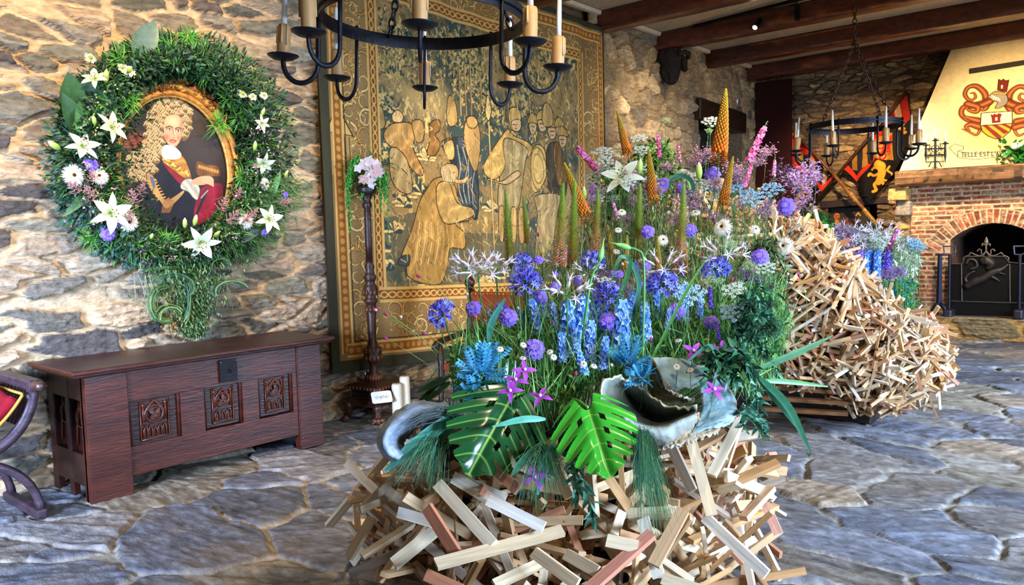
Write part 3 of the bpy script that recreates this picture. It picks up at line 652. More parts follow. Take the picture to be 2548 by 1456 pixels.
gridmesh(np.stack([X*0+XP,PY0+X,PZ1-Y],-1)[::-1],P.C[::-1],'canvas',M_PAINT,por,mask=msk[::-1])
b=MB(); 
for (ra,rb,r,c) in ((PW/2+.0,PH/2+.0,.028,'#a8702c'),(PW/2+.05,PH/2+.05,.032,'#b57f35'),(PW/2-.02,PH/2-.02,.014,'#c9964a')):
    b.tube([(XP+.02,PY0+PW/2+ra*math.cos(a),PZ1-PH/2+rb*math.sin(a)) for a in np.linspace(0,2*pi,73)],r,lin(c),8,cap=False)
fr=b.build('oval_frame',M_GILT,por,smooth=True)
b=MB(); q=random.Random(4)
for k in range(90):
    a=math.radians(q.uniform(35,125)) ; rr=.05+q.uniform(-.02,.05)
    c=np.array((XP+.05,PY0+PW/2+(PW/2+rr)*math.cos(a),PZ1-PH/2+(PH/2+rr)*math.sin(a)))
    b.leaf(c,(q.uniform(.1,.5),-math.sin(a)*q.choice((-1,1)),math.cos(a)+q.uniform(-.3,.3)),(1,0,.3),.07,.035,lin(q.choice(['#8a5524','#6b3c18','#b07a38'])),1.2,.3,4)
b.build('carved_leaves',M_GILT,fr,smooth=True)
b=MB(); b.box((XP-.07,PY0+PW/2,PZ1-PH/2),(.1,.5,.7),lin('#20150e')); b.build('backing',M_OAK,por)
# ================================================================ CHEST
XC=-5.09
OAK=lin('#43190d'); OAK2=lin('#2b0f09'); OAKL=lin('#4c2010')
ch=thing('wooden_chest','long dark carved oak chest with three tracery panels, standing against the stone wall','chest',(XC-.3,2.75,0))
def part(name,fn,mat,par,**k):
    b=MB(); fn(b); return b.build(name,mat,par,**k)
y0,y1=1.90,3.64; xb=-5.70; zt=.80
for (a,c_) in ((y0,y0+.26),(y1-.215,y1)):
    part('stile',lambda b:b.box((XC-.035,(a+c_)/2,.40),(.07,c_-a,.80),OAK),M_OAK,ch,bevel=.006)
part('top_rail',lambda b:b.box((XC-.04,(y0+y1)/2+.0225,.70),(.05,y1-y0-.47,.20),OAK),M_OAK,ch,bevel=.004)
part('bottom_rail',lambda b:b.box((XC-.04,(y0+y1)/2+.0225,.21),(.05,y1-y0-.47,.19),OAK),M_OAK,ch,bevel=.004)
def tracery(b,cy,cz,w,h,x,col,kind=0):
    r=.0065
    fr=[(x,cy-w/2,cz-h/2),(x,cy-w/2,cz+h/2),(x,cy+w/2,cz+h/2),(x,cy+w/2,cz-h/2),(x,cy-w/2,cz-h/2)]
    b.tube(fr,r,col,5)
    R=w*.30; cc=cz+h*.14
    arch=[(x,cy-R*1.15,cc-R*.6),(x,cy-R*1.1,cc+R*.4),(x,cy-R*.5,cc+R*1.15),(x,cy,cc+R*1.65),(x,cy+R*.5,cc+R*1.15),(x,cy+R*1.1,cc+R*.4),(x,cy+R*1.15,cc-R*.6)]
    b.tube(arch,r*1.4,col,5)
    b.tube([(x,cy+R*math.cos(a),cc+R*math.sin(a)) for a in np.linspace(0,2*pi,25)],r*1.1,col,5,cap=False)
    k=4 if kind==0 else 3
    for i in range(k):
        a=2*pi*i/k+(pi/4 if kind==0 else pi/2); p=(x+.002,cy+R*.5*math.cos(a),cc+R*.5*math.sin(a))
        b.leaf((x+.004,cy,cc),(0,math.cos(a),math.sin(a)),(1,0,0),R*.95,R*.6,col,.1,.25,4)
    n=5 if kind==0 else 3; w2=w*.84/n
    for i in range(n):
        yy=cy-w*.42+w2*(i+.5)
        zz=cz-h*.44; hh=h*(.26 if abs(i-(n-1)/2)>.6 else .2)
        b.tube([(x,yy-w2*.42,zz),(x,yy-w2*.42,zz+hh*.7),(x,yy,zz+hh*1.15),(x,yy+w2*.42,zz+hh*.7),(x,yy+w2*.42,zz)],r*.9,col,5)
    for sgn in (-1,1):
        b.tube([(x,cy+sgn*w*.40,cz-h*.05),(x,cy+sgn*w*.40,cz+h*.36)],r*1.2,col,5); b.ball((x,cy+sgn*w*.40,cz+h*.40),.012,col,6,4)
pan=[(2.50,.455,.36,.34,0),(2.90,.47,.23,.33,1),(3.22,.47,.23,.33,1)]
pan=[(2.335,.455,.30,.31,0),(2.82,.465,.25,.30,1),(3.24,.465,.25,.30,1)]
for (cy,cz,w,h,k) in pan:
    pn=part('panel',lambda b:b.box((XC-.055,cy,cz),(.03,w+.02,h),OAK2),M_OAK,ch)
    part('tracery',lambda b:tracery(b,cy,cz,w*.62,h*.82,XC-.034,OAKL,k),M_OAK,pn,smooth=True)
    part('moulding',lambda b:b.tube([(XC-.032,cy-w/2-.012,cz-h/2),(XC-.032,cy-w/2-.012,cz+h/2-.02),(XC-.032,cy-w/2+.01,cz+h/2+.012),(XC-.032,cy+w/2-.01,cz+h/2+.012),(XC-.032,cy+w/2+.012,cz+h/2-.02),(XC-.032,cy+w/2+.012,cz-h/2)],.010,OAK,6),M_OAK,pn,smooth=True)
for (a,c_) in ((2.505,2.675),(2.965,3.095),(3.385,3.43)):
    part('muntin',lambda b:b.box((XC-.04,(a+c_)/2,.455),(.05,c_-a,.31),OAK),M_OAK,ch,bevel=.003)
# lid with moulded edge
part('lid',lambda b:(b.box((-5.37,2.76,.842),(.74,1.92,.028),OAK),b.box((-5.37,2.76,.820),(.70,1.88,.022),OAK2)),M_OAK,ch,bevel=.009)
part('lock_plate',lambda b:(b.box((XC+.0,2.86,.705),(.012,.13,.16),lin('#1d1b1e')),b.ball((XC+.008,2.86,.70),.014,lin('#0a0a0a'),8,5),b.ball((XC+.006,2.80,.77),.008,lin('#55555a'),6,4),b.ball((XC+.006,2.92,.77),.008,lin('#55555a'),6,4)),M_IRON,ch,bevel=.002)
# left end: frame and two sunk panels, right end and back boards
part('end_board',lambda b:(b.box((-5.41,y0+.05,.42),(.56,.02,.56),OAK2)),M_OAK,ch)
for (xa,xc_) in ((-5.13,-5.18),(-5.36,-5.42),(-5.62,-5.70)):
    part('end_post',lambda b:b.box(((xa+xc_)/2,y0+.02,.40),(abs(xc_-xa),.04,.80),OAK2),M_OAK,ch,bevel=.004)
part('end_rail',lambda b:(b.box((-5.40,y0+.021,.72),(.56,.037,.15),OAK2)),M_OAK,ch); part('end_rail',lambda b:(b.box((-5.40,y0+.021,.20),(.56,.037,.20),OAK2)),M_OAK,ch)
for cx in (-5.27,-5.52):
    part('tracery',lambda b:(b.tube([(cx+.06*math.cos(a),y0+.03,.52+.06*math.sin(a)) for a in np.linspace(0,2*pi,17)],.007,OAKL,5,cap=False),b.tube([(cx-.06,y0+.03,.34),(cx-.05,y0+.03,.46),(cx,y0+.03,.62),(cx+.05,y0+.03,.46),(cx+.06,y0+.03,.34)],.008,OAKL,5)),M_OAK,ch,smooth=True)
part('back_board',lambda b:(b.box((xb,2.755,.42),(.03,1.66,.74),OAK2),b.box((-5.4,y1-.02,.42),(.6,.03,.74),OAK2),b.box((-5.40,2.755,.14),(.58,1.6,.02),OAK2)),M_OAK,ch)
# ================================================================ X-FRAME CHAIR (left edge of the picture)
xs=-5.10; WD=lin('#3a2a33')
sc=thing('curule_chair','dark wooden curved-leg armchair with crimson gold-braided cushion, left of the chest','chair',(xs-.25,1.25,0))
def arc(cy,cz,r,a0,a1,x,n=14): return [(x,cy+r*math.cos(math.radians(a)),cz+r*math.sin(math.radians(a))) for a in np.linspace(a0,a1,n)]
for xx,nm in ((xs,'leg'),(xs-.50,'leg')):
    for sg in (1,-1):
        up=[(xx,1.25+sg*(p[1]-1.25),p[2]) for p in arc(1.25,.79,.37,-2,-90,xx)]
        dn=[(xx,1.25+sg*(p[1]-1.25),p[2]) for p in arc(1.25,.03,.37,90,3,xx)]
        part('upper_curve',lambda b:b.tube(up,.034,WD,8,flat=.7),M_OAK,sc,smooth=True)
        part('leg',lambda b:b.tube(dn,[.036]*10+[.034,.034,.036,.04],WD,8,flat=.7),M_OAK,sc,smooth=True)
for sg in (1,-1):
    yy=1.25+sg*.375
    am=part('arm',lambda b:b.box((xs-.25,yy,.805),(.60,.075,.06),WD),M_OAK,sc,bevel=.012)
    part('knob',lambda b:(b.lathe([(.02,0),(.034,.01),(.036,.03),(.02,.05),(.03,.06),(.026,.08),(.005,.09)],(xs+.05,yy,.805),lin('#4a3026'),14,ax=[(0,1,0),(0,0,1),(1,0,0)])),M_OAK,am,smooth=True)
    for k in range(7): part('slat',lambda b:b.bar((xs-.06-.06*k,yy,.78),(xs-.06-.06*k,yy-sg*.07,.56),.03,.012,WD),M_OAK,sc)
    part('foot',lambda b:b.box((xs-.25,1.25+sg*.36,.035),(.6,.06,.06),WD),M_OAK,sc,bevel=.012)
U,S_=np.meshgrid(np.linspace(-.29,.29,40),np.linspace(-.52,.04,24))
zc=.50+.21*(np.abs(U)/.29)**2+.02*np.sin(U*16)*np.cos(S_*9)+.015*(fbm(U*12+3,S_*12+9,4,3)-.5)
Cq=np.tile(np.array(lin('#7d0f1e')),(24,40,1))*(.75+.5*fbm(U*9+3,S_*9+9,6,3))[...,None]
cu=gridmesh(np.stack([xs+S_,1.25+U,zc+.035],-1),Cq,'cushion',M_FELT,sc); cu.modifiers.new('t','SOLIDIFY').thickness=.06
part('gold_braid',lambda b:b.tube([(xs+.045,1.25+u,.50+.21*(abs(u)/.29)**2+.03) for u in np.linspace(-.3,.3,25)]+[(xs+.04-.55*t,1.25+.30,.745+.02) for t in np.linspace(0,1,6)],.009,lin('#b8873a'),6),M_FELT,cu,smooth=True)
# ================================================================ TORCHERE
tc=at(934,1040,2,0); tx,ty=tc[0],tc[1]; TD=lin('#3b1f12'); TDL=lin('#5b3119')
def zt_(y): 
    r=ray(917,y); t=(math.hypot(tx,ty))/math.hypot(r[0],r[1]); return 1.6+r[2]*t
st=thing('torchere_stand','tall turned dark wooden torchere with claw feet, in front of the tapestry','stand',(tx,ty,0))
mp_=.0018
def prof(l): return [(r*mp_,zt_(y)) for y,r in l]
part('plinth',lambda b:b.lathe([(r*.9,z*.74) for r,z in [(.30,.19),(.30,.205),(.27,.22),(.25,.26),(.225,.275),(.225,.37),(.25,.38),(.29,.40),(.30,.42),(.265,.435),(.13,.47)]],(tx,ty,0),TD,sq=4,ax=[(math.cos(.2),math.sin(.2),0),(-math.sin(.2),math.cos(.2),0),(0,0,1)]),M_OAK,st,bevel=.004)
def fl(b):
    for k in range(4):
        for q in range(9):
            a=.2+pi/4+k*pi/2; c0=np.array((math.cos(a),math.sin(a))); c1=np.array((math.cos(a+pi/2),math.sin(a+pi/2))); t=(q+.8)/9.6
            p=(c0*(1-t)+c1*t)*.202; b.box((tx+p[0],ty+p[1],.24),(.014,.014,.055),lin('#140a06'))
            b.ball((tx+(c0*(1-t)+c1*t)[0]*.268,ty+(c0*(1-t)+c1*t)[1]*.268,.30),.016,TDL,6,4)
part('fluting',fl,M_OAK,st,smooth=True)
for k in range(4):
    a=.2+pi/4+k*pi/2; p=np.array((tx+.21*math.cos(a),ty+.21*math.sin(a),0)); d_=np.array((math.cos(a),math.sin(a),0))
    def foot(b):
        b.tube([p+(0,0,.15),p+d_*.03+(0,0,.12),p+d_*.01+(0,0,.09),p+d_*.04+(0,0,.045)],[.05,.042,.026,.035],TD,10)
        for q in (-.6,0,.6):
            dd=np.array((math.cos(a+q),math.sin(a+q),0)); b.ball(p+dd*.06+(0,0,.028),.026,TDL,7,5); b.ball(p+dd*.085+(0,0,.016),.016,TD,6,4)
    part('claw_foot',foot,M_OAK,st,smooth=True)
cp=prof([(995,44),(985,44),(978,36),(962,19),(950,15),(940,38),(934,40),(926,22),(912,18),(905,22),(896,42),(880,45),(866,38),(858,24),(852,26),(846,18),(838,20),(800,22),(782,24),(766,25),(757,24),(751,35),(746,36),(741,24),(731,33),(722,36),(712,33),(704,22),(698,27),(690,33),(682,24),(672,20),(664,26),(655,17),(650,18)])
cp[0]=(cp[0][0],.335); cp=[(r,z) for r,z in cp]
part('turned_column',lambda b:b.lathe(cp,(tx,ty,0),TD,20),M_OAK,st,smooth=True)
part('shaft',lambda b:b.lathe(prof([(652,17),(600,17),(560,17),(520,16),(514,24),(506,24),(500,16),(488,30),(482,34),(478,34)]),(tx,ty,0),lin('#311510'),16),M_OAK,st,smooth=True)
def carv(b):
    for (y,r,n) in (RING_,):
        for k in range(n): a=2*pi*k/n; b.ball((tx+r*mp_*math.cos(a),ty+r*mp_*math.sin(a),zt_(y)),.018,TDL,6,4,sc=(1,1,1.8))
for RING_ in ((872,40,12),(890,40,12),(727,33,10),(940,38,16),(770,24,8)): part('carved_band',carv,M_OAK,st,smooth=True)
# sign card with handwriting
sg=at(950,988,0,tx+.235); e1=np.array((.55,.83,0)); e1=nrm(e1); nn=nrm(np.array((.75,-.35,.62))); e1=nrm(np.cross((0,0,1),nn)); e2=np.cross(nn,e1)
card=thing('sign_card','small white card with handwriting, leaning on the torchere base','sign',sg-nn*.01)
def crd(b):
    pts=[]
    for (cx,cy,a0) in ((.07,.036,0),(-.07,.036,90),(-.07,-.036,180),(.07,-.036,270)):
        for k in range(5): a=math.radians(a0+k*22.5); pts.append(sg+e1*(cx+.02*math.cos(a))+e2*(cy+.02*math.sin(a)))
    n=len(pts); b.add(pts+[p-nn*.004 for p in pts],[tuple(range(n)),tuple(range(2*n-1,n-1,-1))]+[(i,i+n,(i+1)%n+n,(i+1)%n) for i in range(n)],lin('#f2ece0'))
part('card',crd,M_MATT,card)
def ink(b):
    S=[[(-.062,.018),(-.05,-.02),(-.04,.022)],[(-.038,-.004),(-.03,.004),(-.036,.008),(-.04,0),(-.034,-.012),(-.026,-.006)],[(-.034,.014),(-.028,.02)],
       [(-.014,.006),(-.022,.004),(-.02,-.008),(-.012,0),(-.014,-.028),(-.026,-.022)],[(-.008,-.004),(0,.004),(-.006,.008),(-.009,0),(-.002,-.012),(.006,-.004)],[(-.004,.014),(.002,.02)],
       [(.014,.02),(.011,-.006),(.018,-.012)],[(.006,.008),(.022,.008)],[(.036,.004),(.027,.004),(.025,-.008),(.034,-.004),(.036,.004),(.036,-.01),(.041,-.008)],[(.048,.026),(.046,-.006),(.054,-.01),(.066,.0)]]
    for l in S: b.tube([sg+nn*.001+e1*x+e2*y for x,y in spline([(a,c) for a,c in l],4)],.0011,lin('#26262c'),4)
part('handwriting',ink,M_MATT,card)
# two pillar candles on the floor
for (x,yb,h,lab) in ((990,1046,.33,'thick ivory pillar candle beside the torchere, the shorter of the pair'),(1010,1040,.38,'thick ivory pillar candle beside the torchere, the taller of the pair')):
    c=at(x,yb,2,0); t=thing('pillar_candle',lab,'candle',(c[0],c[1],0),'ivory pillar candles on the floor')
    part('wax_body',lambda b:b.lathe([(.044,0),(.046,.02),(.045,h-.02),(.038,h),(.02,h-.008),(.001,h-.008)],(c[0],c[1],0),lin('#efe2c2'),20),M_WAX,t,smooth=True)
    part('wick',lambda b:b.tube([(c[0],c[1],h-.01),(c[0]+.003,c[1],h+.012)],.002,lin('#222222'),5),M_MATT,t)
# leather-backed chair behind the flowers
cc=at(1262,930,2,0); cx,cy=-4.72,5.12
lc=thing('carved_armchair','carved dark armchair with studded tan leather back, half hidden behind the blue flowers','chair',(cx,cy,0))
cdir=nrm(np.array((.25,-1.,0))); cs_=np.array((-cdir[1],cdir[0],0))   # faces cdir
cs_=-cs_
def cw(a,b_,z): return np.array((cx,cy,0))+cs_*a+cdir*b_+np.array((0,0,z))
for s_ in (-1,1):
    part('back_post',lambda b:(b.tube([cw(s_*.29,-.25,0),cw(s_*.29,-.22,.45),cw(s_*.29,-.28,.8),cw(s_*.29,-.34,1.12)],.028,lin('#2a120b'),8),b.ball(cw(s_*.29,-.30,1.17),.05,lin('#2a120b'),10,7),b.tube([cw(s_*.29,-.30+.045*math.cos(a),1.17+.045*math.sin(a)) for a in np.linspace(0,5.5,12)],.022,lin('#3a1a0e'),7)),M_OAK,lc,smooth=True)
    part('leg',lambda b:b.tube([cw(s_*.29,.27,0),cw(s_*.29,.27,.2),cw(s_*.29,.25,.46),cw(s_*.29,.27,.66)],[.03,.022,.03,.026],lin('#2a120b'),8),M_OAK,lc,smooth=True)
    part('arm',lambda b:b.tube([cw(s_*.29,-.26,.72),cw(s_*.31,0,.70),cw(s_*.31,.26,.68),cw(s_*.31,.33,.64)],.03,lin('#33160d'),8),M_OAK,lc,smooth=True)
part('leather_back',lambda b:b.box(cw(0,-.29,.88),(.54,.05,.42),lin('#8a3b1d'),ax=[cs_,nrm(np.cross((0,0,1),cs_)),(0,0,1)]),M_FELT,lc,bevel=.02)
part('seat',lambda b:b.box(cw(0,0,.46),(.56,.52,.07),lin('#8a3b1d'),ax=[cs_,nrm(np.cross((0,0,1),cs_)),(0,0,1)]),M_FELT,lc,bevel=.02)
part('studs',lambda b:[b.ball(cw(a,-.26,z),.008,lin('#c89a4a'),5,4) for a in np.linspace(-.25,.25,13) for z in (.69,1.07)],M_GILT,lc)
# ================================================================ CHANDELIERS
IR=lin('#1c1d24')
def chain(b,p0,p1,col,r=.006,ln=.06):
    p0=np.array(p0,float);p1=np.array(p1,float); L=np.linalg.norm(p1-p0); n=max(2,int(L/(ln*.72))); s,u,d=frame(p1-p0,(.3,.2,1))
    for k in range(n):
        c=p0+(p1-p0)*((k+.5)/n); a,bx=(s,u) if k%2 else (u,s)
        b.tube([c+d*(ln*.5*math.cos(t))+a*(ln*.27*math.sin(t)) for t in np.linspace(0,2*pi,9)],r,col,4,cap=False)
def chandelier(c,Rr,Rp,label,hook,ceil,phase,chcol,leftlean=None,zr_=.25,tilt=0):
    c=np.array(c); t=thing('chandelier',label,'chandelier',(c[0],c[1],c[2]),'iron candle ring chandeliers')
    zr=zr_
    def ring(b):
        vs=[];n=64
        for i in range(n):
            a=2*pi*i/n
            for (r,z) in ((Rr,zr-.03),(Rr+.008,zr-.03),(Rr+.008,zr+.03),(Rr,zr+.03)): vs.append(c+(r*math.cos(a),r*math.sin(a),z))
        b.add(vs,[(i*4+k,i*4+(k+1)%4,((i+1)%n)*4+(k+1)%4,((i+1)%n)*4+k) for i in range(n) for k in range(4)],IR)
        b.tube([c+((Rr+.016)*math.cos(a),(Rr+.016)*math.sin(a),zr) for a in np.linspace(0,2*pi,65)],.007,IR,5,cap=False)
    rg=part('ring',ring,M_IRON,t)
    for k in range(8):
        a=phase+k*pi/4; e=np.array((math.cos(a),math.sin(a),0)); w=np.array((-e[1],e[0],0))
        ri=Rr+.012; rm=(ri+Rp)/2; rr=(Rp-ri)/2
        path=[e*ri+(0,0,zr+.04),e*ri+(0,0,zr-.1),e*ri+(0,0,-.02)]+[e*(rm+rr*math.cos(q))+np.array((0,0,-.02-rr*1.15*math.sin(q))) for q in np.linspace(pi,0,13)][1:]+[e*Rp+(0,0,0.0)]
        am=part('arm',lambda b:b.tube([c+p for p in path],.0115,IR,6,flat=.7,up=w),M_IRON,t,smooth=True)
        part('drip_pan',lambda b:b.lathe([(.012,-.012),(.045,-.006),(.068,.008),(.07,.012),(.045,.004),(.01,.002)],c+e*Rp,IR,20),M_IRON,am,smooth=True)
        lean=(rnd.uniform(-.03,.03),rnd.uniform(-.03,.03))
        if leftlean==k: lean=(.0,.22)
        T1=np.array((lean[0],lean[1],1)); hs=.145
        def sleeve(b):
            n=16; pr=[(.029,.005),(.030,.05),(.030,hs*.8),(.029,hs*.93),(.024,hs),(.014,hs+.004)]
            vs=[c+e*Rp+T1*z+np.array((r*math.cos(2*pi*i/n)*(1+.05*math.sin(i*3+k)),r*math.sin(2*pi*i/n)*(1+.05*math.sin(i*2+k)),0)) for r,z in pr for i in range(n)]
            b.add(vs,[(i*n+q,i*n+(q+1)%n,(i+1)*n+(q+1)%n,(i+1)*n+q) for i in range(len(pr)-1) for q in range(n)],lin('#d0a063'))
            for q in range(3):
                aa=rnd.uniform(0,6.28); b.tube([c+e*Rp+T1*z+np.array((.031*math.cos(aa),.031*math.sin(aa),0)) for z in (hs*.98,hs*.7,hs*rnd.uniform(.35,.6))],[.004,.005,.006],lin('#dcb47e'),5)
        part('wax_sleeve',sleeve,M_WAX,am,smooth=True)
        part('taper_candle',lambda b:b.tube([c+e*Rp+T1*hs,c+e*Rp+T1*(hs+.10),c+e*Rp+T1*(hs+.21)],[.0135,.012,.009],lin('#f3efe0'),10),M_WAX,am,smooth=True)
    for k in range(4):
        a=phase+pi/8+k*pi/2; part('chain',lambda b:chain(b,c+(Rr*math.cos(a),Rr*math.sin(a),zr+.02),(c[0],c[1],hook),chcol),M_IRON,t,smooth=True)
    part('hanging_chain',lambda b:chain(b,(c[0],c[1],hook-.03),(c[0],c[1],ceil),chcol,.007,.07),M_IRON,t,smooth=True)
    t.rotation_mode='QUATERNION'; t.rotation_quaternion=Quaternion(Vector(nrm(c-CAM)),tilt)
    return t
c1=atd(1052,158,3.55); aF=math.atan2(c1[1],c1[0])-.02
chandelier(c1,.455,.62,'large black iron ring chandelier with eight candles, hanging close above the front',3.45,ZC,aF,lin('#2c2a2a'),zr_=.20,tilt=.045)
aF=math.atan2(FWD[1],FWD[0])
c2=atd(2125,374,8.2); chandelier(c2,.455,.62,'smaller-looking far iron ring chandelier on rusty chains in front of the crossed flags',c2[2]+1.12,ZC,aF+.06,lin('#4a3020'),leftlean=2)
# ================================================================ CEILING TRACK, CORBEL
ta=at(1725,66,2,4.40); tb=at(1979,1,2,4.40); dt=(tb-ta)/np.linalg.norm(tb-ta)
tr=thing('track_light','black ceiling lighting track with two cylindrical spotlights on the beam side','light',tuple((ta+tb)/2+(0,0,.03)))
part('track',lambda b:b.bar(ta,tb+dt*1.2,.035,.04,lin('#0c0c0e'),up=(0,0,1)),M_IRON,tr)
for k,(x1,y1_,x2,y2_) in enumerate(((1891,50,1873,76),(1983,22,1986,66))):
    p1=at(x1,y1_,2,4.33 if k==0 else 4.36); p2=CAM+(ray(x2,y2_)*(np.linalg.norm(p1-CAM)*(.985)/np.linalg.norm(ray(x2,y2_))))
    d_=nrm(p2-p1); p2=p1+d_*.16
    h_=part('spotlight_head',lambda b:(b.tube([p1-d_*.03,p2],.036,lin('#0c0c0e'),16),b.tube([p1,p1+(0,0,.08)],.01,lin('#0c0c0e'),6)),M_IRON,tr)
    if k==0:
        me=bpy.data.materials.new('lamp_glow'); me.use_nodes=True; bb=me.node_tree.nodes['Principled BSDF']; bb.inputs['Emission Color'].default_value=(1,.93,.8,1); bb.inputs['Emission Strength'].default_value=30
        part('lens',lambda b:b.tube([p2,p2+d_*.004],.03,(1,1,1),16),me,h_)
def corbel():
    b=MB(); u,v=np.meshgrid(np.linspace(0,2*pi,49),np.linspace(0,pi,33)); c=np.array((XW+.20,10.22,3.98))
    r=.17*(1+.6*(fbm(np.cos(u)*2+5,v*2.5,300,4)-.5)+.12*np.abs(np.sin(u*4))); z=np.cos(v)*.27
    tp_=np.sin(v)**.7*(.55+.55*(z+.27)/.54)
    P=np.stack([c[0]+r*tp_*np.cos(u)*1.1,c[1]+r*tp_*np.sin(u)*1.15,c[2]+z],-1)
    C=np.array(lin('#17120f'))*(.6+1.2*fbm(u*3,v*6,303,3))[...,None]
    t=thing('corbel_sculpture','dark carved grotesque head corbel on the stone wall under a beam','sculpture',(XW+.05,10.22,3.75))
    gridmesh(P,C,'carved_head',M_STONE,t)
    part('brow',lambda b:(b.tube([c+(.19,-.12,.12),c+(.24,-.04,.15),c+(.25,.05,.14),c+(.2,.13,.1)],.035,lin('#1d1611'),7),b.ball(c+(.22,-.01,0),.05,lin('#1a1410'),8,6,sc=(1,.8,1.6)),b.ball(c+(.16,.1,-.05),.05,lin('#1a1410'),8,6)),M_STONE,t,smooth=True)
corbel()
# ================================================================ FIREPLACE
YH=12.4; YK=12.80      # hearth front, brick face
fp=thing('fireplace','large brick fireplace with arched opening, oak mantel beam and tapering cream chimney hood','fireplace',(-1.2,13.0,0))
# hearth: big rough blocks
U,Vv=np.meshgrid(np.linspace(-3.35,1.2,260),np.linspace(0,.285,40))
def hp(u,v,h): return np.stack([u,YH-h*.8,v],-1)
o=stone_wall('hearth_front',U,Vv,hp,.75,.33,61,['#a8762f','#8f7a55','#b5894a','#7d6a52'],'#b58a4c',dep=.05,mw=.03,p=5,jit=.5,warp=.08,big=.2,rough=.05,parent=fp)
part('hearth_slab',lambda b:b.box((-1.08,(YH+YB)/2+.02,.268),(4.5,YB-YH,.04),lin('#b39b7a')),M_STONE,fp,bevel=.01)
# brick breast with arched opening
bx0=at(2268,500,1,YK)[0]; ocx=at(2469,700,1,YK)[0]; ohw=abs(ocx-at(2364,640,1,YK)[0]); zsp=at(2364,597,1,YK)[2]; zap=at(2469,556,1,YK)[2]
rise=zap-zsp; AR=(ohw**2+rise**2)/(2*rise); acz=zap-AR
ztop=2.26
U,Vv=np.meshgrid(np.arange(bx0,ocx+(ocx-bx0),.0068),np.arange(.285,ztop,.0068))
rw=.067; row=np.floor(Vv/rw); fv=Vv/rw-row; L_=.235
bu=(U+ (row%2)*L_*.5+(hsh(row,row*0,5)-.5)*.05)/L_; ci=np.floor(bu); fu=bu-ci
wob=(fbm(U*30,Vv*30,401,3)-.5)*.16
ex=np.minimum(fu,1-fu)*L_; ey=np.minimum(fv,1-fv)*rw
ed=np.minimum(ex,ey)+wob*.03
st_=sstep(.006,.017,ed); rid=hsh(ci,row,402); rid2=hsh(ci,row,403)
# voussoirs
RR=np.hypot(U-ocx,Vv-acz); TH_=np.arctan2(U-ocx,Vv-acz)
ring=(RR<AR+.215)&(Vv>zsp-.16)
ta_=TH_*(AR+.1)/.076; ai=np.floor(ta_); fa=ta_-ai
ed2=np.minimum(np.minimum(fa,1-fa)*.076,np.minimum(RR-AR,AR+.215-RR))+wob*.03
st2=sstep(.005,.015,ed2); rr2=hsh(ai,ai*0,405)
st_=np.where(ring,st2,st_); rid=np.where(ring,rr2,rid); rid2=np.where(ring,hsh(ai,ai*0,406),rid2)
opening=((np.abs(U-ocx)<ohw)&(Vv<zsp))|((RR<AR)&(Vv>=zsp))&(np.abs(U-ocx)<ohw)
bc=palette(['#a8553c','#8c4a38','#b3654a','#7c5344','#9a6b52','#b0785a','#8d7160'],rid)*(.75+.5*rid2)[...,None]*(.8+.4*fbm(U*50,Vv*50,407,3))[...,None]
wash=sstep(.5,.68,fbm(U*16,Vv*30,408,3))[...,None]*.6
bc=bc*(1-wash)+np.array(lin('#d3b48c'))*wash
C=np.array(lin('#d9bd94'))*(1-st_)[...,None]+bc*st_[...,None]
H=st_*(.006+.006*rid2)+.004*(fbm(U*40,Vv*40,409,3)-.5)
gridmesh(np.stack([U,YK-H,Vv],-1),C,'brick_breast',M_STONE,fp,mask=~opening)
def ins(b):
    n=14; A=[(ocx-ohw,.285),(ocx-ohw,zsp)]+[(ocx+AR*math.sin(t),acz+AR*math.cos(t)) for t in np.linspace(-math.asin(ohw/AR),math.asin(ohw/AR),n)][1:-1]+[(ocx+ohw,zsp),(ocx+ohw,.285)]
    m=len(A); vs=[(x,YK,z) for x,z in A]+[(x,YB-.1,z) for x,z in A]
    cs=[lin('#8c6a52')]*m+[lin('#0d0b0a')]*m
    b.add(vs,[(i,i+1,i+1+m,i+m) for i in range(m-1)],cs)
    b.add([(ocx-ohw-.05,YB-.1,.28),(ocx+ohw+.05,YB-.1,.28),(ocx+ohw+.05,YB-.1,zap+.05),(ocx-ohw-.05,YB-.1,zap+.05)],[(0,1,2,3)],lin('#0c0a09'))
part('firebox',ins,M_STONE,fp)
part('side_wall',lambda b:(b.box((bx0-.02,(YK+YB)/2,1.25),(.04,YB-YK,1.98),lin('#8d7353')),),M_STONE,fp)
# left stone jamb and corbel block
U,Vv=np.meshgrid(np.linspace(bx0-.20,bx0-.02,30),np.linspace(.28,2.0,160))
stone_wall('jamb',U,Vv,lambda u,v,h:np.stack([u,YK+.0-h-.05*sstep(1.5,2,v),v],-1),.3,.19,66,['#c99a55','#b98d52','#a98a60'],'#a58a66',dep=.06,mw=.04,p=5,rough=.03,parent=fp)
part('corbel_block',lambda b:b.box((bx0-.13,YK-.13,2.07),(.24,.36,.18),lin('#c9a467'),jit=.008),M_STONE,fp,bevel=.02)
part('corbel_stone',lambda b:b.box((bx0-.08,YK-.05,1.86),(.2,.26,.22),lin('#9f9484'),jit=.02),M_STONE,fp,bevel=.03)
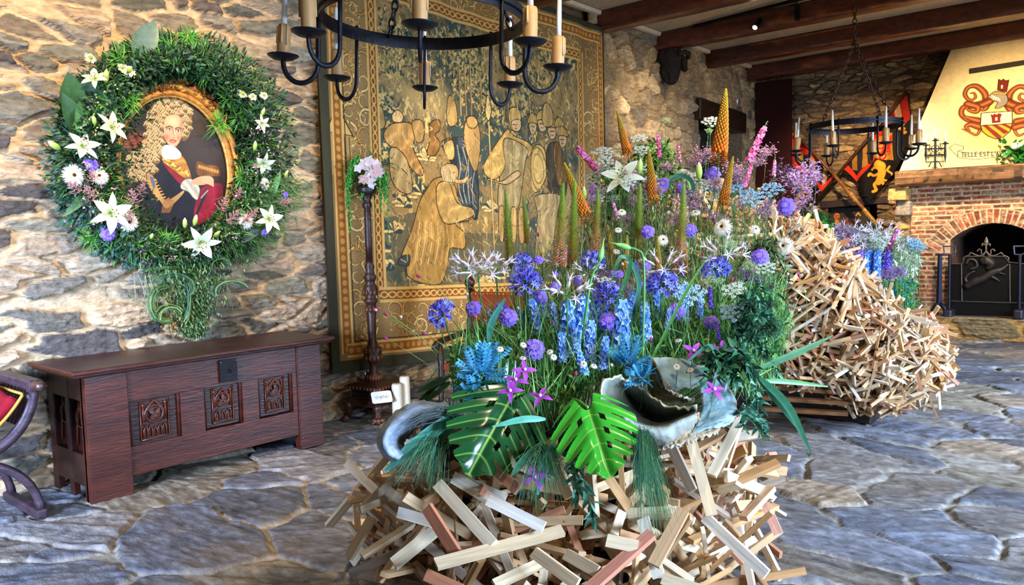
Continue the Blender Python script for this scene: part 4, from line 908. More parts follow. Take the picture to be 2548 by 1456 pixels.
# mantel beam
ml=at(2227,426,1,YH-.05); zb=at(2227,463,1,YH-.05)[2]
U,Tt=np.meshgrid(np.linspace(ml[0],ml[0]+4.2,220),np.linspace(0,2*pi,49))
hh=(ml[2]-zb); cz_=(ml[2]+zb)/2; wy=.42
sx=np.sign(np.cos(Tt))*np.abs(np.cos(Tt))**.22; sz=np.sign(np.sin(Tt))*np.abs(np.sin(Tt))**.22
g=fbm(U*1.6,Tt*6,501,5)-.5; gg=fbm(U*7,Tt*16,502,4)-.5; crack=(np.abs(g)<.012)
k=1+.10*(fbm(U*2.2,Tt*1.3,503,3)-.5)+.05*g
P=np.stack([U,YH-.05+wy/2-sx*wy/2*k*-1*-1,cz_+sz*hh/2*k],-1)
C=np.array(lin('#6c4d30'))*(1+1.6*g+1.0*gg)[...,None]; C=np.where(crack[...,None],np.array(lin('#2a1a0e')),C)
mb=gridmesh(P,C,'mantel_beam',M_OAK,fp)
part('beam_end',lambda b:b.box((ml[0]+.01,YH-.05+wy/2,cz_),(.03,wy*.97,hh*.97),lin('#6b4a28')),M_OAK,fp,bevel=.01)
part('peg',lambda b:(b.tube([(ml[0]+.60,YH-.075,cz_-.055),(ml[0]+.60,YH-.04,cz_-.055)],.018,lin('#0c0805'),8),b.box((ml[0]+1.52,YH-.06,cz_-.03),(.09,.03,.09),lin('#3a2414'))),M_OAK,fp)
# hood: cream plaster, front leans back, painted arms
A0=np.array(at(2236,421,1,12.52)); zt0=ml[2]-.02; A0[2]=zt0
A1=at(2352,158,1,13.22); s_=(4.3-A0[2])/(A1[2]-A0[2]); TL=A0+(A1-A0)*s_
cxh=ocx+.15; W_b=2*(cxh-A0[0]); W_t=2*(cxh-TL[0]); Lf=np.linalg.norm([TL[1]-A0[1],TL[2]-A0[2]])
ndir=np.array([0,TL[1]-A0[1],TL[2]-A0[2]])/Lf
def hu(x,y):  # pixel -> hood face coordinates (u from left end of base, v down from the top)
    r=ray(x,y); n=np.cross([1,0,0],ndir); t=((A0-CAM)@n)/(r@n); q=CAM+r*t
    return (q[0]-A0[0],Lf-(q-A0)@ndir)
Hd=Paint(640,470,W_b,Lf,'#e3cf9a'); X,Y=Hd.X,Hd.Y
Hd.C*=(.9+.2*fbm(X*1.3,Y*1.3,601,4))[...,None]
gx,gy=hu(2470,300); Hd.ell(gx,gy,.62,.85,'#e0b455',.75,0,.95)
def Q(x,y): return hu(1850+x/3.467,180+y/3.467)
BRN='#7c3a1c'; LBR='#b06a34'
def sc_(pts,w=.06,c=BRN): Hd.curve([Q(*p) for p in pts],w,c,edge='#3c1a0e',ew=1.25,n=6,taper=True); Hd.curve([Q(*p) for p in pts],w*.4,LBR,.9,n=6,taper=True)
for fl in (0,1):
    f=(lambda x,y:(2*2190-x,y-(x-2190)*.03)) if fl else (lambda x,y:(x,y))
    for P_ in ([(2140,230),(2100,270),(2080,180),(2010,120),(1940,130),(1910,190),(1950,240),(2000,220),(1990,180),(1960,180)],
               [(2120,240),(2060,260),(1990,270),(1930,260)],[(2100,260),(2090,310),(2060,330)],
               [(2130,250),(2060,280),(1990,290),(1900,300),(1880,360),(1930,410),(2000,430),(2040,480),(2010,540),(1940,510),(1890,490)],
               [(1930,270),(2020,300),(2010,340),(1950,330),(1920,300)],[(2030,420),(1960,400),(1900,380)],[(2040,470),(1960,450),(1920,470),(1950,500)]):
        sc_([f(*p) for p in P_],.085)
# helmet, crest tower
Hd.poly(spline([Q(*p) for p in ((2130,190),(2190,160),(2260,180),(2280,250),(2230,300),(2170,310),(2190,260),(2140,240))],5,True),'#8f8577',1,'#2e2620',.01)
for k in range(4): Hd.curve([Q(2120+k*14,215+k*6),Q(2150+k*16,200+k*8),Q(2160+k*18,232+k*6)],.012,'#d9d0be')
Hd.poly([Q(*p) for p in ((2190,150),(2200,60),(2225,72),(2240,58),(2262,72),(2290,66),(2270,170))],'#6e2417',1,'#2d120c',.01)
Hd.poly([Q(*p) for p in ((2222,112),(2238,110),(2236,140),(2220,140))],'#e8ddb8'); Hd.poly([Q(*p) for p in ((2150,170),(2270,180),(2262,196),(2150,186))],'#c9953a',1,'#4a2810',.006)
# shield
Hd.poly([Q(*p) for p in ((2050,352),(2318,334),(2320,440),(2045,462))],'#e6dcb2',1,'#3c1a10',.012)
sh=[(2045,462),(2320,440),(2300,510),(2240,560),(2180,576),(2110,550),(2060,510)]
Hd.poly([Q(*p) for p in sh],'#d99c2c',1)
for k in range(3):
    a=[(2060+k*78,455-k*4),(2100+k*78,452-k*4),(2230+k*60,555-k*42),(2190+k*60,574-k*40)]; a=[(min(max(x,2052),2314),y) for x,y in a]; Hd.poly([Q(*p) for p in a],'#7a2c20')
Hd.line([Q(*p) for p in sh+[sh[0]]],.014,'#3c1a10')
Hd.poly([Q(*p) for p in ((2145,440),(2140,395),(2130,360),(2150,368),(2165,355),(2182,366),(2205,352),(2230,362),(2215,395),(2218,432))],'#7a2418',1); Hd.poly([Q(*p) for p in ((2172,388),(2190,386),(2192,415),(2172,416))],'#e6dcb2')
# motto ribbon and lettering
rb=spline([Q(*p) for p in ((1850,680),(1900,690),(2000,700),(2150,690),(2300,672),(2480,660),(2600,668))],5); rb2=spline([Q(*p) for p in ((1850,735),(1900,742),(2000,750),(2150,735),(2300,722),(2480,712),(2600,716))],5)
Hd.poly([Q(*p) for p in ((1775,655),(1820,618),(1900,640),(1895,668),(1850,680),(1850,728))],'#cdbb92',1,'#4a3820',.008)
Hd.poly(rb+rb2[::-1],'#d8c79c',1,'#4a3820',.008)
GL={'T':[((0,0),(1,0)),((.5,0),(.5,1))],'E':[((0,0),(0,1)),((0,0),(.9,0)),((0,.5),(.7,.5)),((0,1),(.9,1))],'L':[((0,0),(0,1)),((0,1),(.9,1))],'S':[((.9,.05),(.1,.1)),((.1,.1),(.1,.4)),((.1,.4),(.9,.6)),((.9,.6),(.9,.9)),((.9,.9),(0,1))],
'A':[((0,1),(.5,0)),((.5,0),(1,1)),((.25,.6),(.75,.6))],'V':[((0,0),(.5,1)),((.5,1),(1,0))],'N':[((0,1),(0,0)),((0,0),(1,1)),((1,1),(1,0))],"'":[((.3,0),(.2,.3))]}
x0=1882
for chx in "TELLE EST L'AVENT":
    if chx==' ': x0+=14; continue
    w_=24 if chx!="'" else 8
    for (a,b_) in GL[chx]:
        yb=694-(x0-1882)*.035
        Hd.line([Q(x0+a[0]*w_*.8,yb+a[1]*36),Q(x0+b_[0]*w_*.8,yb+b_[1]*36)],.013,'#4a4238')
    x0+=w_+5 if chx!="'" else 10
def face(b): pass
uu=X/W_b; vv=Y/Lf
hw=(W_t/2)*(1-vv)+(W_b/2)*vv
XX=(A0[0]+X); inside=(np.abs(XX-cxh)<=hw+.01)
Pm=A0+np.stack([X,X*0,X*0],-1)+ndir*(Lf-Y)[...,None]
XC_=np.clip(XX,cxh-hw,cxh+hw); Pm[...,0]=XC_
msk=np.abs(XX-cxh)<=hw+.03
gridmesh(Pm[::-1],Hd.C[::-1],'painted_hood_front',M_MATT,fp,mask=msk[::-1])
def sides(b):
    for sgn in (-1,1):
        p0=(cxh+sgn*W_b/2,A0[1],A0[2]); p1=(cxh+sgn*W_t/2,TL[1],TL[2]); b.add([p0,p1,(p1[0],YB,p1[2]),(p0[0],YB,p0[2])],[(0,1,2,3)],lin('#d8c48f'))
    b.add([(A0[0],A0[1],zt0),(A0[0]+W_b,A0[1],zt0),(A0[0]+W_b,YB,zt0),(A0[0],YB,zt0)],[(0,1,2,3)],lin('#8a7653'))
part('hood_side',sides,M_MATT,fp)
v0=Q(1950,-10); 
g0=at(2413,178,1,12.52+.72*.86); g1=at(2560,155,1,12.52+.72*.9)
part('vent_slot',lambda b:b.bar(g0+(0,-.03,0),g1+(0,-.03,0),.02,.07,lin('#2f2a24')),M_MATT,fp)
# candelabra on the mantel
kc=at(2328,416,1,12.50); zm=ml[2]
cdl=thing('candelabra','black wrought iron candelabra with three white candles and spear points, on the mantel beam','candelabra',(kc[0],12.5,zm))
def K(x,y): return at(x,y,1,12.42)
part('stem',lambda b:(b.tube([(K(2327,417)[0],12.42,zm),K(2327,345)],.014,IR,8),b.tube([K(2327,370)+(.05*math.cos(a),0,.05*math.sin(a)) for a in np.linspace(0,2*pi,17)],.006,IR,5,cap=False)),M_IRON,cdl)
part('base_scroll',lambda b:[b.tube([K(2327,402),K(2327+s*10,403),K(2327+s*16,416)],.008,IR,6) for s in (-1,1)],M_IRON,cdl,smooth=True)
for y in (370,386): part('cross_bar',lambda b:b.tube([K(2300,y+1),K(2354,y-1)],.010,IR,6),M_IRON,cdl)
for x,yt,yc in ((2304,362,336),(2328,350,322),(2352,358,330)):
    am=part('arm',lambda b:(b.tube([K(x,yt),K(x,385),K(x,408 if x!=2328 else 390)],[.012,.018,.001],IR,6)),M_IRON,cdl)
    part('drip_pan',lambda b:b.lathe([(.01,-.01),(.05,0),(.04,.01),(.014,.015),(.016,.05),(.01,.05)],K(x,yt),IR,14),M_IRON,am,smooth=True)
    part('candle',lambda b:b.tube([K(x,yt)+(0,0,.03),K(x,yc)],[.020,.016],lin('#f1e9c8'),10),M_WAX,am,smooth=True)
# fire screen in front of the opening
fs=thing('fire_screen','wrought iron fire screen with scrolls and a beast relief, in the fireplace opening','screen',(ocx,YK-.1,.288))
YS=YK-.12
def S(x,y): return at(x,y,1,YS)
def z9(x,y): return S(2150+x/4.55,560+y/4.55)
gy=lin('#4a4540')
part('mesh_panel',lambda b:b.poly3([z9(985,440),z9(1120,440),z9(1140,360),z9(1620,360),z9(1660,440),z9(1811,440),z9(1811,1045),z9(965,1030)],[(0,1,2,3,4,5,6,7)],lin('#141210')),M_IRON,fs,solid=.01)
for l in ([(970,440),(1120,440),(1140,360),(1200,355),(1590,355),(1640,420),(1811,440)],[(965,860),(1811,885)],[(965,1025),(1811,1045)],[(1105,440),(1110,860)],[(1650,440),(1655,880)],[(975,440),(965,1030)]):
    part('bar',lambda b:b.tube([z9(*p)+(0,-.02,0) for p in l],.010,gy,6),M_IRON,fs)
def mir(l): return [(2*1385-x,y) for x,y in l]
for l in ([(1385,160),(1385,290),(1420,345)],[(1385,290),(1340,340),(1290,345),(1210,310)],[(1330,330),(1330,285),(1300,275),(1285,300)],[(1385,235),(1345,210),(1340,240)],[(1210,310),(1190,340),(1135,365),(1130,400)]):
    part('scroll',lambda b:b.tube(spline([z9(*p)+(0,-.02,0) for p in l],5),.010,lin('#6a625a'),6),M_IRON,fs,smooth=True)
    if l[0]!=(1385,160) or True: part('scroll',lambda b:b.tube(spline([z9(*p)+(0,-.02,0) for p in mir(l)],5),.010,lin('#6a625a'),6),M_IRON,fs,smooth=True)
part('finial',lambda b:b.lathe([(.005,-.06),(.03,-.01),(.02,.03),(.001,.07)],z9(1385,185),lin('#8a8176'),10),M_IRON,fs,smooth=True)
def beast(b):
    c=lin('#3d3833')
    for l,r in (([(1150,700),(1250,640),(1350,600),(1450,540),(1560,500),(1640,440)],[.05,.06,.055,.05,.03,.01]),([(1200,500),(1280,470),(1260,400),(1190,390),(1160,440)],[.02]*5),([(1400,560),(1480,600),(1540,640)],[.03,.02,.01]),([(1200,660),(1150,620),(1180,560),(1260,520)],[.03,.025,.02,.01]),([(1330,420),(1390,400),(1440,440),(1400,500)],[.05,.07,.06,.03]),([(1470,560),(1520,540),(1600,560)],[.02,.015,.01])):
        P_=spline([z9(*p)+(0,-.02,0) for p in l],4); n=len(P_); rr=np.interp(np.linspace(0,1,n),np.linspace(0,1,len(r)),r); b.tube(P_,list(rr),c,8)
part('beast_relief',beast,M_IRON,fs,smooth=True)
for x in (1000,1780):
    l=[(-90,240),(50,238),(48,310),(0,335),(-75,330),(-85,245)]; base=x if x==1000 else 1790
    rk=thing('fire_dog' if 0 else 'andiron','tall blue-black iron andiron with square basket top, %s of the fire screen'%('at the left edge' if x==1000 else 'at the right end'),'andiron',tuple(S(2150+base/4.55,788)*(1,1,0)+np.array((0,-.08,.288))),'iron firedogs by the screen')
    part('basket_top',lambda b:b.tube([z9(base+a,y)+(0,-.08,0) for a,y in l],.012,lin('#4a5068'),6),M_IRON,rk)
    part('post',lambda b:b.tube([z9(base-15,330)+(0,-.08,0),z9(base-25,1040)+(0,-.08,0)],.022,lin('#1e2130'),8),M_IRON,rk)
    part('foot',lambda b:b.box(z9(base-20,1000)+(0,-.1,-.0),(.12,.25,.14),lin('#3a3a42')),M_IRON,rk,bevel=.03)
# free-standing tall iron post left of the opening
ad=thing('iron_post','tapering blue-black wrought iron post with spread foot and flat top, before the brick pier','andiron',tuple(at(2337,786,1,YK-.22)*(1,1,0)+np.array((0,0,.288))))
def A_(x,y): return at(x,y,1,YK-.22)
part('shaft',lambda b:b.lathe([(.045,0),(.035,.35),(.028,.75),(.05,.76),(.05,.775)],(A_(2337,765)[0],YK-.22,A_(2337,765)[2]),lin('#262b40'),4,),M_IRON,ad)
part('foot',lambda b:[b.tube([A_(2337,755),A_(2337+s*12,765),A_(2337+s*20,785)],[.04,.03,.03],lin('#20253a'),8) for s in (-1,1)],M_IRON,ad,smooth=True)
tg=thing('fire_tongs','long rusty iron fire tongs leaning against the brick pier','tongs',tuple(at(2292,778,1,YK-.2)*(1,1,0)+np.array((0,0,.288))))
def B_(x,y): return at(x,y,1,YK-.12)
part('handle',lambda b:b.tube([B_(2270,665),B_(2274,688)],.010,lin('#20130e'),6),M_IRON,tg)
for l in ([(2274,688),(2271,700),(2285,750),(2293,780)],[(2274,688),(2282,700),(2289,745),(2297,780)]): part('jaw',lambda b:b.tube([B_(*p) for p in l],.009,lin('#3a1e14'),6),M_IRON,tg)
# ================================================================ FLAGS
def flag(name,label,pts,Y_,draw,res=260,par_pole=None):
    def B(x,y): return at(1850+x/3.467,180+y/3.467,1,Y_)
    W3=[B(*p) for p in pts]; xs_=[p[0] for p in W3]; zs=[p[2] for p in W3]; x0,x1,z0,z1=min(xs_),max(xs_),min(zs),max(zs)
    w,h=x1-x0,z1-z0; F=Paint(int(res*w),int(res*h),w,h,'#17130f')
    def m(x,y): q=B(x,y); return (q[0]-x0,z1-q[2])
    draw(F,m); F.C*=(.85+.3*fbm(F.X*5,F.Y*5,700,3))[...,None]
    poly=[(p[0]-x0,z1-p[2]) for p in W3]; msk=np.zeros(F.X.shape,bool); j=len(poly)-1
    for i in range(len(poly)):
        xi,yi=poly[i];xj,yj=poly[j]
        if yi!=yj: msk^=((yi>F.Y)!=(yj>F.Y))&(F.X<(xj-xi)*(F.Y-yi)/(yj-yi)+xi)
        j=i
    t=thing('heraldic_flag',label,'flag',((x0+x1)/2,Y_,z0),'crossed heraldic flags on the slate wall')
    rip=.05*np.sin(F.X*9+F.Y*5)+.025*np.sin(F.X*21-F.Y*6)
    g=gridmesh(np.stack([x0+F.X,Y_+rip,z1-F.Y],-1)[::-1],F.C[::-1],'cloth',M_FELT,t,mask=msk[::-1])
    return t,B
def lion(F,m,cx,cy,s,col,edge=None):
    def q(x,y): return m(cx+x*s,cy+y*s)
    for l,w in (([(0,-60),(10,-20),(0,20),(-20,60)],.20),([(0,-75),(-20,-85),(-35,-70)],.17),([(-5,-40),(-45,-50),(-70,-35)],.08),([(0,-10),(-50,10),(-85,-5),(-95,10)],.08),([(-15,50),(-50,75),(-40,115),(-60,130)],.09),([(5,50),(25,90),(5,125),(-15,135)],.09),([(15,40),(60,50),(75,0),(45,-30),(60,-60)],.06),([(70,30),(85,55),(60,80)],.05)):
        F.curve([q(*p) for p in l],w*s*.95 if False else w*s*.42,col,edge=edge)
    for k in range(9):
        a=-1.2+k*.33; F.line([q(5+10*math.cos(a),-60+14*math.sin(a)),q(5+26*math.cos(a),-60+30*math.sin(a))],.022*s,col)
def dR(F,m):
    F.poly([m(*p) for p in ((1400,170),(1450,400),(1450,520),(1180,450))],'#8c1e14')
    F.poly([m(*p) for p in ((1290,330),(1340,260),(1400,470),(1340,500))],'#b98d6c'); F.poly([m(*p) for p in ((1100,560),(1290,520),(1300,760),(1130,740),(990,850),(870,830))],'#8f6524')
    F.poly([m(*p) for p in ((1060,600),(1240,430),(1280,460),(1100,600))],'#a82015')
    for x in (900,985,1070): F.poly([m(*p) for p in ((x,560),(x+40,560),(x+30,900),(x-10,900))],'#1c1c24')
    F.poly([m(*p) for p in ((860,820),(900,800),(965,890),(1130,720),(1140,760),(965,945))],'#c02a18')
    F.poly([m(*p) for p in ((965,945),(1130,760),(1310,760),(1460,640),(1310,840),(1100,1110))],'#0f0c0b')
    F.poly([m(*p) for p in ((1130,640),(1190,560),(1260,560),(1240,760),(1160,740))],'#a87a30'); lion(F,m,1215,650,.75,'#a82018')
    F.poly([m(*p) for p in ((1380,480),(1450,400),(1440,640),(1380,700))],'#14110f'); F.poly([m(*p) for p in ((1250,560),(1290,540),(1290,620),(1240,700))],'#b02418')
    lion(F,m,1190,880,1.15,'#c48a28')
    for p in ((1380,490),(1390,520)): cx,cy=m(*p); F.ell(cx,cy,.05,.03,'#b07a26')
RP=((1400,170),(1425,185),(1450,400),(1435,620),(1310,840),(1100,1108),(965,945),(865,830),(1060,600),(1200,440))
t,Bf=flag('heraldic_flag','red, black and gold pennant with a gold rampant lion, beside the chimney hood',RP,13.62,dR)
part('pole',lambda b:b.tube([Bf(1415,165)+(0,-.05,0),Bf(1060,600)+(0,-.05,0),Bf(620,1110)+(0,.02,0)],.026,lin('#3a2113'),8),M_OAK,t,smooth=True)
def dL(F,m):
    F.C=F.C*0+np.array(lin('#8f6a2a'))
    for x in (520,620,715): F.poly([m(*p) for p in ((x,560),(x+50,560),(x+60,1050),(x,1050))],'#1a1a22')
    F.poly([m(*p) for p in ((405,530),(470,560),(560,660),(560,720),(480,690),(440,760),(405,740))],'#b3221a')
    F.poly([m(*p) for p in ((405,740),(440,730),(560,850),(680,985),(780,880),(805,890),(680,1030),(560,900),(405,790))],'#c02a18')
    F.poly([m(*p) for p in ((560,660),(805,880),(790,900),(560,700))],'#a8241a')
    F.poly([m(*p) for p in ((405,790),(560,905),(660,1030),(640,1090),(405,1300))],'#0f0c0b'); lion(F,m,500,1000,.8,'#c48a28')
LP=((410,530),(475,562),(640,720),(805,888),(680,1030),(640,1090),(560,1180),(410,1250))
t2,Bg=flag('heraldic_flag','striped pennant on a long carved lance, hanging beside the dark corner post',LP,13.66,dL)
part('pole',lambda b:b.tube([Bg(455,540)+(0,-.06,0),Bg(640,720)+(0,-.08,0),Bg(800,885)+(0,-.14,0)],.026,lin('#4a2c16'),8),M_OAK,t2,smooth=True)
part('lance_shaft',lambda b:b.tube([Bg(805,885)+(0,-.16,0),Bg(960,1060)+(0,-.2,0),Bg(1090,1195)+(0,-.25,0)],[.026,.034,.03],lin('#7a5228'),10),M_OAK,t2,smooth=True)
part('collar',lambda b:[b.ball(Bg(960+k*13,1055+k*16)+(0,-.21,0),.046,lin('#8f6533'),9,6) for k in range(4)],M_OAK,t2,smooth=True)
part('knobbed_grip',lambda b:[b.ball(Bg(1090+k*12+8*math.cos(j*1.6),1195+k*14-8*math.sin(j*1.6))+(0,-.27-.015*math.sin(j*1.6),0),.026,lin('#a07838'),6,4) for k in range(9) for j in range(4)],M_OAK,t2,smooth=True)
# painted armorial board in the niche
pb=thing('armorial_board','dark painted board with orange heraldic marks, standing in the wall niche','panel',(-4.2,YB+.1,.7))
def zz(x,y): q=at(1960+x/5.2,420+y/5.2,1,YB+.12); return q
p00=zz(515,525); p11=zz(1045,960); F=Paint(200,170,p11[0]-p00[0],p00[2]-p11[2],'#2b2520')
def mm(x,y): q=zz(x,y); return (q[0]-p00[0],p00[2]-q[2])
cx,cy=mm(635,615); F.ell(cx,cy,.055,.06,'#c46a1c')
for k in range(3): F.line([mm(605,595+k*20),mm(665,610+k*20)],.012,'#3a1c10')
F.line([mm(885,605),mm(912,570),mm(940,605)],.02,'#d88a2a'); F.poly([mm(*p) for p in ((610,660),(665,660),(665,710),(640,725),(610,710))],'#b8681c'); F.line([mm(880,670),mm(935,668)],.02,'#a8762a')
q=random.Random(9)
for k in range(60): cx,cy=mm(690+q.uniform(0,180),640+q.uniform(0,120)); F.ell(cx,cy,.02,.01,q.choice(['#7a3418','#9c4a22','#4a2012']),.9,q.uniform(0,3))
for k in range(12): a=mm(q.uniform(530,1000),q.uniform(540,700)); F.line([a,(a[0]+q.uniform(-.1,.1),a[1]+.02)],.004,'#8a8378',.6)
gridmesh(np.stack([p00[0]+F.X,YB+.12+F.X*0,p00[2]-F.Y],-1)[::-1],F.C[::-1],'painted_face',M_PAINT,pb)
part('board',lambda b:b.box(((p00[0]+p11[0])/2,YB+.15,(p00[2]+p11[2])/2),(p11[0]-p00[0]+.03,.04,p00[2]-p11[2]+.02),lin('#1d1814')),M_OAK,pb)
# ================================================================ WOODEN BATTEN PLANTERS
def _woodmat():
    m,nt,b=_nt('pine_battens'); N=nt.nodes; L=nt.links
    ca=N.new('ShaderNodeVertexColor'); ca.layer_name='Col'
    at_=N.new('ShaderNodeAttribute'); at_.attribute_name='lc'
    mp=N.new('ShaderNodeMapping'); mp.inputs['Scale'].default_value=(55,55,3.5); L.new(at_.outputs['Vector'],mp.inputs['Vector'])
    nz=N.new('ShaderNodeTexNoise'); nz.inputs['Scale'].default_value=1.0; nz.inputs['Detail'].default_value=5; nz.inputs['Distortion'].default_value=.6; L.new(mp.outputs[0],nz.inputs['Vector'])
    mr=N.new('ShaderNodeMapRange'); mr.inputs['From Min'].default_value=.3; mr.inputs['From Max'].default_value=.7; mr.inputs['To Min'].default_value=.72; mr.inputs['To Max'].default_value=1.12; L.new(nz.outputs['Fac'],mr.inputs['Value'])
    mx=N.new('ShaderNodeVectorMath'); mx.operation='SCALE'; L.new(ca.outputs['Color'],mx.inputs[0]); L.new(mr.outputs[0],mx.inputs['Scale']); L.new(mx.outputs[0],b.inputs['Base Color'])
    bp=N.new('ShaderNodeBump'); bp.inputs['Strength'].default_value=.35; bp.inputs['Distance'].default_value=.004; L.new(nz.outputs['Fac'],bp.inputs['Height']); L.new(bp.outputs[0],b.inputs['Normal'])
    b.inputs['Roughness'].default_value=.62; b.inputs['Specular IOR Level'].default_value=.3
    return m
M_BATTEN=_woodmat()
PINE=['#e6cfa8','#dcb98a','#e8d2ac','#cfa675','#d8b98c','#c0935f','#efe0c4','#cfa878','#b08250','#c48562','#a8937a','#c79a66']
_F=[(0,2,3,1),(4,5,7,6),(0,1,5,4),(2,6,7,3),(0,4,6,2),(1,3,7,5)]
_CB=np.array([[x,y,z] for z in (-1,1) for y in (-1,1) for x in (-1,1)],float)
def battens(lst,name,parent,kind=None):
    vs=[];cs=[];lc=[];fs=[]
    for k,(a,b_,w,t,col,upv) in enumerate(lst):
        a=np.asarray(a);b_=np.asarray(b_); d=b_-a; L=np.linalg.norm(d); s,u,d=frame(d,upv); h=np.array([w/2,t/2,L/2])
        P=_CB*h; P[4:,2]+=rnd.uniform(-.3,.3)*t; P[0:4:2,2]+=rnd.uniform(-.3,.3)*t
        vs.append(P@np.array([s,u,d])+(a+b_)/2); lc.append(P+rnd.uniform(0,50)); cs.append(np.tile(col,(8,1)))
        fs+= [tuple(i+8*k for i in f) for f in _F]
    vs=np.concatenate(vs)-np.array(wloc(parent)); me=bpy.data.meshes.new(name); me.from_pydata(vs.tolist(),[],fs)
    ca=me.color_attributes.new('Col','FLOAT_COLOR','POINT'); ca.data.foreach_set('color',np.concatenate([np.concatenate(cs),np.ones((len(vs),1))],1).astype(np.float32).ravel())
    la=me.attributes.new('lc','FLOAT_VECTOR','POINT'); la.data.foreach_set('vector',np.concatenate(lc).astype(np.float32).ravel())
    me.materials.append(M_BATTEN); o=bpy.data.objects.new(name,me); COL.objects.link(o); o.parent=parent
    if kind: o['kind']=kind
    return o
R6=random.Random(66)
def pcol(): 
    c=np.array(lin(R6.choice(PINE))); return c*R6.uniform(.85,1.08)
# --- front nest -----------------------------------------------------
NC=np.array((-2.33,3.02,0)); FL=[]
def clampz(a,b):
    m=min(a[2],b[2]); 
    if m<.025: a=a+(0,0,.025-m); b=b+(0,0,.025-m)
    return a,b
SPEC=[((862,1152),(952,1238),3.55,3.35,'#efe0c4'),((846,1212),(962,1204),3.6,3.5,'#d8d0c4'),((868,1243),(985,1222),3.5,3.4,'#c9955a'),((975,1140),(1000,1215),3.4,3.45,'#e6cfa8'),
((1083,1405),(1402,1320),2.62,2.78,'#d6b98e'),((1462,1470),(1625,1326),2.5,2.62,'#cc8466'),((1216,1245),(1352,1312),2.8,2.72,'#efe4cf'),((1128,1188),(1300,1290),2.95,2.78,'#f0e2c6'),((1090,1205),(1225,1355),2.9,2.7,'#ead6b2'),
((965,1222),(1036,1272),3.15,3.05,'#efe3c8'),((900,1385),(1030,1302),3.0,3.1,'#e3c79c'),((980,1404),(1086,1318),2.85,2.95,'#eedcb8'),((1062,1262),(1138,1382),2.8,2.72,'#c07a58'),((1228,1162),(1290,1222),2.95,2.85,'#d19b7c'),
((868,1388),(925,1290),3.2,3.3,'#e0c090'),((990,1275),(1078,1300),2.95,2.9,'#e8dcc8'),((1072,1075),(1090,1180),3.2,3.15,'#d9c8b0'),((1060,1045),(1080,1110),3.4,3.3,'#c9bda8'),((1140,1190),(1255,1240),3.0,2.95,'#f2ead8'),
((1720,1098),(1772,1285),3.1,2.95,'#dcc197'),((1752,1285),(1905,1428),3.0,2.82,'#efe6d2'),((1668,1105),(1722,1220),3.1,3.0,'#a8937a'),((1805,1185),(1922,1232),3.1,3.3,'#e0cfae'),((1845,1165),(1930,1180),3.3,3.4,'#c99c6c'),((1905,1255),(1935,1325),3.2,3.1,'#dca890'),
((1700,1270),(1625,1410),2.7,2.6,'#c9a274'),((1560,1280),(1690,1275),2.8,2.75,'#e3c79c'),((1600,1290),(1640,1440),2.75,2.6,'#efe2c8'),((1510,1345),(1590,1362),2.6,2.58,'#dcc39a'),((1470,1175),(1480,1290),2.95,2.9,'#c8a780'),((1385,1165),(1420,1240),2.9,2.85,'#cfa57c'),((1860,1010),(1770,1185),3.25,3.05,'#e0c8a2'),((1800,1095),(1890,1080),3.3,3.3,'#b9a68c'),((1815,1070),(1700,1135),3.2,3.1,'#b98a5c'),((1650,1440),(1760,1475),2.5,2.45,'#dcc097'),((1540,1330),(1640,1360),2.7,2.7,'#c48e5c'),((1890,1258),(1830,1262),3.2,3.15,'#cfa374'),((1920,1215),(1850,1290),3.25,3.1,'#c9a078'),((1620,1060),(1590,1180),3.15,3.0,'#e5cfa8'),((1330,1375),(1440,1456),2.6,2.5,'#e0bf92'),((1410,1380),(1490,1425),2.65,2.55,'#ecd7b0'),((1230,1456),(1350,1400),2.6,2.7,'#e6cca0'),((1060,1430),(1150,1470),2.7,2.65,'#bb7a56')]
for (p,q,d0,d1,c) in SPEC:
    a,b_=atd(*p,d0),atd(*q,d1); a,b_=clampz(a,b_); FL.append((a,b_,R6.uniform(.036,.046),R6.uniform(.016,.022),np.array(lin(c)),(R6.uniform(-.5,.5),-1,.6)))
for k in range(520):
    ph=R6.uniform(0,2*pi) if k%3==0 else math.atan2(-NC[1],-NC[0])+R6.gauss(0,1.15)
    r=R6.uniform(.5,.98); z=R6.uniform(.05,.66)-(r-.7)*.25; z=max(z,.06)
    c=NC+np.array((r*math.cos(ph),r*math.sin(ph),z)); rad=np.array((math.cos(ph),math.sin(ph),0)); tan=np.array((-rad[1],rad[0],0))
    d=nrm(rad*R6.gauss(.25,.55)+tan*R6.gauss(0,.8)+np.array((0,0,R6.gauss(.15,.75))))
    L=R6.uniform(.30,.62); a=c-d*L/2; b_=c+d*L/2; a,b_=clampz(a,b_)
    if max(a[2],b_[2])>(.84 if rad@FWD<.15 else .50): continue
    if min((p-CAM)@FWD for p in (a,b_))<2.3: continue
    if any((px(p)[0]<935 and px(p)[1]<1145) or (px(p)[0]>1905 and px(p)[1]<1010) for p in (a,b_)): continue
    FL.append((a,b_,R6.uniform(.028,.042),R6.uniform(.013,.021),pcol()*(1.0),(R6.gauss(0,1),R6.gauss(0,1),R6.gauss(0,1))))
nest=thing('batten_planter','nest of loose pale pine battens on the stone floor, holding the front flowers','planter',tuple(NC))
FL.sort(key=lambda s:np.linalg.norm((s[0]+s[1])/2-CAM)-(.5 if s in FL[:len(SPEC)] else 0) if False else np.linalg.norm((s[0]+s[1])/2-CAM))
for s_ in FL[:100]: battens([s_],'batten',nest)
battens(FL[100:],'batten',nest,'stuff')
part('core',lambda b:b.lathe([(.5,.02),(.56,.3),(.55,.6),(.3,.7)],tuple(NC),lin('#2b1d12'),20),M_MATT,nest)
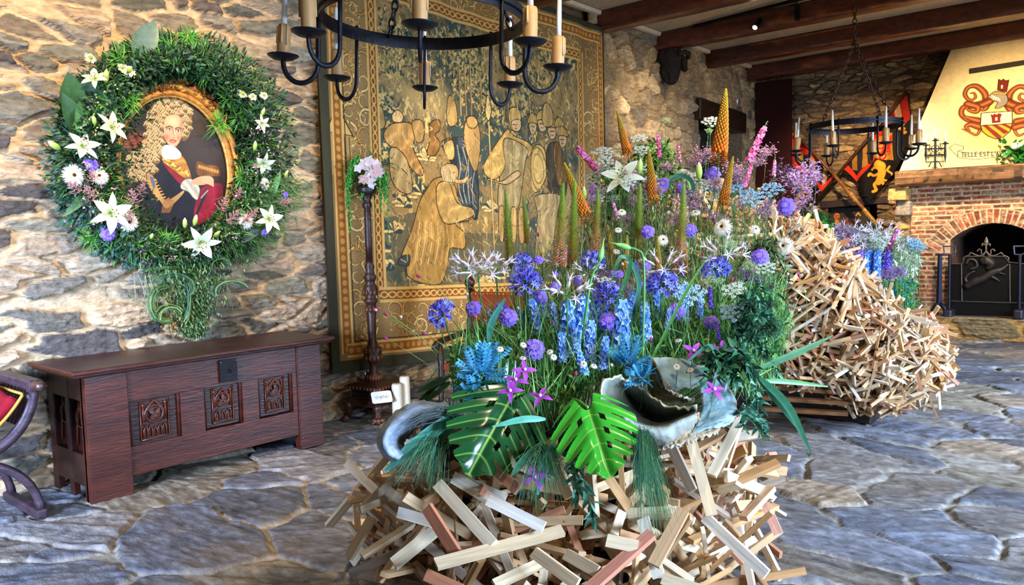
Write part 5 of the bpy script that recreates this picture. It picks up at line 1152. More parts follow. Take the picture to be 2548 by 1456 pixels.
# --- rear horn-shaped heap ---------------------------------------------
HS=[(2165,888,6.15,.43),(2232,902,6.3,.37),(2262,868,6.45,.30),(2095,812,6.0,.41),(2030,722,5.9,.36),(1960,650,5.8,.34),(1870,610,5.75,.33),(1760,590,5.7,.32),(1640,590,5.65,.32),(1540,610,5.6,.28),(2005,835,6.2,.42),(1940,760,6.1,.4)]
HC=[(atd(x,y,d),r) for x,y,d,r in HS]
RL=[]; R7=random.Random(77)
for (c,r) in HC:
    n=int(640*r*r/.3*1.2)
    for k in range(n):
        u=np.array((R7.gauss(0,1),R7.gauss(0,1),R7.gauss(0,1))); u=nrm(u)
        if u@nrm(CAM-c)<-.35: continue
        rr=r*R7.uniform(.80,1.02); p=c+u*rr
        if any(np.linalg.norm(p-c2)<r2*.74 for c2,r2 in HC if r2!=r or np.linalg.norm(c2-c)>.01): continue
        g=np.array((R7.gauss(0,1),R7.gauss(0,1),R7.gauss(0,1))); tn=nrm(g-u*(g@u)); out=max(0,R7.gauss(.25,.4))
        d=nrm(tn+u*out); L=R7.uniform(.18,.40); a=p-d*L*.5; b_=p+d*L*.5
        if min(a[2],b_[2])<.03: continue
        RL.append((a,b_,R7.uniform(.021,.031),R7.uniform(.010,.016),pcol(),(R7.gauss(0,1),R7.gauss(0,1),R7.gauss(0,1))))
hp_=thing('batten_sculpture','great horn-shaped heap of nailed pale pine offcuts, rising behind the front flowers','sculpture',tuple(HC[0][0]*(1,1,0)))
RL.sort(key=lambda s:np.linalg.norm((s[0]+s[1])/2-CAM)-8*np.linalg.norm(s[0]-s[1]))
for s_ in RL[:100]: battens([s_],'batten',hp_)
battens(RL[100:],'batten',hp_,'stuff')
def core(b):
    for c,r in HC: b.ball(c,r*.78,lin('#5a4026'),14,10)
part('core',core,M_MATT,hp_,smooth=True)
# low dark plinth and cross boards that carry the heap
def plk(b):
    q=at(2010,1040,2,0)
    b.box((q[0]-.35,q[1]+.55,.13),(1.7,1.1,.24),lin('#2a1a10'))
part('plinth',plk,M_OAK,hp_,bevel=.01)
for k in range(5):
    a=at(1895,905+k*28,1,6.0); b_=at(2110,925+k*26,1,6.15); part('cross_board',lambda b:b.bar(a,b_,.03,.07,lin('#7b5230'),up=(0,1,0)),M_OAK,hp_)
# ================================================================ FLORA
def fastmesh(name,vs,quads,cs,mat,smooth=True):
    me=bpy.data.meshes.new(name); me.vertices.add(len(vs)); me.vertices.foreach_set('co',vs.astype(np.float32).ravel())
    me.loops.add(len(quads)*4); me.loops.foreach_set('vertex_index',quads.astype(np.int32).ravel()); me.polygons.add(len(quads))
    me.polygons.foreach_set('loop_start',np.arange(0,len(quads)*4,4,dtype=np.int32)); me.polygons.foreach_set('loop_total',np.full(len(quads),4,dtype=np.int32))
    me.update(calc_edges=True)
    if smooth: me.polygons.foreach_set('use_smooth',[True]*len(quads))
    ca=me.color_attributes.new('Col','FLOAT_COLOR','POINT'); ca.data.foreach_set('color',np.concatenate([np.clip(cs,0,1),np.ones((len(cs),1))],1).astype(np.float32).ravel())
    me.materials.append(mat); return me
def N_(a): return a/np.maximum(np.linalg.norm(a,axis=1,keepdims=True),1e-9)
def leafcloud(P,D,L,W,C,curl=.4,up=None,seed=1):
    n=len(P); rs=np.random.RandomState(seed); D=N_(D); up=rs.normal(size=(n,3))*.5+np.array([0,0,1]) if up is None else up
    S=N_(np.cross(up,D)); U=np.cross(D,S); L=np.broadcast_to(L,(n,)); W=np.broadcast_to(W,(n,)); cu=np.broadcast_to(curl,(n,))*rs.uniform(.3,1.6,n)
    V_=[];Cc=[]
    for t,w in ((0,.15),(.35,1.),(.7,.72),(1,.03)):
        a=cu*t; p=P+(L*t)[:,None]*(D*np.cos(a*.7)[:,None]-U*np.sin(a)[:,None]); ww=(W*w/2)[:,None]
        V_+= [p-S*ww+U*ww*.25,p,p+S*ww+U*ww*.25]; Cc+= [C*1.06,C*.85,C*1.06]
    Vv=np.stack(V_,1).reshape(-1,3); Cv=np.stack(Cc,1).reshape(-1,3)
    q=np.array([(i*3+j,i*3+j+1,i*3+j+4,i*3+j+3) for i in range(3) for j in range(2)]); Q_=(np.arange(n)[:,None,None]*12+q[None]).reshape(-1,4)
    return Vv,Q_,Cv
class Cloud:
    def __init__(s): s.V=[];s.Q=[];s.C=[];s.n=0
    def add(s,a): v,q,c=a; s.V.append(v); s.Q.append(q+s.n); s.C.append(c); s.n+=len(v)
    def build(s,name,mat,parent=None,kind='stuff',org=(0,0,0)):
        o0=np.array(wloc(parent)) if parent is not None else np.asarray(org,float)
        me=fastmesh(name,np.concatenate(s.V)-o0,np.concatenate(s.Q),np.concatenate(s.C),mat); o=bpy.data.objects.new(name,me); COL.objects.link(o)
        if parent is not None: o.parent=parent
        else: o.location=Vector(o0.tolist())
        if kind: o['kind']=kind
        return o
RS=np.random.RandomState(5)
def rcols(names,n,rs=RS,v=.25): 
    pal=np.array([lin(c) for c in names]); return pal[rs.randint(0,len(pal),n)]*rs.uniform(1-v,1+v,(n,1))
GREENS=['#2f6b2a','#3f8035','#1f4d26','#5a9440','#26593a','#6ba04a']
# ---------------- bloom prototypes (origin = where the stem joins, +Z = outwards) -------------
PR={}
def proto(name,fn,mat=M_PETAL):
    b=MB(); fn(b); PR[name]=b.mesh(name,mat)
def petalring(b,n,L,w,col,z=0,elev=.3,curl=.6,r0=0,jit=.1,tip=None,up=(0,0,1),seg=4,fold=.12,wp=.5,q=random.Random(3)):
    for k in range(n):
        a=2*pi*k/n+q.uniform(-jit,jit); e=elev+q.uniform(-jit,jit); d=np.array((math.cos(a)*math.cos(e),math.sin(a)*math.cos(e),math.sin(e)))
        b.leaf((r0*math.cos(a),r0*math.sin(a),z),d,(0,0,1),L*q.uniform(.92,1.08),w,col,curl,fold,seg,tip,wp=wp)
def eremurus(top,mid,low,fl,n=330,H=.46,R=.034,seed=1,spiky=False):
    def f(b):
        q=random.Random(seed); b.tube([(0,0,0),(0,0,H)],[.005,.002],lin('#5f7a30'),5)
        for i in range(n):
            t=(i+.5)/n; a=i*2.39996; z=H*t**.92; r=R*(1-t**1.6)**.9+.003; s=.0105*(1-.6*t)
            c=mixc(lin(low),lin(mid),min(1,t*2.2)) if t<.45 else mixc(lin(mid),lin(top),(t-.45)/.55)
            c=tuple(x*q.uniform(.75,1.25) for x in c); d=np.array((math.cos(a),math.sin(a),.35 if not spiky else .9))
            p=np.array((0,0,z))+nrm(d)*r
            if t<fl:
                petal=MB(); 
                for k in range(4): 
                    aa=a+(k-1.5)*.9; b.leaf(p,(math.cos(aa),math.sin(aa),q.uniform(-.3,.5)),(0,0,1),.012,.009,c,.6,.2,2)
            elif spiky: b.leaf(np.array((0,0,z)),d,(0,0,1),r*1.15+.008,.0095,c,.1,.2,2)
            else: b.ball(p,s,c,5,3,sc=(1,1,1.5))
    return f
proto('er_orange',eremurus('#b9a32a','#c98a28','#e8781e',.12,n=290,R=.036,seed=1))
proto('er_amber',eremurus('#a8a032','#b08a2a','#d8782a',.18,n=260,R=.032,seed=2))
proto('er_green',eremurus('#b4c85a','#9cae44','#a8842e',0,n=620,R=.040,seed=3,spiky=True))
proto('er_peach',eremurus('#a4cc52','#b4ae4c','#f0a47c',.22,n=560,R=.038,seed=4,spiky=True))
def agap(b):
    q=random.Random(8)
    for i in range(42):
        z=1-2*(i+.5)/50; a=i*2.39996; s=math.sqrt(max(0,1-z*z)); d=np.array((s*math.cos(a),s*math.sin(a),z*.9+.15)); d=nrm(d)
        L=q.uniform(.05,.075); c=np.array(lin(q.choice(['#7678e0','#5f60d0','#8a92ee','#5048b8','#a0a6f4']))); p=d*L*.55
        b.tube([(0,0,0),p],.0012,lin('#4a6a5a'),3,cap=False)
        b.tube([p,p+d*.016,p+d*.034],[.002,.0035,.0055],c,6,cap=False)
        s_,u_,_=frame(d)
        for k in range(6):
            t=2*pi*k/6; dd=d*.8+(s_*math.cos(t)+u_*math.sin(t))*.75; b.leaf(p+d*.028,dd,d,.020,.007,c*1.15,.4,.15,2)
proto('agapanthus',agap)
def scab(b):
    q=random.Random(9); V1=lin('#7450cc'); V2=lin('#9a7ce6')
    petalring(b,14,.034,.020,V1,0,.05,.5,.008,.15,V2,q=q,wp=.65); petalring(b,11,.024,.015,V2,.005,.35,.6,.006,.2,q=q,wp=.65); petalring(b,8,.015,.010,lin('#7a55dc'),.008,.7,.6,.004,.2,q=q)
    for i in range(40): a=i*2.4; r=.012*math.sqrt(i/40); b.ball((r*math.cos(a),r*math.sin(a),.012-.2*r),.0017,lin('#e0cdee'),4,3)
proto('scabiosa',scab)
def daisy(b):
    q=random.Random(10); W_=lin('#f4f1e4')
    petalring(b,34,.042,.0075,W_,0,.12,.35,.008,.06,q=q); petalring(b,28,.034,.0065,W_,.003,.4,.35,.006,.08,q=q); petalring(b,20,.022,.005,lin('#efe7c8'),.004,.8,.3,.004,.1,q=q)
proto('daisy_petals',daisy)
proto('daisy_centre',lambda b:(b.ball((0,0,.006),.0085,lin('#3a2413'),10,6,sc=(1,1,.6)),[b.ball((.008*math.cos(a),.008*math.sin(a),.008),.002,lin('#d8a840'),4,3) for a in np.linspace(0,6,12)]))
def lily(b):
    q=random.Random(12); W_=lin('#f7f6ea'); G_=lin('#cfe0a0')
    b.tube([(0,0,0),(0,0,.03),(0,0,.045)],[.007,.013,.018],lin('#d5e2b4'),8,cap=False)
    for k in range(6):
        a=2*pi*k/6; e=1.0 if k%2 else .85; d=(math.cos(a)*math.cos(e),math.sin(a)*math.cos(e),math.sin(e)); b.leaf((0,0,.02),d,(0,0,1),.105,.058 if k%2 else .044,G_,.85,.22,6,W_,wp=.5)
def lilys(b):
    for k in range(6): a=k*1.05+.5; b.tube([(0,0,.03),(.02*math.cos(a),.02*math.sin(a),.08)],.0014,lin('#b8d080'),4); b.ball((.021*math.cos(a),.021*math.sin(a),.082),.005,lin('#8a5a2a'),5,3,sc=(1,1,.5))
proto('lily_petals',lily); proto('lily_stamens',lilys)
proto('lily_bud',lambda b:(b.lathe([(.004,0),(.013,.015),(.018,.04),(.015,.07),(.003,.095)],(0,0,0),[lin('#8fb84a'),lin('#a8cc50'),lin('#bcd860'),lin('#d3e488'),lin('#e8f0c0')],8)))
def nerine(b):
    q=random.Random(14)
    for i in range(7):
        a=2*pi*i/7; e=.35+.25*(i%2); d=nrm((math.cos(a)*math.cos(e),math.sin(a)*math.cos(e),math.sin(e))); p=d*.045
        b.tube([(0,0,0),p],.0015,lin('#7fa070'),4); s_,u_,_=frame(d)
        for k in range(6):
            t=2*pi*k/6; dd=d*.75+(s_*math.cos(t)+u_*math.sin(t))*.7; b.leaf(p,dd,d,.078,.0065,lin('#efe4ee'),-1.9,.1,6,lin('#fbf7fb'),wp=.5)
        for k in range(3): b.tube([p,p+d*.03+s_*q.uniform(-.01,.01),p+d*.055+s_*q.uniform(-.02,.02)],.0008,lin('#d8a8c0'),3)
proto('nerine',nerine)
def umbel(col,R=.06,n=16,m=14,dome=.3,fs=.004):
    def f(b):
        q=random.Random(15)
        for i in range(n):
            r=R*math.sqrt((i+.5)/n); a=i*2.39996; p=np.array((r*math.cos(a),r*math.sin(a),.05+dome*(R-r*r/R)*.6))
            b.tube([(0,0,0),p*(.6,.6,.55),p],.0009,lin('#6f9a58'),3,cap=False)
            for j in range(m):
                aa=j*2.4; rr=.012*math.sqrt((j+.5)/m); b.ball(p+(rr*math.cos(aa),rr*math.sin(aa),.003+q.uniform(-.002,.003)),fs*q.uniform(.7,1.1),np.array(lin(col))*q.uniform(.85,1.05),4,3,sc=(1,1,.6))
    return f
proto('umbel_white',umbel('#e9efe0')); proto('umbel_blue',umbel('#a9cfe4',fs=.005)); proto('umbel_green',umbel('#b8cf9a',R=.045,n=12,m=9))
def spike(cols,H=.26,R=.028,n=46,pl=.02,bud='#8fae80',open_=.75,seed=1):
    def f(b):
        q=random.Random(seed); b.tube([(0,0,-.05),(0,0,H)],[.0035,.001],lin('#5a8a48'),5)
        for i in range(n):
            t=(i+.5)/n; a=i*2.4; z=H*t; r=R*(1-t*.7); o=np.array((math.cos(a),math.sin(a),.2)); p=np.array((0,0,z))+o*r*.5
            if t<open_:
                c=np.array(lin(q.choice(cols)))*q.uniform(.85,1.1); s_,u_,d_=frame(o)
                for k in range(5): tt=2*pi*k/5+a; dd=o*.45+(s_*math.cos(tt)+u_*math.sin(tt)); b.leaf(p,dd,o,pl,pl*.85,c,.3,.15,2,c*1.12,wp=.6)
                b.ball(p+o*.004,.002,lin('#f2efe8'),4,3)
            else: b.ball(p,.005*(1.4-t),np.array(lin(bud))*q.uniform(.8,1.2),5,3,sc=(1,1,1.4))
    return f
proto('delph_blue',spike(['#7fb2ee','#6aa0ea','#94c4f4','#5c92e4','#a8ccf6'],H=.28,R=.046,n=64,pl=.030,seed=2))
proto('delph_grey',spike(['#93b0dc','#a5bfe4','#7fa0d4'],H=.24,R=.034,n=48,pl=.025,seed=3))
proto('larkspur_pink',spike(['#e070a8','#e88ab8','#d85a98','#ec9ac4'],H=.24,R=.026,n=46,pl=.019,open_=.8,seed=4))
proto('larkspur_pale',spike(['#e0a0c8','#d88ac0','#e8b4d4'],H=.18,R=.02,n=34,pl=.015,open_=.75,seed=5))
proto('larkspur_violet',spike(['#6a48c8','#5a3ab8','#7f60d8'],H=.20,R=.024,n=38,pl=.017,open_=.85,seed=6))
def statice(cols,seed=1,n=150,R=.10):
    def f(b):
        q=random.Random(seed)
        for i in range(26):
            a=q.uniform(0,6.28); e=q.uniform(.3,1.4); d=nrm((math.cos(a)*math.cos(e),math.sin(a)*math.cos(e),math.sin(e))); L=R*q.uniform(.7,1.2)
            b.tube([(0,0,0),d*L*.5+(0,0,.01),d*L],.0011,lin('#6a7a58'),3,cap=False)
            for j in range(n//20):
                t=q.uniform(.45,1.05); p=d*L*t+np.array((q.gauss(0,.012),q.gauss(0,.012),q.gauss(0,.01))); c=np.array(lin(q.choice(cols)))*q.uniform(.75,1.15)
                for k in range(3): b.leaf(p,(q.gauss(0,1),q.gauss(0,1),q.gauss(.6,.6)),(0,0,1),.011,.007,c,.3,.2,2)
    return f
proto('statice_mauve',statice(['#c09ad4','#ac88c8','#d4b4e0','#b08ac0'],1)); proto('statice_pink',statice(['#d0a4c0','#c090b4','#e0bcd0','#b88aa8'],2)); proto('statice_dark',statice(['#7a5a98','#8a68a8','#65487f'],3))
def clem(b):
    q=random.Random(17); 
    for k in range(4): a=pi/2*k+.3; b.leaf((0,0,0),(math.cos(a),math.sin(a),.45),(0,0,1),.040,.017,lin('#a83ab8'),.5,.3,4,lin('#c45ad0'),wp=.45)
    b.ball((0,0,.008),.006,lin('#f0e4e8'),6,4)
proto('clematis',clem)
proto('bobble',lambda b:b.ball((0,0,.009),.0065,lin('#b83a70'),6,4,sc=(1,1,2.0))); proto('bobble_pink',lambda b:b.ball((0,0,.006),.007,lin('#e8c8d0'),6,4,sc=(1,1,1.2)))
def astil(b):
    q=random.Random(18); b.tube([(0,0,0),(0,0,.16)],.002,lin('#8a5a4a'),4)
    for i in range(26):
        t=i/26; a=i*2.4; L=.05*(1-t)+.008; d=np.array((math.cos(a),math.sin(a),.7)); p=np.array((0,0,.02+.14*t)); b.tube([p,p+d*L],.0012,lin('#b87a78'),3,cap=False)
        for j in range(6): b.ball(p+d*L*(j+1)/6+np.array((q.gauss(0,.002),q.gauss(0,.002),0)),.0034,np.array(lin('#d8a09c'))*q.uniform(.8,1.15),4,3)
proto('astilbe',astil)
def orni(b):
    q=random.Random(19)
    for i in range(16):
        a=i*2.4; r=.028*math.sqrt((i+1)/16); p=np.array((r*math.cos(a),r*math.sin(a),.02-r*.3)); 
        for k in range(5): t=k*1.257; b.leaf(p,(math.cos(t),math.sin(t),.5),(0,0,1),.012,.007,lin('#f2f0dc'),.3,.1,2)
        b.ball(p,.003,lin('#6a7a30'),4,3)
    b.ball((0,0,.02),.012,lin('#a8c43a'),6,5,sc=(1,1,1.4))
proto('ornithogalum',orni)
def aca(b):      # blue dyed lobed foliage
    q=random.Random(20)
    for i in range(12):
        a=i*2.4; e=q.uniform(.1,1.2); d=nrm((math.cos(a)*math.cos(e),math.sin(a)*math.cos(e),math.sin(e))); c=np.array(lin(q.choice(['#5cb8d8','#4aa6cc','#7ccae0','#3f90b4']))); L=q.uniform(.09,.13)
        s_,u_,_=frame(d)
        b.leaf((0,0,0),d,(0,0,1),L,.012,c,.4,.2,5)
        for k in range(7):
            t=.2+.11*k
            for sg in (-1,1): b.leaf(d*L*t,d*.55+s_*sg,u_,.030*(1.15-t*.6),.011,c*q.uniform(.85,1.15),.4,.2,3)
proto('blue_foliage',aca)
# ---------------- placement --------------------------------------------------------
FAN={}
def quatz(d,roll=0):
    q=Vector(np.asarray(d,float).tolist()).to_track_quat('Z','Y'); return q@Quaternion((0,0,1),roll)
RF=random.Random(31)
def bez(a,c,b,n=8): return [a*(1-t)**2+c*2*t*(1-t)+b*t*t for t in np.linspace(0,1,n+1)]
def stem(P,d,anchor,r,col,parent,drop=.35):
    P=np.asarray(P); A=np.asarray(anchor); c=P-nrm(d)*np.linalg.norm(P-A)*.55
    b=MB(); b.tube([A+(A-P)*0]+bez(A,c,P)[1:],[r*1.2]+[r]*8,lin(col),5); return b.build('stem',M_LEAF,parent,smooth=True)
def bloom(parent,meshes,P,d,s,roll):
    first=None
    for i,mn in enumerate(meshes):
        nm,part_=mn; o=bpy.data.objects.new(part_,PR[nm]); COL.objects.link(o)
        if first is None: o.parent=parent; o.location=Vector(P)-wloc(parent); o.rotation_mode='QUATERNION'; o.rotation_quaternion=quatz(d,roll); o.scale=(s,s,s); first=o
        else: o.parent=first
    return first
def anchor_front(P):
    c=np.array((-2.42,3.30)); k=.45; return np.array((P[0]*(1-k)+c[0]*k,P[1]*(1-k)+c[1]*k,min(.72,P[2]-.12)))
def anchor_rear(P):
    c=np.array((-3.1,5.35)); k=.5; return np.array((P[0]*(1-k)+c[0]*k,P[1]*(1-k)+c[1]*k,min(1.35,P[2]-.1)))
LABELS_USED={}
def flower(name,cat,meshes,x,y,d,s,label,group,dir_=(0,0,1),tocam=.5,anchor=None,sr=.0028,scol='#4f8a3c',axis=None,jit=.15,stemd=None):
    P=atd(x,y,d); 
    if axis is not None: v=atd(axis[0],axis[1],axis[2] if len(axis)>2 else d)-P; dd=nrm(v)
    else: dd=nrm(np.asarray(dir_,float)+tocam*nrm(CAM-P)+np.array([RF.uniform(-jit,jit) for _ in range(3)]))
    A=(anchor or (anchor_front if d<4.3 else anchor_rear))(P)
    t=thing(name,label,cat,tuple(A),group)
    stem(P,stemd if stemd is not None else (dd if axis is not None else np.array((dd[0]*.3,dd[1]*.3,1))),A,sr,scol,t)
    bloom(t,meshes,P,dd,s,RF.uniform(0,6.28)); return t
def dfr(y): return float(np.interp(y,[480,620,760,900,1000],[4.45,4.0,3.6,3.25,3.05]))
# foxtail lilies: (base x,y)->(tip x,y)
HH={'er_orange':.46,'er_amber':.46,'er_green':.46,'er_peach':.46}
def fox(kind,bx,by,tx_,ty_,d,label,w=1.0):
    P=atd(bx,by,d); T_=atd(tx_,ty_,d+.0); L=np.linalg.norm(T_-P); s=L/.46
    t=flower('foxtail_lily','flower',[(kind,'flower_spike')],bx,by,d,s,label,'foxtail lilies in the big arrangement',axis=(tx_,ty_),sr=.0045,scol='#5a7a38')
    o=[c for c in t.children if c.name.startswith('flower_spike')][0]; k=w*(1.0 if s<1 else 1/s**.35); o.scale=(s*k/ (1 if s<1.2 else 1),s*k,s); return t
fox('er_orange',1787,412,1806,222,4.7,'tallest foxtail lily, orange below and yellow-green at its tip, rising before the dark window',1.15)
fox('er_orange',1566,402,1536,278,4.9,'orange foxtail lily leaning left in front of the bright stone wall, above the white lily')
fox('er_orange',1628,522,1614,372,4.6,'amber foxtail lily standing upright right of the large white lily')
fox('er_orange',1794,532,1824,390,4.5,'orange foxtail lily tilting right, just below the tallest one')
fox('er_orange',1466,560,1404,405,4.5,'amber foxtail lily leaning strongly left against the tapestry edge')
fox('er_amber',1528,660,1512,560,4.3,'short rusty foxtail lily low among the green spikes')
fox('er_green',1272,668,1258,474,3.95,'bronze-green foxtail lily standing leftmost of the row before the tapestry')
fox('er_green',1312,610,1302,486,4.1,'slim green foxtail lily, second from the left before the tapestry')
fox('er_peach',1392,675,1401,458,3.95,'green foxtail lily with peach florets at its foot, third from the left')
fox('er_green',1424,660,1430,452,4.0,'tall pale green foxtail lily between two peach-footed ones')
fox('er_peach',1482,640,1488,470,4.2,'green foxtail lily beside the leaning amber one')
fox('er_green',1586,650,1592,458,4.3,'light green foxtail lily below the white lily')
fox('er_peach',1692,690,1701,458,4.2,'green and bronze foxtail lily below the violet scabious pair')
fox('er_amber',1640,700,1636,590,3.95,'small amber foxtail lily rising from the blue agapanthus')
fox('er_amber',1556,690,1560,585,4.0,'small bronze foxtail lily behind the bent green bud')
# agapanthus
AG=[(1308,705,3.65,1.0,'largest deep blue agapanthus globe, in the middle of the blue flowers'),(1102,782,3.55,.9,'blue agapanthus globe sticking out left against the tapestry border'),(1512,738,3.6,.95,'violet-blue agapanthus just above the large scabious'),(1648,712,3.6,1.0,'bright blue agapanthus under the white spidery nerine'),(1782,672,3.8,.9,'blue agapanthus pointing right below the second nerine'),(1476,652,4.0,.8,'smaller blue agapanthus behind the white trumpet flower'),(1408,640,4.1,.65,'dusky blue agapanthus seen against the tapestry between green spikes'),(1300,655,3.95,.7,'dark blue agapanthus head above the largest globe')]
for x,y,d,s,l in AG: flower('agapanthus','flower',[('agapanthus','bloom')],x,y,d,s*1.12,l,'blue agapanthus globes',tocam=.15,dir_=(0,0,1) if x!=1102 else (-.6,-.3,.5),sr=.004,scol='#3f7a3a')
# scabious
SB=[(1265,787,3.5,1.05,'round violet scabious below and left of the largest agapanthus'),(1330,866,3.3,1.15,'violet scabious lowest of all, over the green stems'),(1516,798,3.45,1.15,'large violet scabious in the middle of the blue delphiniums'),(1177,765,3.6,.9,'lilac scabious in front of the carved chair post'),(1248,768,3.7,.8,'violet scabious half behind the teal blade leaf'),(1611,575,4.2,.9,'small violet scabious among green foxtail spikes'),(1716,572,4.2,.95,'violet scabious facing right, halfway up the right side'),(1890,637,3.9,1.1,'violet scabious at the right beside the white aster'),(1955,512,4.6,1.3,'periwinkle scabious at the far right, over the wood'),(1650,457,4.7,1.1,'dark purple scabious left of the arched green leaf'),(1700,468,4.7,1.1,'dark purple scabious right of the arched green leaf'),(1772,432,4.8,1.2,'violet scabious beside the foot of the tallest foxtail'),(1478,472,4.7,.8,'purple scabious at the left edge of the white cluster'),(1684,772,3.5,.9,'violet scabious right of the blue delphiniums'),(1345,740,3.7,.8,None),(1380,715,3.8,.7,None),(1770,800,3.5,.8,None)]
for x,y,d,s,l in SB: flower('scabious','flower',[('scabiosa','bloom')],x,y,d,s*1.12,l or 'small violet scabious nearly lost among the blue delphiniums','violet scabious flowers',tocam=1.6,dir_=(0,0,.5))
# delphiniums
DL=[(1418,890,1410,735,3.45,'delph_blue'),(1440,860,1455,720,3.5,'delph_blue'),(1385,830,1370,730,3.6,'delph_grey'),(1340,830,1320,735,3.6,'delph_blue'),(1548,900,1546,735,3.45,'delph_blue'),(1520,870,1500,760,3.55,'delph_blue'),(1610,845,1603,745,3.45,'delph_blue'),(1468,900,1470,790,3.35,'delph_blue'),(1300,835,1290,750,3.7,'delph_grey'),(1480,840,1482,740,3.6,'delph_blue'),(1225,835,1218,750,3.75,'delph_grey'),(1700,800,1705,700,3.6,'delph_blue'),(1660,820,1668,750,3.5,'delph_grey'),(1565,800,1575,715,3.7,'delph_blue'),(1400,900,1395,820,3.3,'delph_blue'),(1640,790,1625,700,3.8,'delph_blue'),(1350,790,1350,715,3.8,'delph_blue'),(1740,800,1742,730,3.7,'delph_blue'),(1500,920,1508,830,3.3,'delph_blue'),(1455,930,1430,850,3.25,'delph_blue')]
for k,(x,y,x2,y2,d,kd) in enumerate(DL):
    L=np.linalg.norm(atd(x,y,d)-atd(x2,y2,d)); flower('delphinium','flower',[(kd,'flower_spike')],x,y,d,L/.26*1.05,'sky blue delphinium spike in the middle of the front flowers' if kd=='delph_blue' else 'pale grey-blue delphinium spike on the left of the blue mass','delphiniums '+kd[6:],axis=(x2,y2))
# nerines
NE=[(1190,680,3.6,1.15,'largest white spidery nerine, reaching left before the tapestry'),(1235,672,3.75,.9,'white nerine touching the largest one on its right'),(1160,668,3.7,.8,'white nerine at the far left tip of the arrangement'),(1412,735,3.35,1.0,'open white nerine hanging in front of the delphiniums'),(1462,680,3.7,.7,'white trumpet-like nerine before the violet-blue heads'),(1652,672,3.6,1.0,'white curled nerine standing over the bright blue agapanthus'),(1800,640,3.8,1.1,'white nerine under the aster on the right side'),(1382,655,4.0,.6,'small white nerine in front of the kneeling figure side of the tapestry')]
for x,y,d,s,l in NE: flower('nerine','flower',[('nerine','bloom')],x,y,d,s*1.0,l,'white nerines',tocam=.5,sr=.0038,scol='#4a8a44')
# umbels
UM=[(1866,506,4.4,1.15,'umbel_blue','broad pale blue umbel right of the tilted foxtail'),(1920,486,4.6,1.1,'umbel_blue','pale blue umbel at the right, next to the periwinkle scabious'),(1830,480,4.6,.9,'umbel_blue','pale blue umbel left of the two broad ones'),(1768,314,5.0,.95,'umbel_white','white umbel high up beside the tallest foxtail'),(1502,394,4.9,1.1,'umbel_white','cream umbel left of the white lily, upper'),(1507,412,4.7,.9,'umbel_white','cream umbel left of the white lily, lower'),(1590,356,5.0,.9,'umbel_white','round white umbel in the green leaves behind the leaning foxtail'),(1596,386,4.8,.9,'umbel_white','flat white umbel right of the leaning foxtail'),(1546,382,5.0,.9,'umbel_white','white umbel behind the leaning foxtail'),(1656,306,5.2,.7,'umbel_green','pale green umbel seen against the stone wall'),(1762,330,5.1,.6,'umbel_green','open green umbel under the high white one'),(1564,458,4.5,.8,'umbel_white','white umbel right below the white lily'),(1712,752,3.4,1.15,'umbel_blue','broad white-blue lace umbel at the right of the blue flowers'),(1826,738,3.5,.9,'umbel_white','white lace umbel at the right edge of the green foliage'),(1828,795,3.4,1.0,'umbel_blue','pale umbel lowest on the right side'),(1905,680,3.9,.9,'umbel_white','white umbel below the violet scabious on the right'),(1750,472,4.8,.8,'umbel_blue',None),(1790,480,4.8,.8,'umbel_blue',None),(1470,455,4.8,.9,'umbel_white',None),(1505,712,3.7,.7,'umbel_white',None)]
for x,y,d,s,kd,l in UM: flower('lace_flower','flower',[(kd,'umbel')],x,y+6,d,s,l or 'small pale lace flower umbel deep in the arrangement','lace flower umbels',tocam=.7,sr=.002)
# larkspur, statice, asters, lilies
for x,y,x2,y2,d,kd,l in [(1862,405,1906,310,4.9,'larkspur_pink','tall bright pink larkspur leaning right before the dark corner post'),(1496,436,1430,360,4.8,'larkspur_pink','long pink larkspur leaning left in front of the tapestry edge'),(1641,392,1638,330,5.0,'larkspur_pink','small pink larkspur left of the pale lilac one'),(1692,404,1684,335,5.0,'larkspur_pale','pale lilac larkspur against the stone wall'),(1538,545,1518,480,4.4,'larkspur_pale','pale lilac larkspur in front of the timber'),(1850,470,1872,405,4.8,'larkspur_pink','pink larkspur below the tall bright one'),(1925,440,1930,375,4.9,'larkspur_pale',None),(1590,705,1580,640,3.9,'larkspur_violet',None),(1700,690,1690,640,3.9,'larkspur_violet',None),(1770,770,1765,700,3.6,'larkspur_violet',None),(1790,850,1780,790,3.4,'larkspur_violet',None)]:
    L=np.linalg.norm(atd(x,y,d)-atd(x2,y2,d)); flower('larkspur','flower',[(kd,'flower_spike')],x,y,d,L/.24*1.1,l or {'larkspur_pale':'lilac larkspur with green buds beside the dark corner post','larkspur_violet':'deep violet larkspur spike among the blue front flowers'}[kd],'larkspur spikes',axis=(x2,y2))
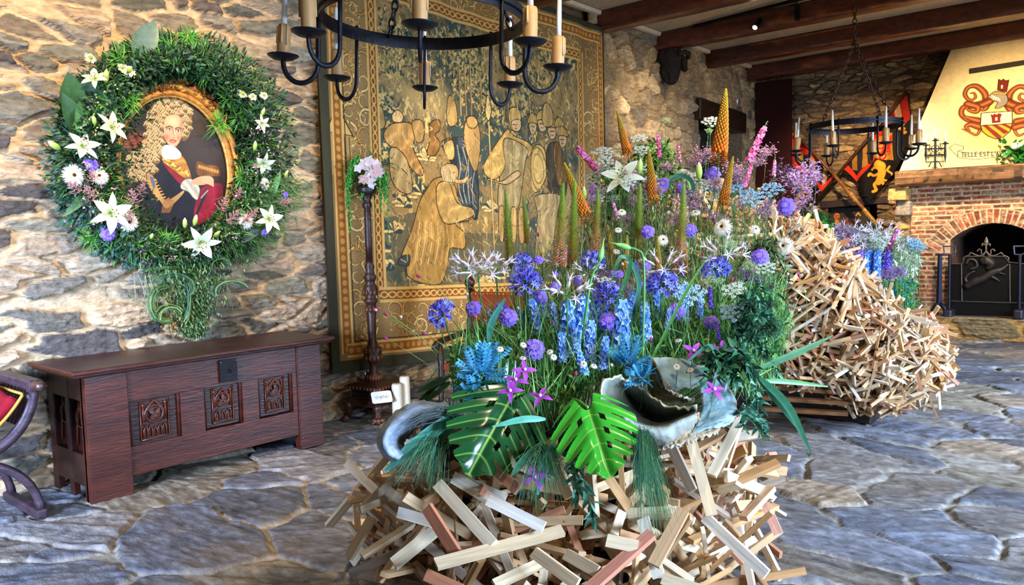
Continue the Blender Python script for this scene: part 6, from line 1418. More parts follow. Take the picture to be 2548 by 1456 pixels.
for k,(x,y,d,s,kd) in enumerate([(1985,480,5.0,1.5,'statice_mauve'),(2010,450,5.1,1.3,'statice_mauve'),(1950,450,5.1,1.2,'statice_dark'),(2030,460,5.2,1.0,'statice_mauve'),(2000,520,5.0,1.2,'statice_pink'),(1970,540,4.9,1.0,'statice_pink'),(1755,400,5.0,1.0,'statice_pink'),(1730,420,5.0,.9,'statice_pink'),(1830,440,5.0,1.0,'statice_pink'),(1880,420,5.1,.9,'statice_pink'),(1905,395,5.1,.9,'statice_pink'),(1660,430,5.0,.8,'statice_pink'),(1480,510,4.6,.8,'statice_pink'),(1510,720,3.8,.9,'statice_dark'),(1550,740,3.8,.8,'statice_mauve'),(1690,560,4.3,.9,'statice_pink'),(1860,700,3.9,.8,'statice_dark'),(1720,500,4.6,.9,'statice_pink'),(1580,520,4.6,.9,'statice_pink'),(1900,540,4.6,.8,'statice_pink'),(1620,480,4.7,.9,'statice_pink'),(1850,520,4.7,.8,'statice_pink')]):
    flower('statice','flower',[(kd,'spray')],x,y,d,s,{'statice_mauve':'airy mauve statice spray hanging over the timber before the flags','statice_dark':'dusky purple statice spray tucked behind other flowers','statice_pink':'pale pink statice spray filling between taller flowers'}[kd],'statice sprays '+kd[8:],tocam=.5,sr=.002,scol='#6a7a50')
for x,y,d,s,l in [(1696,428,4.8,1.0,'cream aster-like daisy behind the arched green leaf'),(1790,455,4.7,.95,'white daisy half hidden behind the tilted foxtail'),(1950,612,4.0,1.05,'white daisy turned right at the edge of the timber'),(1797,565,4.1,1.1,'white daisy with bluish edge above the right nerine'),(1640,475,4.7,.8,'small white daisy below the dark purple scabious')]:
    flower('daisy','flower',[('daisy_petals','petals'),('daisy_centre','centre')],x,y,d,s,l,'white daisies in the big arrangement',tocam=.5,dir_=(0,0,.6),jit=.5)
for x,y,d,s,l in [(1552,452,4.6,1.15,'large open white lily at the top of the arrangement')]:
    flower('lily','flower',[('lily_petals','petals'),('lily_stamens','stamens')],x,y,d,s,l,None,tocam=1.2,sr=.004)
for x,y,d,s,l in [(1590,435,4.6,1.0,'closed green lily bud beside the open white lily'),(1740,448,4.6,1.1,'plump green lily bud under the lilac statice'),(1455,500,4.6,.9,'green lily bud at the left of the arrangement'),(1715,478,4.6,.9,'pale green lily bud below the arched leaf')]:
    flower('lily_bud','bud',[('lily_bud','bud')],x,y,d,s,l,'green lily buds',tocam=.1,sr=.003)
for x,y,d,l in [(1305,922,3.05,'open magenta clematis, topmost of the three beside the left monstera leaf'),(1284,948,3.0,'magenta clematis in the middle of the three beside the left monstera leaf'),(1270,975,2.95,'purple clematis lowest of the three beside the left monstera leaf'),(1345,988,2.95,'purple clematis between the two monstera leaves'),(1776,972,2.95,'magenta clematis in front of the grey curled leaf'),(1800,868,3.2,'magenta clematis at the right in the dark green leaves'),(1788,898,3.2,'purple clematis below another on the right'),(1725,875,3.25,'purple clematis above the grey leaf'),(1165,908,3.2,'purple clematis over the blue dyed foliage'),(1332,1192,2.75,'purple clematis hanging down among the battens'),(1340,1172,2.8,'violet clematis hanging just above another by the battens')]:
    flower('clematis','flower',[('clematis','bloom')],x,y,d,1.25,l,'magenta clematis flowers',tocam=.9,jit=.4,sr=.0015)
for x,y,d,s,l in [(1195,935,3.15,1.25,'turquoise-blue dyed foliage at the left above the monstera'),(1215,905,3.25,1.0,'blue dyed foliage tuft just above the larger turquoise one'),(1178,985,3.1,.8,'small blue dyed tuft beside the left monstera leaf'),(1565,905,3.25,1.1,'blue dyed foliage behind the grey cupped leaf'),(1600,945,3.2,.8,'dark blue dyed tuft between the grey leaves')]:
    flower('dyed_foliage','foliage',[('blue_foliage','leaves')],x,y,d,s,l,'blue dyed foliage tufts',tocam=.7,sr=.003)
# thin bobble stems, 60 of them
BB=[(938,773),(965,785),(945,770),(1000,790),(965,845),(1045,690),(1165,733),(1150,700),(1340,588),(1345,605),(1185,790),(1210,800),(1290,770),(1255,600),(1610,905),(1523,912),(1570,915),(1870,680),(1960,685),(1990,690),(1930,720),(1855,620),(1820,700),(1780,865),(1830,760),(1790,820),(1750,640),(1220,812),(1060,832),(1200,858),(1205,870),(1370,808),(1620,850),(1500,950),(1430,935),(1460,720),(1550,660),(1690,610),(1610,690),(1720,720)]
for k,(x,y) in enumerate(BB):
    d=dfr(max(y,600))-(.15 if x<1200 else 0); lft=x<1230
    flower('burnet','flower',[('bobble' if k%3 else 'bobble_pink','bud')],x,y,d,1.0,'tiny magenta bobble on a long wiry stem reaching left over the tapestry' if lft else 'tiny pink-red bobble on a wiry stem among the front flowers','wiry bobble flowers '+('left' if lft else 'front'),axis=(x-25,y-14) if lft else (x+RF.uniform(-12,12),y-20),sr=.0011,scol='#7fa85a')
# bent green bud stems
for pts,l in (([(1600,860),(1603,720),(1600,640),(1585,622),(1560,615)],'tall curved stem with a green snake-head bud, above the delphiniums'),([(1450,840),(1470,700),(1492,650),(1494,640)],'upright green stem with a plump closed bud beside the trumpet nerine')):
    P_=[atd(x,y,3.35) for x,y in pts]; A=anchor_front(P_[0]); t=thing('budded_stem',l,'flower',tuple(A))
    part('stem',lambda b:b.tube([A]+spline(P_,5),.0055,lin('#5aa050'),7),M_LEAF,t,smooth=True)
    d_=nrm(P_[-1]-P_[-2]); part('bud',lambda b:b.lathe([(.004,-.02),(.013,0),(.013,.02),(.004,.05),(.001,.085)],P_[-1],lin('#8fcf70'),9,ax=[frame(d_)[0],frame(d_)[1],d_]),M_LEAF,t,smooth=True)
# more small blooms crowding the rear mass and the right flank
q=random.Random(123)
for k in range(16):
    x,y=q.uniform(1475,1940),q.uniform(430,515); flower('lace_flower','flower',[('umbel_white','umbel')],x,y,4.75,q.uniform(.6,.95),'small pale lace flower umbel deep in the arrangement','lace flower umbels',tocam=.9,sr=.0018)
for k in range(12):
    x,y=q.uniform(1480,1950),q.uniform(440,560); flower('statice','flower',[('statice_pink','spray')],x,y,4.6,q.uniform(.6,.9),'pale pink statice spray filling between taller flowers','statice sprays pink',tocam=.6,sr=.0018,scol='#6a7a50')
for k in range(10):
    x,y=q.uniform(1500,1930),q.uniform(520,640); flower('daisy','flower',[('daisy_petals','petals'),('daisy_centre','centre')],x,y,4.25,q.uniform(.45,.7),'little white daisy scattered in the olive stems before the timber','little scattered daisies',tocam=1.1,jit=.5,sr=.0015)
for k in range(12):
    x,y=q.uniform(1740,1930),q.uniform(600,820); flower('lace_flower','flower',[('umbel_green','umbel')],x,y,3.75,q.uniform(.5,.8),'small greenish umbel on the right flank before the timber','greenish umbels on the right flank',tocam=.8,sr=.0015)
for k in range(10):
    x,y=q.uniform(1200,1720),q.uniform(840,930); flower('daisy','flower',[('daisy_petals','petals'),('daisy_centre','centre')],x,y,3.15,.32,'tiny pale daisy low in the green stems above the monstera leaves','tiny daisies low in the stems',tocam=1,jit=.6,sr=.0012)
for k in range(9):
    x,y=q.uniform(1290,1700),q.uniform(640,720); flower('scabious','flower',[('scabiosa','bloom')],x,y,3.95,q.uniform(.5,.75),'small violet scabious nearly lost among the blue delphiniums','violet scabious flowers',tocam=1.2,sr=.002)
# ================================================================ GREENERY OF THE BIG ARRANGEMENT
def inpx(poly,n,rs):
    xs=[p[0] for p in poly]; ys=[p[1] for p in poly]; out=[]
    while len(out)<n:
        X=rs.uniform(min(xs),max(xs),n*2); Y=rs.uniform(min(ys),max(ys),n*2); ins=np.zeros(n*2,bool); j=len(poly)-1
        for i in range(len(poly)):
            xi,yi=poly[i];xj,yj=poly[j]
            if yi!=yj: ins^=((yi>Y)!=(yj>Y))&(X<(xj-xi)*(Y-yi)/(yj-yi)+xi)
            j=i
        out+= list(zip(X[ins],Y[ins]))
    return np.array(out[:n])
def P3(xy,d): 
    v=np.stack([xy[:,0]-W0/2,-(xy[:,1]-H0/2),np.full(len(xy),-FPX)],1)@CM.T
    return CAM+v*(d/FPX)[:,None]
RG=np.random.RandomState(41)
PA=[(1120,880),(1190,810),(1320,780),(1560,770),(1700,770),(1830,700),(1940,700),(1965,800),(1930,900),(1870,960),(1700,900),(1480,950),(1400,1010),(1250,1000),(1130,970)]
PB=[(1480,500),(1700,490),(1900,520),(1930,640),(1940,720),(1700,780),(1400,780),(1270,780),(1300,690),(1420,600)]
def dA(y,lo,hi): return np.interp(y,[480,620,760,900,1010],[4.6,4.1,3.7,3.3,3.1])+RG.uniform(lo,hi,len(y))
cl=Cloud()
xy=inpx(PA,9000,RG); P=P3(xy,dA(xy[:,1],.05,.7)); D=RG.normal(size=(len(P),3))*.7+np.array([0,0,.5])
cl.add(leafcloud(P,D,RG.uniform(.025,.06,len(P)),RG.uniform(.008,.018,len(P)),rcols(GREENS+['#7fb04f','#8fb860'],len(P),RG),.6,seed=3))
xy=inpx(PA,2600,RG); P=P3(xy,dA(xy[:,1],.0,.5)); D=RG.normal(size=(len(P),3))*.28+np.array([0,0,1.])
cl.add(leafcloud(P-D*.1,D,RG.uniform(.16,.34,len(P)),RG.uniform(.0035,.007,len(P)),rcols(['#5a9a48','#78b25a','#4a8a3e','#96c06a','#3f7a44'],len(P),RG),.25,seed=4))
cl.build('fine_foliage',M_LEAF); tag(COL.objects[-1] if False else bpy.data.objects['fine_foliage'],'dense fine green foliage filling between the front flowers','foliage',kind='stuff')
cl=Cloud()
xy=inpx(PB,3600,RG); P=P3(xy,dA(xy[:,1],.15,.7)); D=RG.normal(size=(len(P),3))*.45+np.array([0,0,.8])
cl.add(leafcloud(P,D,RG.uniform(.03,.10,len(P)),RG.uniform(.003,.009,len(P)),rcols(['#6f8a3c','#8a9a4a','#55783a','#a0a85a','#7a8f55','#5d6b3a'],len(P),RG),.5,seed=5))
xy=inpx(PB,900,RG); P=P3(xy,dA(xy[:,1],.1,.5)); D=RG.normal(size=(len(P),3))*.15+np.array([0,0,1.])
cl.add(leafcloud(P-D*.15,D,RG.uniform(.2,.4,len(P)),RG.uniform(.003,.005,len(P)),rcols(['#5f7f3a','#7c8f48','#4c7038'],len(P),RG),.1,seed=6))
PC=[(1600,360),(1650,345),(1700,420),(1690,480),(1600,520),(1500,520),(1470,430),(1560,400)]
xy=inpx(PC,1500,RG); P=P3(xy,5.0+RG.uniform(0,.35,len(xy))); D=RG.normal(size=(len(P),3))
cl.add(leafcloud(P,D,RG.uniform(.03,.06,len(P)),RG.uniform(.012,.022,len(P)),rcols(['#4f8a30','#6aa83c','#2f6428','#86bb50','#1f4420'],len(P),RG),.5,seed=7))
cl.build('wispy_foliage',M_LEAF); tag(bpy.data.objects['wispy_foliage'],'olive wispy stems and leaves in front of the timber, under the tall flowers','foliage',kind='stuff')
# leafy dark branches at the right side
def branch(x,y,x2,y2,d,d2,n,L,W,cols,label,grp,name='leafy_branch',droop=.1):
    A,B=atd(x,y,d),atd(x2,y2,d2); t=thing(name,label,'branch',tuple(A),grp); M_=(A+B)/2+np.array((0,0,droop)); pts=bez(A,M_,B,12)
    part('stem',lambda b:b.tube(pts,[.0035]*6+[.002]*7,lin('#4a5a30'),5),M_LEAF,t,smooth=True)
    k=RG.uniform(.05,1,n); i=np.minimum((k*12).astype(int),11); P=np.array(pts)[i]*(1-(k*12-i))[:,None]+np.array(pts)[i+1]*(k*12-i)[:,None]
    ax=nrm(B-A); D=ax*.6+RG.normal(size=(n,3))*.7; c=Cloud(); c.add(leafcloud(P,D,RG.uniform(L*.7,L*1.2,n),RG.uniform(W*.8,W*1.2,n),rcols(cols,n,RG),.5,seed=int(x)))
    c.build('leaves',M_LEAF,t,kind=None); return t
DG=['#24513a','#2f6648','#1c4030','#3f7a58','#4a8a60']
q=random.Random(55)
for k in range(16):
    x,y=q.uniform(1800,1880),q.uniform(740,880); branch(x,y,x+q.uniform(50,110),y+q.uniform(-70,90),3.5,3.3+q.uniform(-.2,.2),46,.055,.014,DG,'dark green narrow-leaved branch spilling over the right side toward the timber','dark leafy branches on the right')
for k in range(8):
    x,y=q.uniform(1740,1840),q.uniform(880,930); branch(x,y,x+q.uniform(-30,60),y+q.uniform(10,70),3.2,3.0,40,.06,.022,DG,'glossy dark green leafy sprig above the grey curled leaf','dark sprigs above the grey leaf')
for (x,y,x2,y2,d) in ((1880,950,1890,1090,3.1),(1870,980,1850,1060,3.1),(1440,1150,1478,1292,2.75),(1420,1140,1440,1240,2.8),(1850,1000,1905,1085,3.1)):
    branch(x,y,x2,y2,d,d-.1,34,.05,.018,['#4a8a70','#3a7558','#6aa088'],'hanging sprig of small grey-green leaves over the battens','hanging grey-green sprigs',droop=.02)
for k in range(10):
    x,y=q.uniform(1830,1900),q.uniform(600,700); branch(x,y,x+q.uniform(40,100),y+q.uniform(-60,60),4.1,4.0,36,.05,.012,['#5f7a48','#7a8f5a','#4a6640'],'feathery olive sprig at the right edge before the timber','olive sprigs before the timber')
# blades -------------------------------------------------------------------------
def ribbon(b,pts,w,col,nrm_=None,fold=.2,tipw=.04):
    m=len(pts); vs=[];cs=[]; prev=None
    for i,p in enumerate(pts):
        d=nrm(pts[min(i+1,m-1)]-pts[max(i-1,0)]); s=np.cross(d,nrm(CAM-p) if nrm_ is None else nrm_); s=nrm(s); u=np.cross(s,d); t=i/(m-1); ww=w/2*max(tipw,math.sin(pi*min(.97,max(.06,t**.8)))**.6)
        vs+=[p-s*ww+u*ww*fold,p,p+s*ww+u*ww*fold]; cs+=[np.array(col)*1.08,np.array(col)*.8,np.array(col)*1.0]
    b.add(vs,[(i*3+j,i*3+j+1,i*3+j+4,i*3+j+3) for i in range(m-1) for j in range(2)],cs)
BL=[([(1138,1028),(1050,1095),(958,1172)],3.05,2.95,.055,'#4fb098','long teal sword leaf pointing down left from the left grey leaf'),([(1145,1050),(1060,1110),(985,1140)],3.1,3.0,.035,'#4aa088','shorter teal sword leaf under the long one on the left'),([(1358,1043),(1300,1044),(1225,1062)],2.9,2.85,.026,'#5ab894','thin teal blade lying flat over the left monstera leaf'),([(1352,1098),(1300,1150),(1272,1185)],2.9,2.8,.030,'#4fae86','teal blade pointing down beside the dark monstera'),([(1376,1100),(1352,1170),(1338,1232)],2.85,2.75,.032,'#52b48c','teal blade hanging straight down between the monstera leaves'),([(1885,935),(1960,1010),(2018,1128)],3.2,3.1,.032,'#3a7a58','long dark blade arching down right over the stone floor'),([(1885,945),(1950,1020),(2010,1095)],3.2,3.15,.02,'#336a4c','second narrower dark blade beside the longest one over the floor'),([(1885,918),(1980,880),(2068,838)],3.2,3.2,.028,'#4f8a58','blade leaf rising right across the timber'),([(1890,948),(1960,950),(2060,962)],3.2,3.25,.022,'#5a9a48','blade leaf lying level to the right across the dark plinth'),([(1420,1010),(1560,690),(1545,640),(1520,700)],3.5,3.4,.02,'#3f7a48','folded blade rising among the delphiniums'),([(1215,850),(1225,800),(1258,742)],3.4,3.4,.03,'#3f8a78','teal blade standing up between two violet scabious'),([(1560,850),(1590,720),(1575,660),(1555,650)],3.5,3.45,.022,'#4a8a70','green ribbon leaf bent over at the top, centre of the flowers'),([(1030,1060),(1055,970),(1098,905)],3.3,3.4,.010,'#5a7a60','thin curved blade left of the blue dyed foliage'),([(1620,900),(1700,740),(1760,640)],3.3,3.3,.014,'#4f8a3c','long straight blade crossing before the right nerine'),([(1710,900),(1770,860),(1790,930)],3.1,3.1,.014,'#4a8a7a','thin arched blade above the grey leaf')]
for pts,d0,d1,w,c,l in BL:
    n=len(pts); P_=spline([atd(x,y,d0+(d1-d0)*i/(n-1)) for i,(x,y) in enumerate(pts)],8); t=thing('blade_leaf',l,'leaf',tuple(P_[0]),'sword-shaped blade leaves')
    part('blade',lambda b:ribbon(b,P_,w,lin(c)),M_LEAF,t,smooth=True)
al=thing('arched_leaf','dark green leaf bent into an arch between two dark purple scabious','leaf',tuple(atd(1668,470,4.6)))
part('blade',lambda b:ribbon(b,spline([atd(x,y,4.55) for x,y in ((1665,470),(1672,445),(1695,437),(1718,448),(1725,475),(1712,480))],6),.028,lin('#2f6048')),M_GLOSS,al,smooth=True)
# monstera --------------------------------------------------------------------------
def monstera(label,base,tip,wpx,d,d2,col,dark,bend=.25,name='monstera_leaf',roll=0):
    A,B=atd(*base,d),atd(*tip,d2); L=np.linalg.norm(B-A); dv=nrm(B-A); n0=nrm(CAM-A+np.array((0,0,.5))); s=nrm(np.cross(dv,n0)); n0=np.cross(s,dv); s=s*math.cos(roll)+n0*math.sin(roll); n0=np.cross(s,dv)
    Wd=wpx*d/FPX/2; nu,nv=150,170; U,Vv=np.meshgrid(np.linspace(-1.02,1.02,nu),np.linspace(-.30,1.0,nv)); au=np.abs(U)
    w=np.where(Vv<.25,1-((.25-Vv)/.56)**2*.95,np.clip(1-((Vv-.25)/.76)**1.9,0,1)**.75); ins=au<w
    ins&=~((Vv<0)&(au<.05+.5*(-Vv)**.7*1.1))
    fl=lambda q_: np.abs((q_-np.floor(q_))-.5)
    q_=(Vv-.42*au**1.15+.02)*4.5; fr=.5-fl(q_); e=au/np.maximum(w,.05)
    row=np.floor(q_+.5); st0=.38+.18*hsh(row,row*0+(U>0),7)
    slot=(e>st0)&(fr<.17*sstep(st0,1.05,e)+.035)&(Vv>-.12)&(Vv<.93)
    ins&=~slot
    rowh=np.floor(q_); hole=((fl(q_)<.22)&(np.abs(e-.27)<.06))&(hsh(rowh,rowh*0+(U>0),9)>.45)&(Vv>0)&(Vv<.7); ins&=~hole
    rib=np.exp(-(au/.018)**2)+.75*np.exp(-((fl(q_))/.04)**2)*(au<w)
    rib=np.clip(rib,0,1)[...,None]
    C=np.array(lin(dark))*(1-e.clip(0,1))[...,None]*.5+np.array(lin(col))*(.55+.45*e.clip(0,1))[...,None]; C=C*(1-rib*.75)+np.array(lin('#a8d860'))*rib*.75
    z=-bend*L*(Vv**2)+.10*L*au**1.5*(-1)+.02*L*np.cos(q_*2*pi)*e*.7+.04*L*np.exp(-(au/.12)**2)*-1
    P=A+s*(U*Wd)[...,None]+dv*(Vv*L)[...,None]+n0*z[...,None]+n0*(bend*L)*0
    t=thing(name,label,'leaf',tuple(A),'monstera leaves'); gridmesh(P,C,'leaf_blade',M_GLOSS,t,mask=ins)
    S0=NC+np.array((-.1,.1,.7)); part('petiole',lambda b:b.tube(bez(A,(A+S0)/2+np.array((0,0,.1)),S0,6),.006,lin('#6fae40'),6),M_LEAF,t,smooth=True); return t
monstera('glossy dark monstera leaf with pale reflections, left of the bright one',(1272,990),(1178,1150),262,3.05,2.8,'#1f5a2c','#0f3018',.22)
monstera('bright green split monstera leaf with light veins, hanging at the front',(1462,1014),(1513,1168),215,2.85,2.62,'#3cae2c','#2c8c28',.12)
monstera('dark monstera leaf tucked behind, above the left one',(1262,985),(1190,930),170,3.15,3.1,'#1c4a26','#0f2a18',.3)
for k,(x,y,x2,y2) in enumerate(((1110,945,1045,1000),(1120,935,1060,965),(1120,950,1075,985))):
    t=thing('dark_leaf','dark drooping leaflet over the left grey leaf, by the ivory candles','leaf',tuple(atd(x,y,3.3)),'dark leaflets by the ivory candles'); A,B=atd(x,y,3.3),atd(x2,y2,3.2)
    part('blade',lambda b:b.leaf(A,B-A,CAM-A,np.linalg.norm(B-A)*1.1,.03,lin('#2a4420'),.5,.2,7),M_GLOSS,t,smooth=True)
# big dried grey leaves ---------------------------------------------------------------
M_GREY=vcmat('dried_leaf',.7,.25,bump=.5,bscale=26,vary=.22,vscale=16,bdist=.02)
def loft(name,label,curves,cols,grp='big grey dried leaves',wr=.012,thick=.008):
    cs_=[np.array(spline([atd(*p) for p in c],10)) for c in curves]; n=60
    R_=[np.stack([np.interp(np.linspace(0,1,n),np.linspace(0,1,len(c)),c[:,k]) for k in range(3)],1) for c in cs_]
    m=len(R_); T=np.linspace(0,m-1,14*(m-1)); rows=[];cc=[]
    for t in T:
        i=min(int(t),m-2); f=t-i; a=R_[max(i-1,0)];b=R_[i];c=R_[i+1];d=R_[min(i+2,m-1)]
        rows.append(.5*((2*b)+(-a+c)*f+(2*a-5*b+4*c-d)*f*f+(-a+3*b-3*c+d)*f**3)); cc.append(np.array(lin(cols[i]))*(1-f)+np.array(lin(cols[i+1]))*f)
    P=np.array(rows); u,v=np.meshgrid(np.linspace(0,1,n),np.linspace(0,1,len(T)))
    nz=fbm(u*9,v*5,801+len(label),4)-.5; rid=fbm(u*26,v*3,805,3)-.5; edge=(np.minimum(v,1-v)<.03)
    P=P+nrm(CAM-P.mean((0,1)))*((nz*2+rid)*wr)[...,None]; P[...,2]+=(edge*(fbm(u*40,v*0,9,2)-.5)*.03)
    C=np.repeat(np.array(cc)[:,None],n,1)*(1+.9*nz+.6*rid)[...,None]; C=np.where(edge[...,None],np.array(lin('#b9b49c')),C)
    t=thing(name,label,'leaf',tuple(P.reshape(-1,3).min(0)),grp); g=gridmesh(P,C,'leaf_blade',M_GREY,t); g.modifiers.new('t','SOLIDIFY').thickness=thick; return t
loft('dried_leaf','big grey-green dried leaf curled into a cup, behind the bright monstera',[[(1492,995,3.0),(1498,950,3.05),(1535,934,3.15),(1580,950,3.2),(1625,985,3.18),(1665,1008,3.1),(1735,1014,3.0)],[(1496,1010,3.05),(1520,985,3.2),(1560,985,3.3),(1600,1015,3.35),(1640,1040,3.3),(1680,1035,3.2),(1735,1022,3.02)],[(1500,1015,2.98),(1540,1030,3.1),(1575,1045,3.15),(1615,1058,3.15),(1650,1060,3.1),(1690,1050,3.0),(1733,1030,2.98)],[(1497,1005,2.9),(1540,1030,2.88),(1575,1055,2.86),(1615,1070,2.85),(1655,1070,2.86),(1690,1052,2.9),(1732,1036,2.94)],[(1520,1015,2.92),(1570,1060,2.9),(1600,1085,2.9),(1640,1112,2.9),(1670,1110,2.9),(1700,1085,2.92),(1730,1050,2.95)]],['#8f9a86','#5a5644','#2e3434','#8a9488','#756a54'])
loft('dried_leaf','broad grey-blue dried leaf fanning out behind the clematis, on the right',[[(1622,893,3.25),(1680,893,3.3),(1735,908,3.3),(1790,935,3.25),(1825,990,3.15),(1832,1035,3.05),(1800,1062,3.0)],[(1628,925,3.2),(1680,935,3.25),(1730,945,3.25),(1770,970,3.2),(1790,1010,3.1),(1790,1045,3.0),(1770,1068,2.95)],[(1645,965,3.15),(1690,968,3.2),(1735,965,3.2),(1748,990,3.15),(1745,1030,3.05),(1730,1065,2.95),(1715,1088,2.9)]],['#8fa49e','#7d9694','#6d8480'])
loft('dried_leaf','brown inner leaf standing between the grey cup and the broad leaf',[[(1622,893,3.22),(1618,930,3.25),(1612,970,3.3)],[(1640,930,3.15),(1650,965,3.2),(1640,1000,3.25)],[(1655,970,3.1),(1690,985,3.15),(1730,1000,3.2)]],['#8a7040','#5c4a2c','#4a4030'])
loft('dried_leaf','long pale grey dried leaf bent like an arch, at the left over the battens',[[(985,1146,2.95),(952,1126,2.97),(943,1090,3.0),(965,1050,3.05),(1005,1015,3.15),(1055,998,3.25),(1118,1003,3.35)],[(993,1142,2.9),(962,1120,2.88),(957,1088,2.9),(981,1055,2.96),(1018,1028,3.05),(1060,1015,3.2),(1118,1016,3.3)],[(1000,1136,2.93),(975,1112,2.95),(974,1086,2.98),(1000,1060,3.02),(1035,1044,3.12),(1065,1036,3.22),(1118,1032,3.32)],[(1012,1130,3.1),(1002,1108,3.15),(1008,1090,3.2),(1030,1076,3.25),(1055,1066,3.3),(1080,1060,3.35),(1118,1055,3.4)]],['#9fb0c2','#a9b8c8','#8795a2','#3a342a'])
loft('dried_leaf','tan crumpled dried leaf hanging below the grey cup over the battens',[[(1640,1105,2.9),(1690,1080,2.92),(1740,1070,2.95),(1790,1062,3.0)],[(1650,1120,2.86),(1700,1105,2.86),(1745,1090,2.9),(1790,1075,2.95)]],['#9a9076','#8a7a5c'])
# long-needle tufts ----------------------------------------------------------------
def tuft(label,org,ends,n,d0,d1,cols,w=.003,sag=.10,seed=1):
    rs=np.random.RandomState(seed); t=thing('needle_tuft',label,'foliage',tuple(atd(*org,d0)),'tufts of long needles'); b=Cloud(); V_=[];Q_=[];C_=[]
    for k in range(n):
        e=ends[rs.randint(len(ends))]; A=atd(org[0]+rs.normal()*12,org[1]+rs.normal()*8,d0); B=atd(e[0]+rs.normal()*e[2],e[1]+rs.normal()*e[3],d1+rs.uniform(-.12,.12)); M_=(A+B)/2+np.array((0,0,sag*rs.uniform(.3,1.4)))
        pts=bez(A,M_,B,5); sd=nrm(np.cross(B-A,CAM-A)); c=np.array(lin(cols[rs.randint(len(cols))]))*rs.uniform(.7,1.2); b0=len(V_)
        for i,p in enumerate(pts): ww=w/2*(1-i/6.5); V_+=[p-sd*ww,p+sd*ww]; C_+=[c,c]
        Q_+=[(b0+2*i,b0+2*i+1,b0+2*i+3,b0+2*i+2) for i in range(5)]
    b.add((np.array(V_),np.array(Q_),np.array(C_))); b.build('needles',M_LEAF,t,kind=None)
NT=['#2c5a44','#3f7a5a','#1f4436','#5a9a78','#6a9a50']
tuft('hanging tuft of long green needles right of the bright monstera leaf',(1590,1085),[(1625,1220,18,40),(1610,1180,14,30),(1650,1300,22,40),(1600,1240,18,30)],420,2.85,2.6,NT,seed=1,w=.0024)
tuft('dark needle tuft sweeping down left below the grey arched leaf',(1100,1100),[(1010,1175,25,22),(1055,1170,22,22),(1080,1200,22,20)],260,3.1,2.9,NT,seed=2,w=.0024)
tuft('needle tuft below the left monstera leaf among the battens',(1350,1120),[(1310,1210,22,22),(1385,1215,22,20),(1345,1250,30,16),(1400,1180,22,20)],260,2.95,2.7,NT,seed=3,w=.0022)
tuft('fine dark needle spray crossing the left grey leaf',(1140,1040),[(1030,1070,30,8),(1000,1075,20,6)],60,3.05,2.95,['#1c3428'],seed=4,w=.002)
# ================================================================ CLUSTER OF FLOWERS BEHIND THE TIMBER (right)
cl=Cloud(); PD=[(2050,590),(2120,570),(2230,585),(2290,620),(2270,740),(2285,790),(2240,770),(2180,740),(2120,680),(2060,630)]
xy=inpx(PD,3200,RG); P=P3(xy,8.2+RG.uniform(0,.7,len(xy))); D=RG.normal(size=(len(P),3))*.6+np.array([0,0,.6])
lowr=(xy[:,1]>700)[:,None]; col=np.where(lowr,rcols(['#2f8a8a','#3a9a68','#1f6a6a','#6ab84a'],len(P),RG),rcols(['#a8c49a','#c8d8c0','#8fb488','#d8e0cc'],len(P),RG))
cl.add(leafcloud(P,D,RG.uniform(.04,.12,len(P)),RG.uniform(.012,.03,len(P)),col,.5,seed=11))
xy=inpx([(2020,520),(2060,540),(2070,590),(2040,590),(2010,560)],500,RG); P=P3(xy,7.5+RG.uniform(0,.4,len(xy))); cl.add(leafcloud(P,RG.normal(size=(len(P),3)),RG.uniform(.05,.09,len(P)),.03,rcols(['#3f8a30','#5aa040','#2a5a24'],len(P),RG),.4,seed=12))
cl.build('far_foliage',M_LEAF); tag(bpy.data.objects['far_foliage'],'grey-green to teal foliage of the far flower bed behind the timber heap','foliage',kind='stuff')
def afar(P): return np.array((P[0],P[1],.02))
q=random.Random(61)
def far(kd,pn,x,y,s,lab,cat='flower',nm='flower',d=8.0,x2=None,y2=None):
    d=d+q.uniform(-.1,.15)
    if x2 is not None: return flower(nm,cat,[(kd,pn)],x,y,d,s,lab,'far bed '+nm,axis=(x2,y2),anchor=afar)
    return flower(nm,cat,[(kd,pn)],x,y,d,s,lab,'far bed '+nm,tocam=.6,anchor=afar)
for k in range(13): far('statice_pink' if k%3 else 'statice_mauve','spray',q.uniform(2055,2140),q.uniform(590,650),1.5,'pink-mauve statice spray in the far bed left of the blue delphiniums',nm='statice')
for k in range(9): far('nerine','bloom',2060+k*20+q.uniform(-6,6),590+q.uniform(-12,26),1.5,'white nerine along the top of the far bed',nm='nerine')
for k in range(12): far('umbel_white','umbel',2150+q.uniform(-80,60),612+q.uniform(-18,34),1.25,'white umbel in the middle of the far bed',nm='lace_flower')
for k in range(3): far('umbel_blue','umbel',2268+k*9,618+k*7,1.3,'bluish white umbel at the right end of the far bed against the brick pier',nm='lace_flower')
for k in range(8): far('delph_blue','flower_spike',2150+(k%4)*10,690+(k//4)*8,1.25,'blue delphinium in the far bed',nm='delphinium',x2=2152+(k%4)*10,y2=650+(k//4)*6)
for k in range(6): far('larkspur_violet','flower_spike',2175+k*8,672,1.2,'violet larkspur in the far bed',nm='larkspur',x2=2178+k*8,y2=610+q.uniform(0,20))
far('larkspur_pink','flower_spike',2208,628,1.3,'bright pink larkspur at the right of the far bed',nm='larkspur',x2=2226,y2=588)
for k in range(3): far('scabiosa','bloom',2120+k*8,626+q.uniform(-5,5),1.6,'violet scabious in the far bed',nm='scabious')
for k in range(9): far('statice_pink' if k%2 else 'statice_mauve','spray',q.uniform(2170,2245),q.uniform(678,700),1.0,'pink statice low in the far bed beneath the delphiniums',nm='statice')
for k in range(4): far('umbel_green','umbel',2200+k*18,q.uniform(620,700),1.1,'pale green umbel on the right of the far bed',nm='lace_flower')
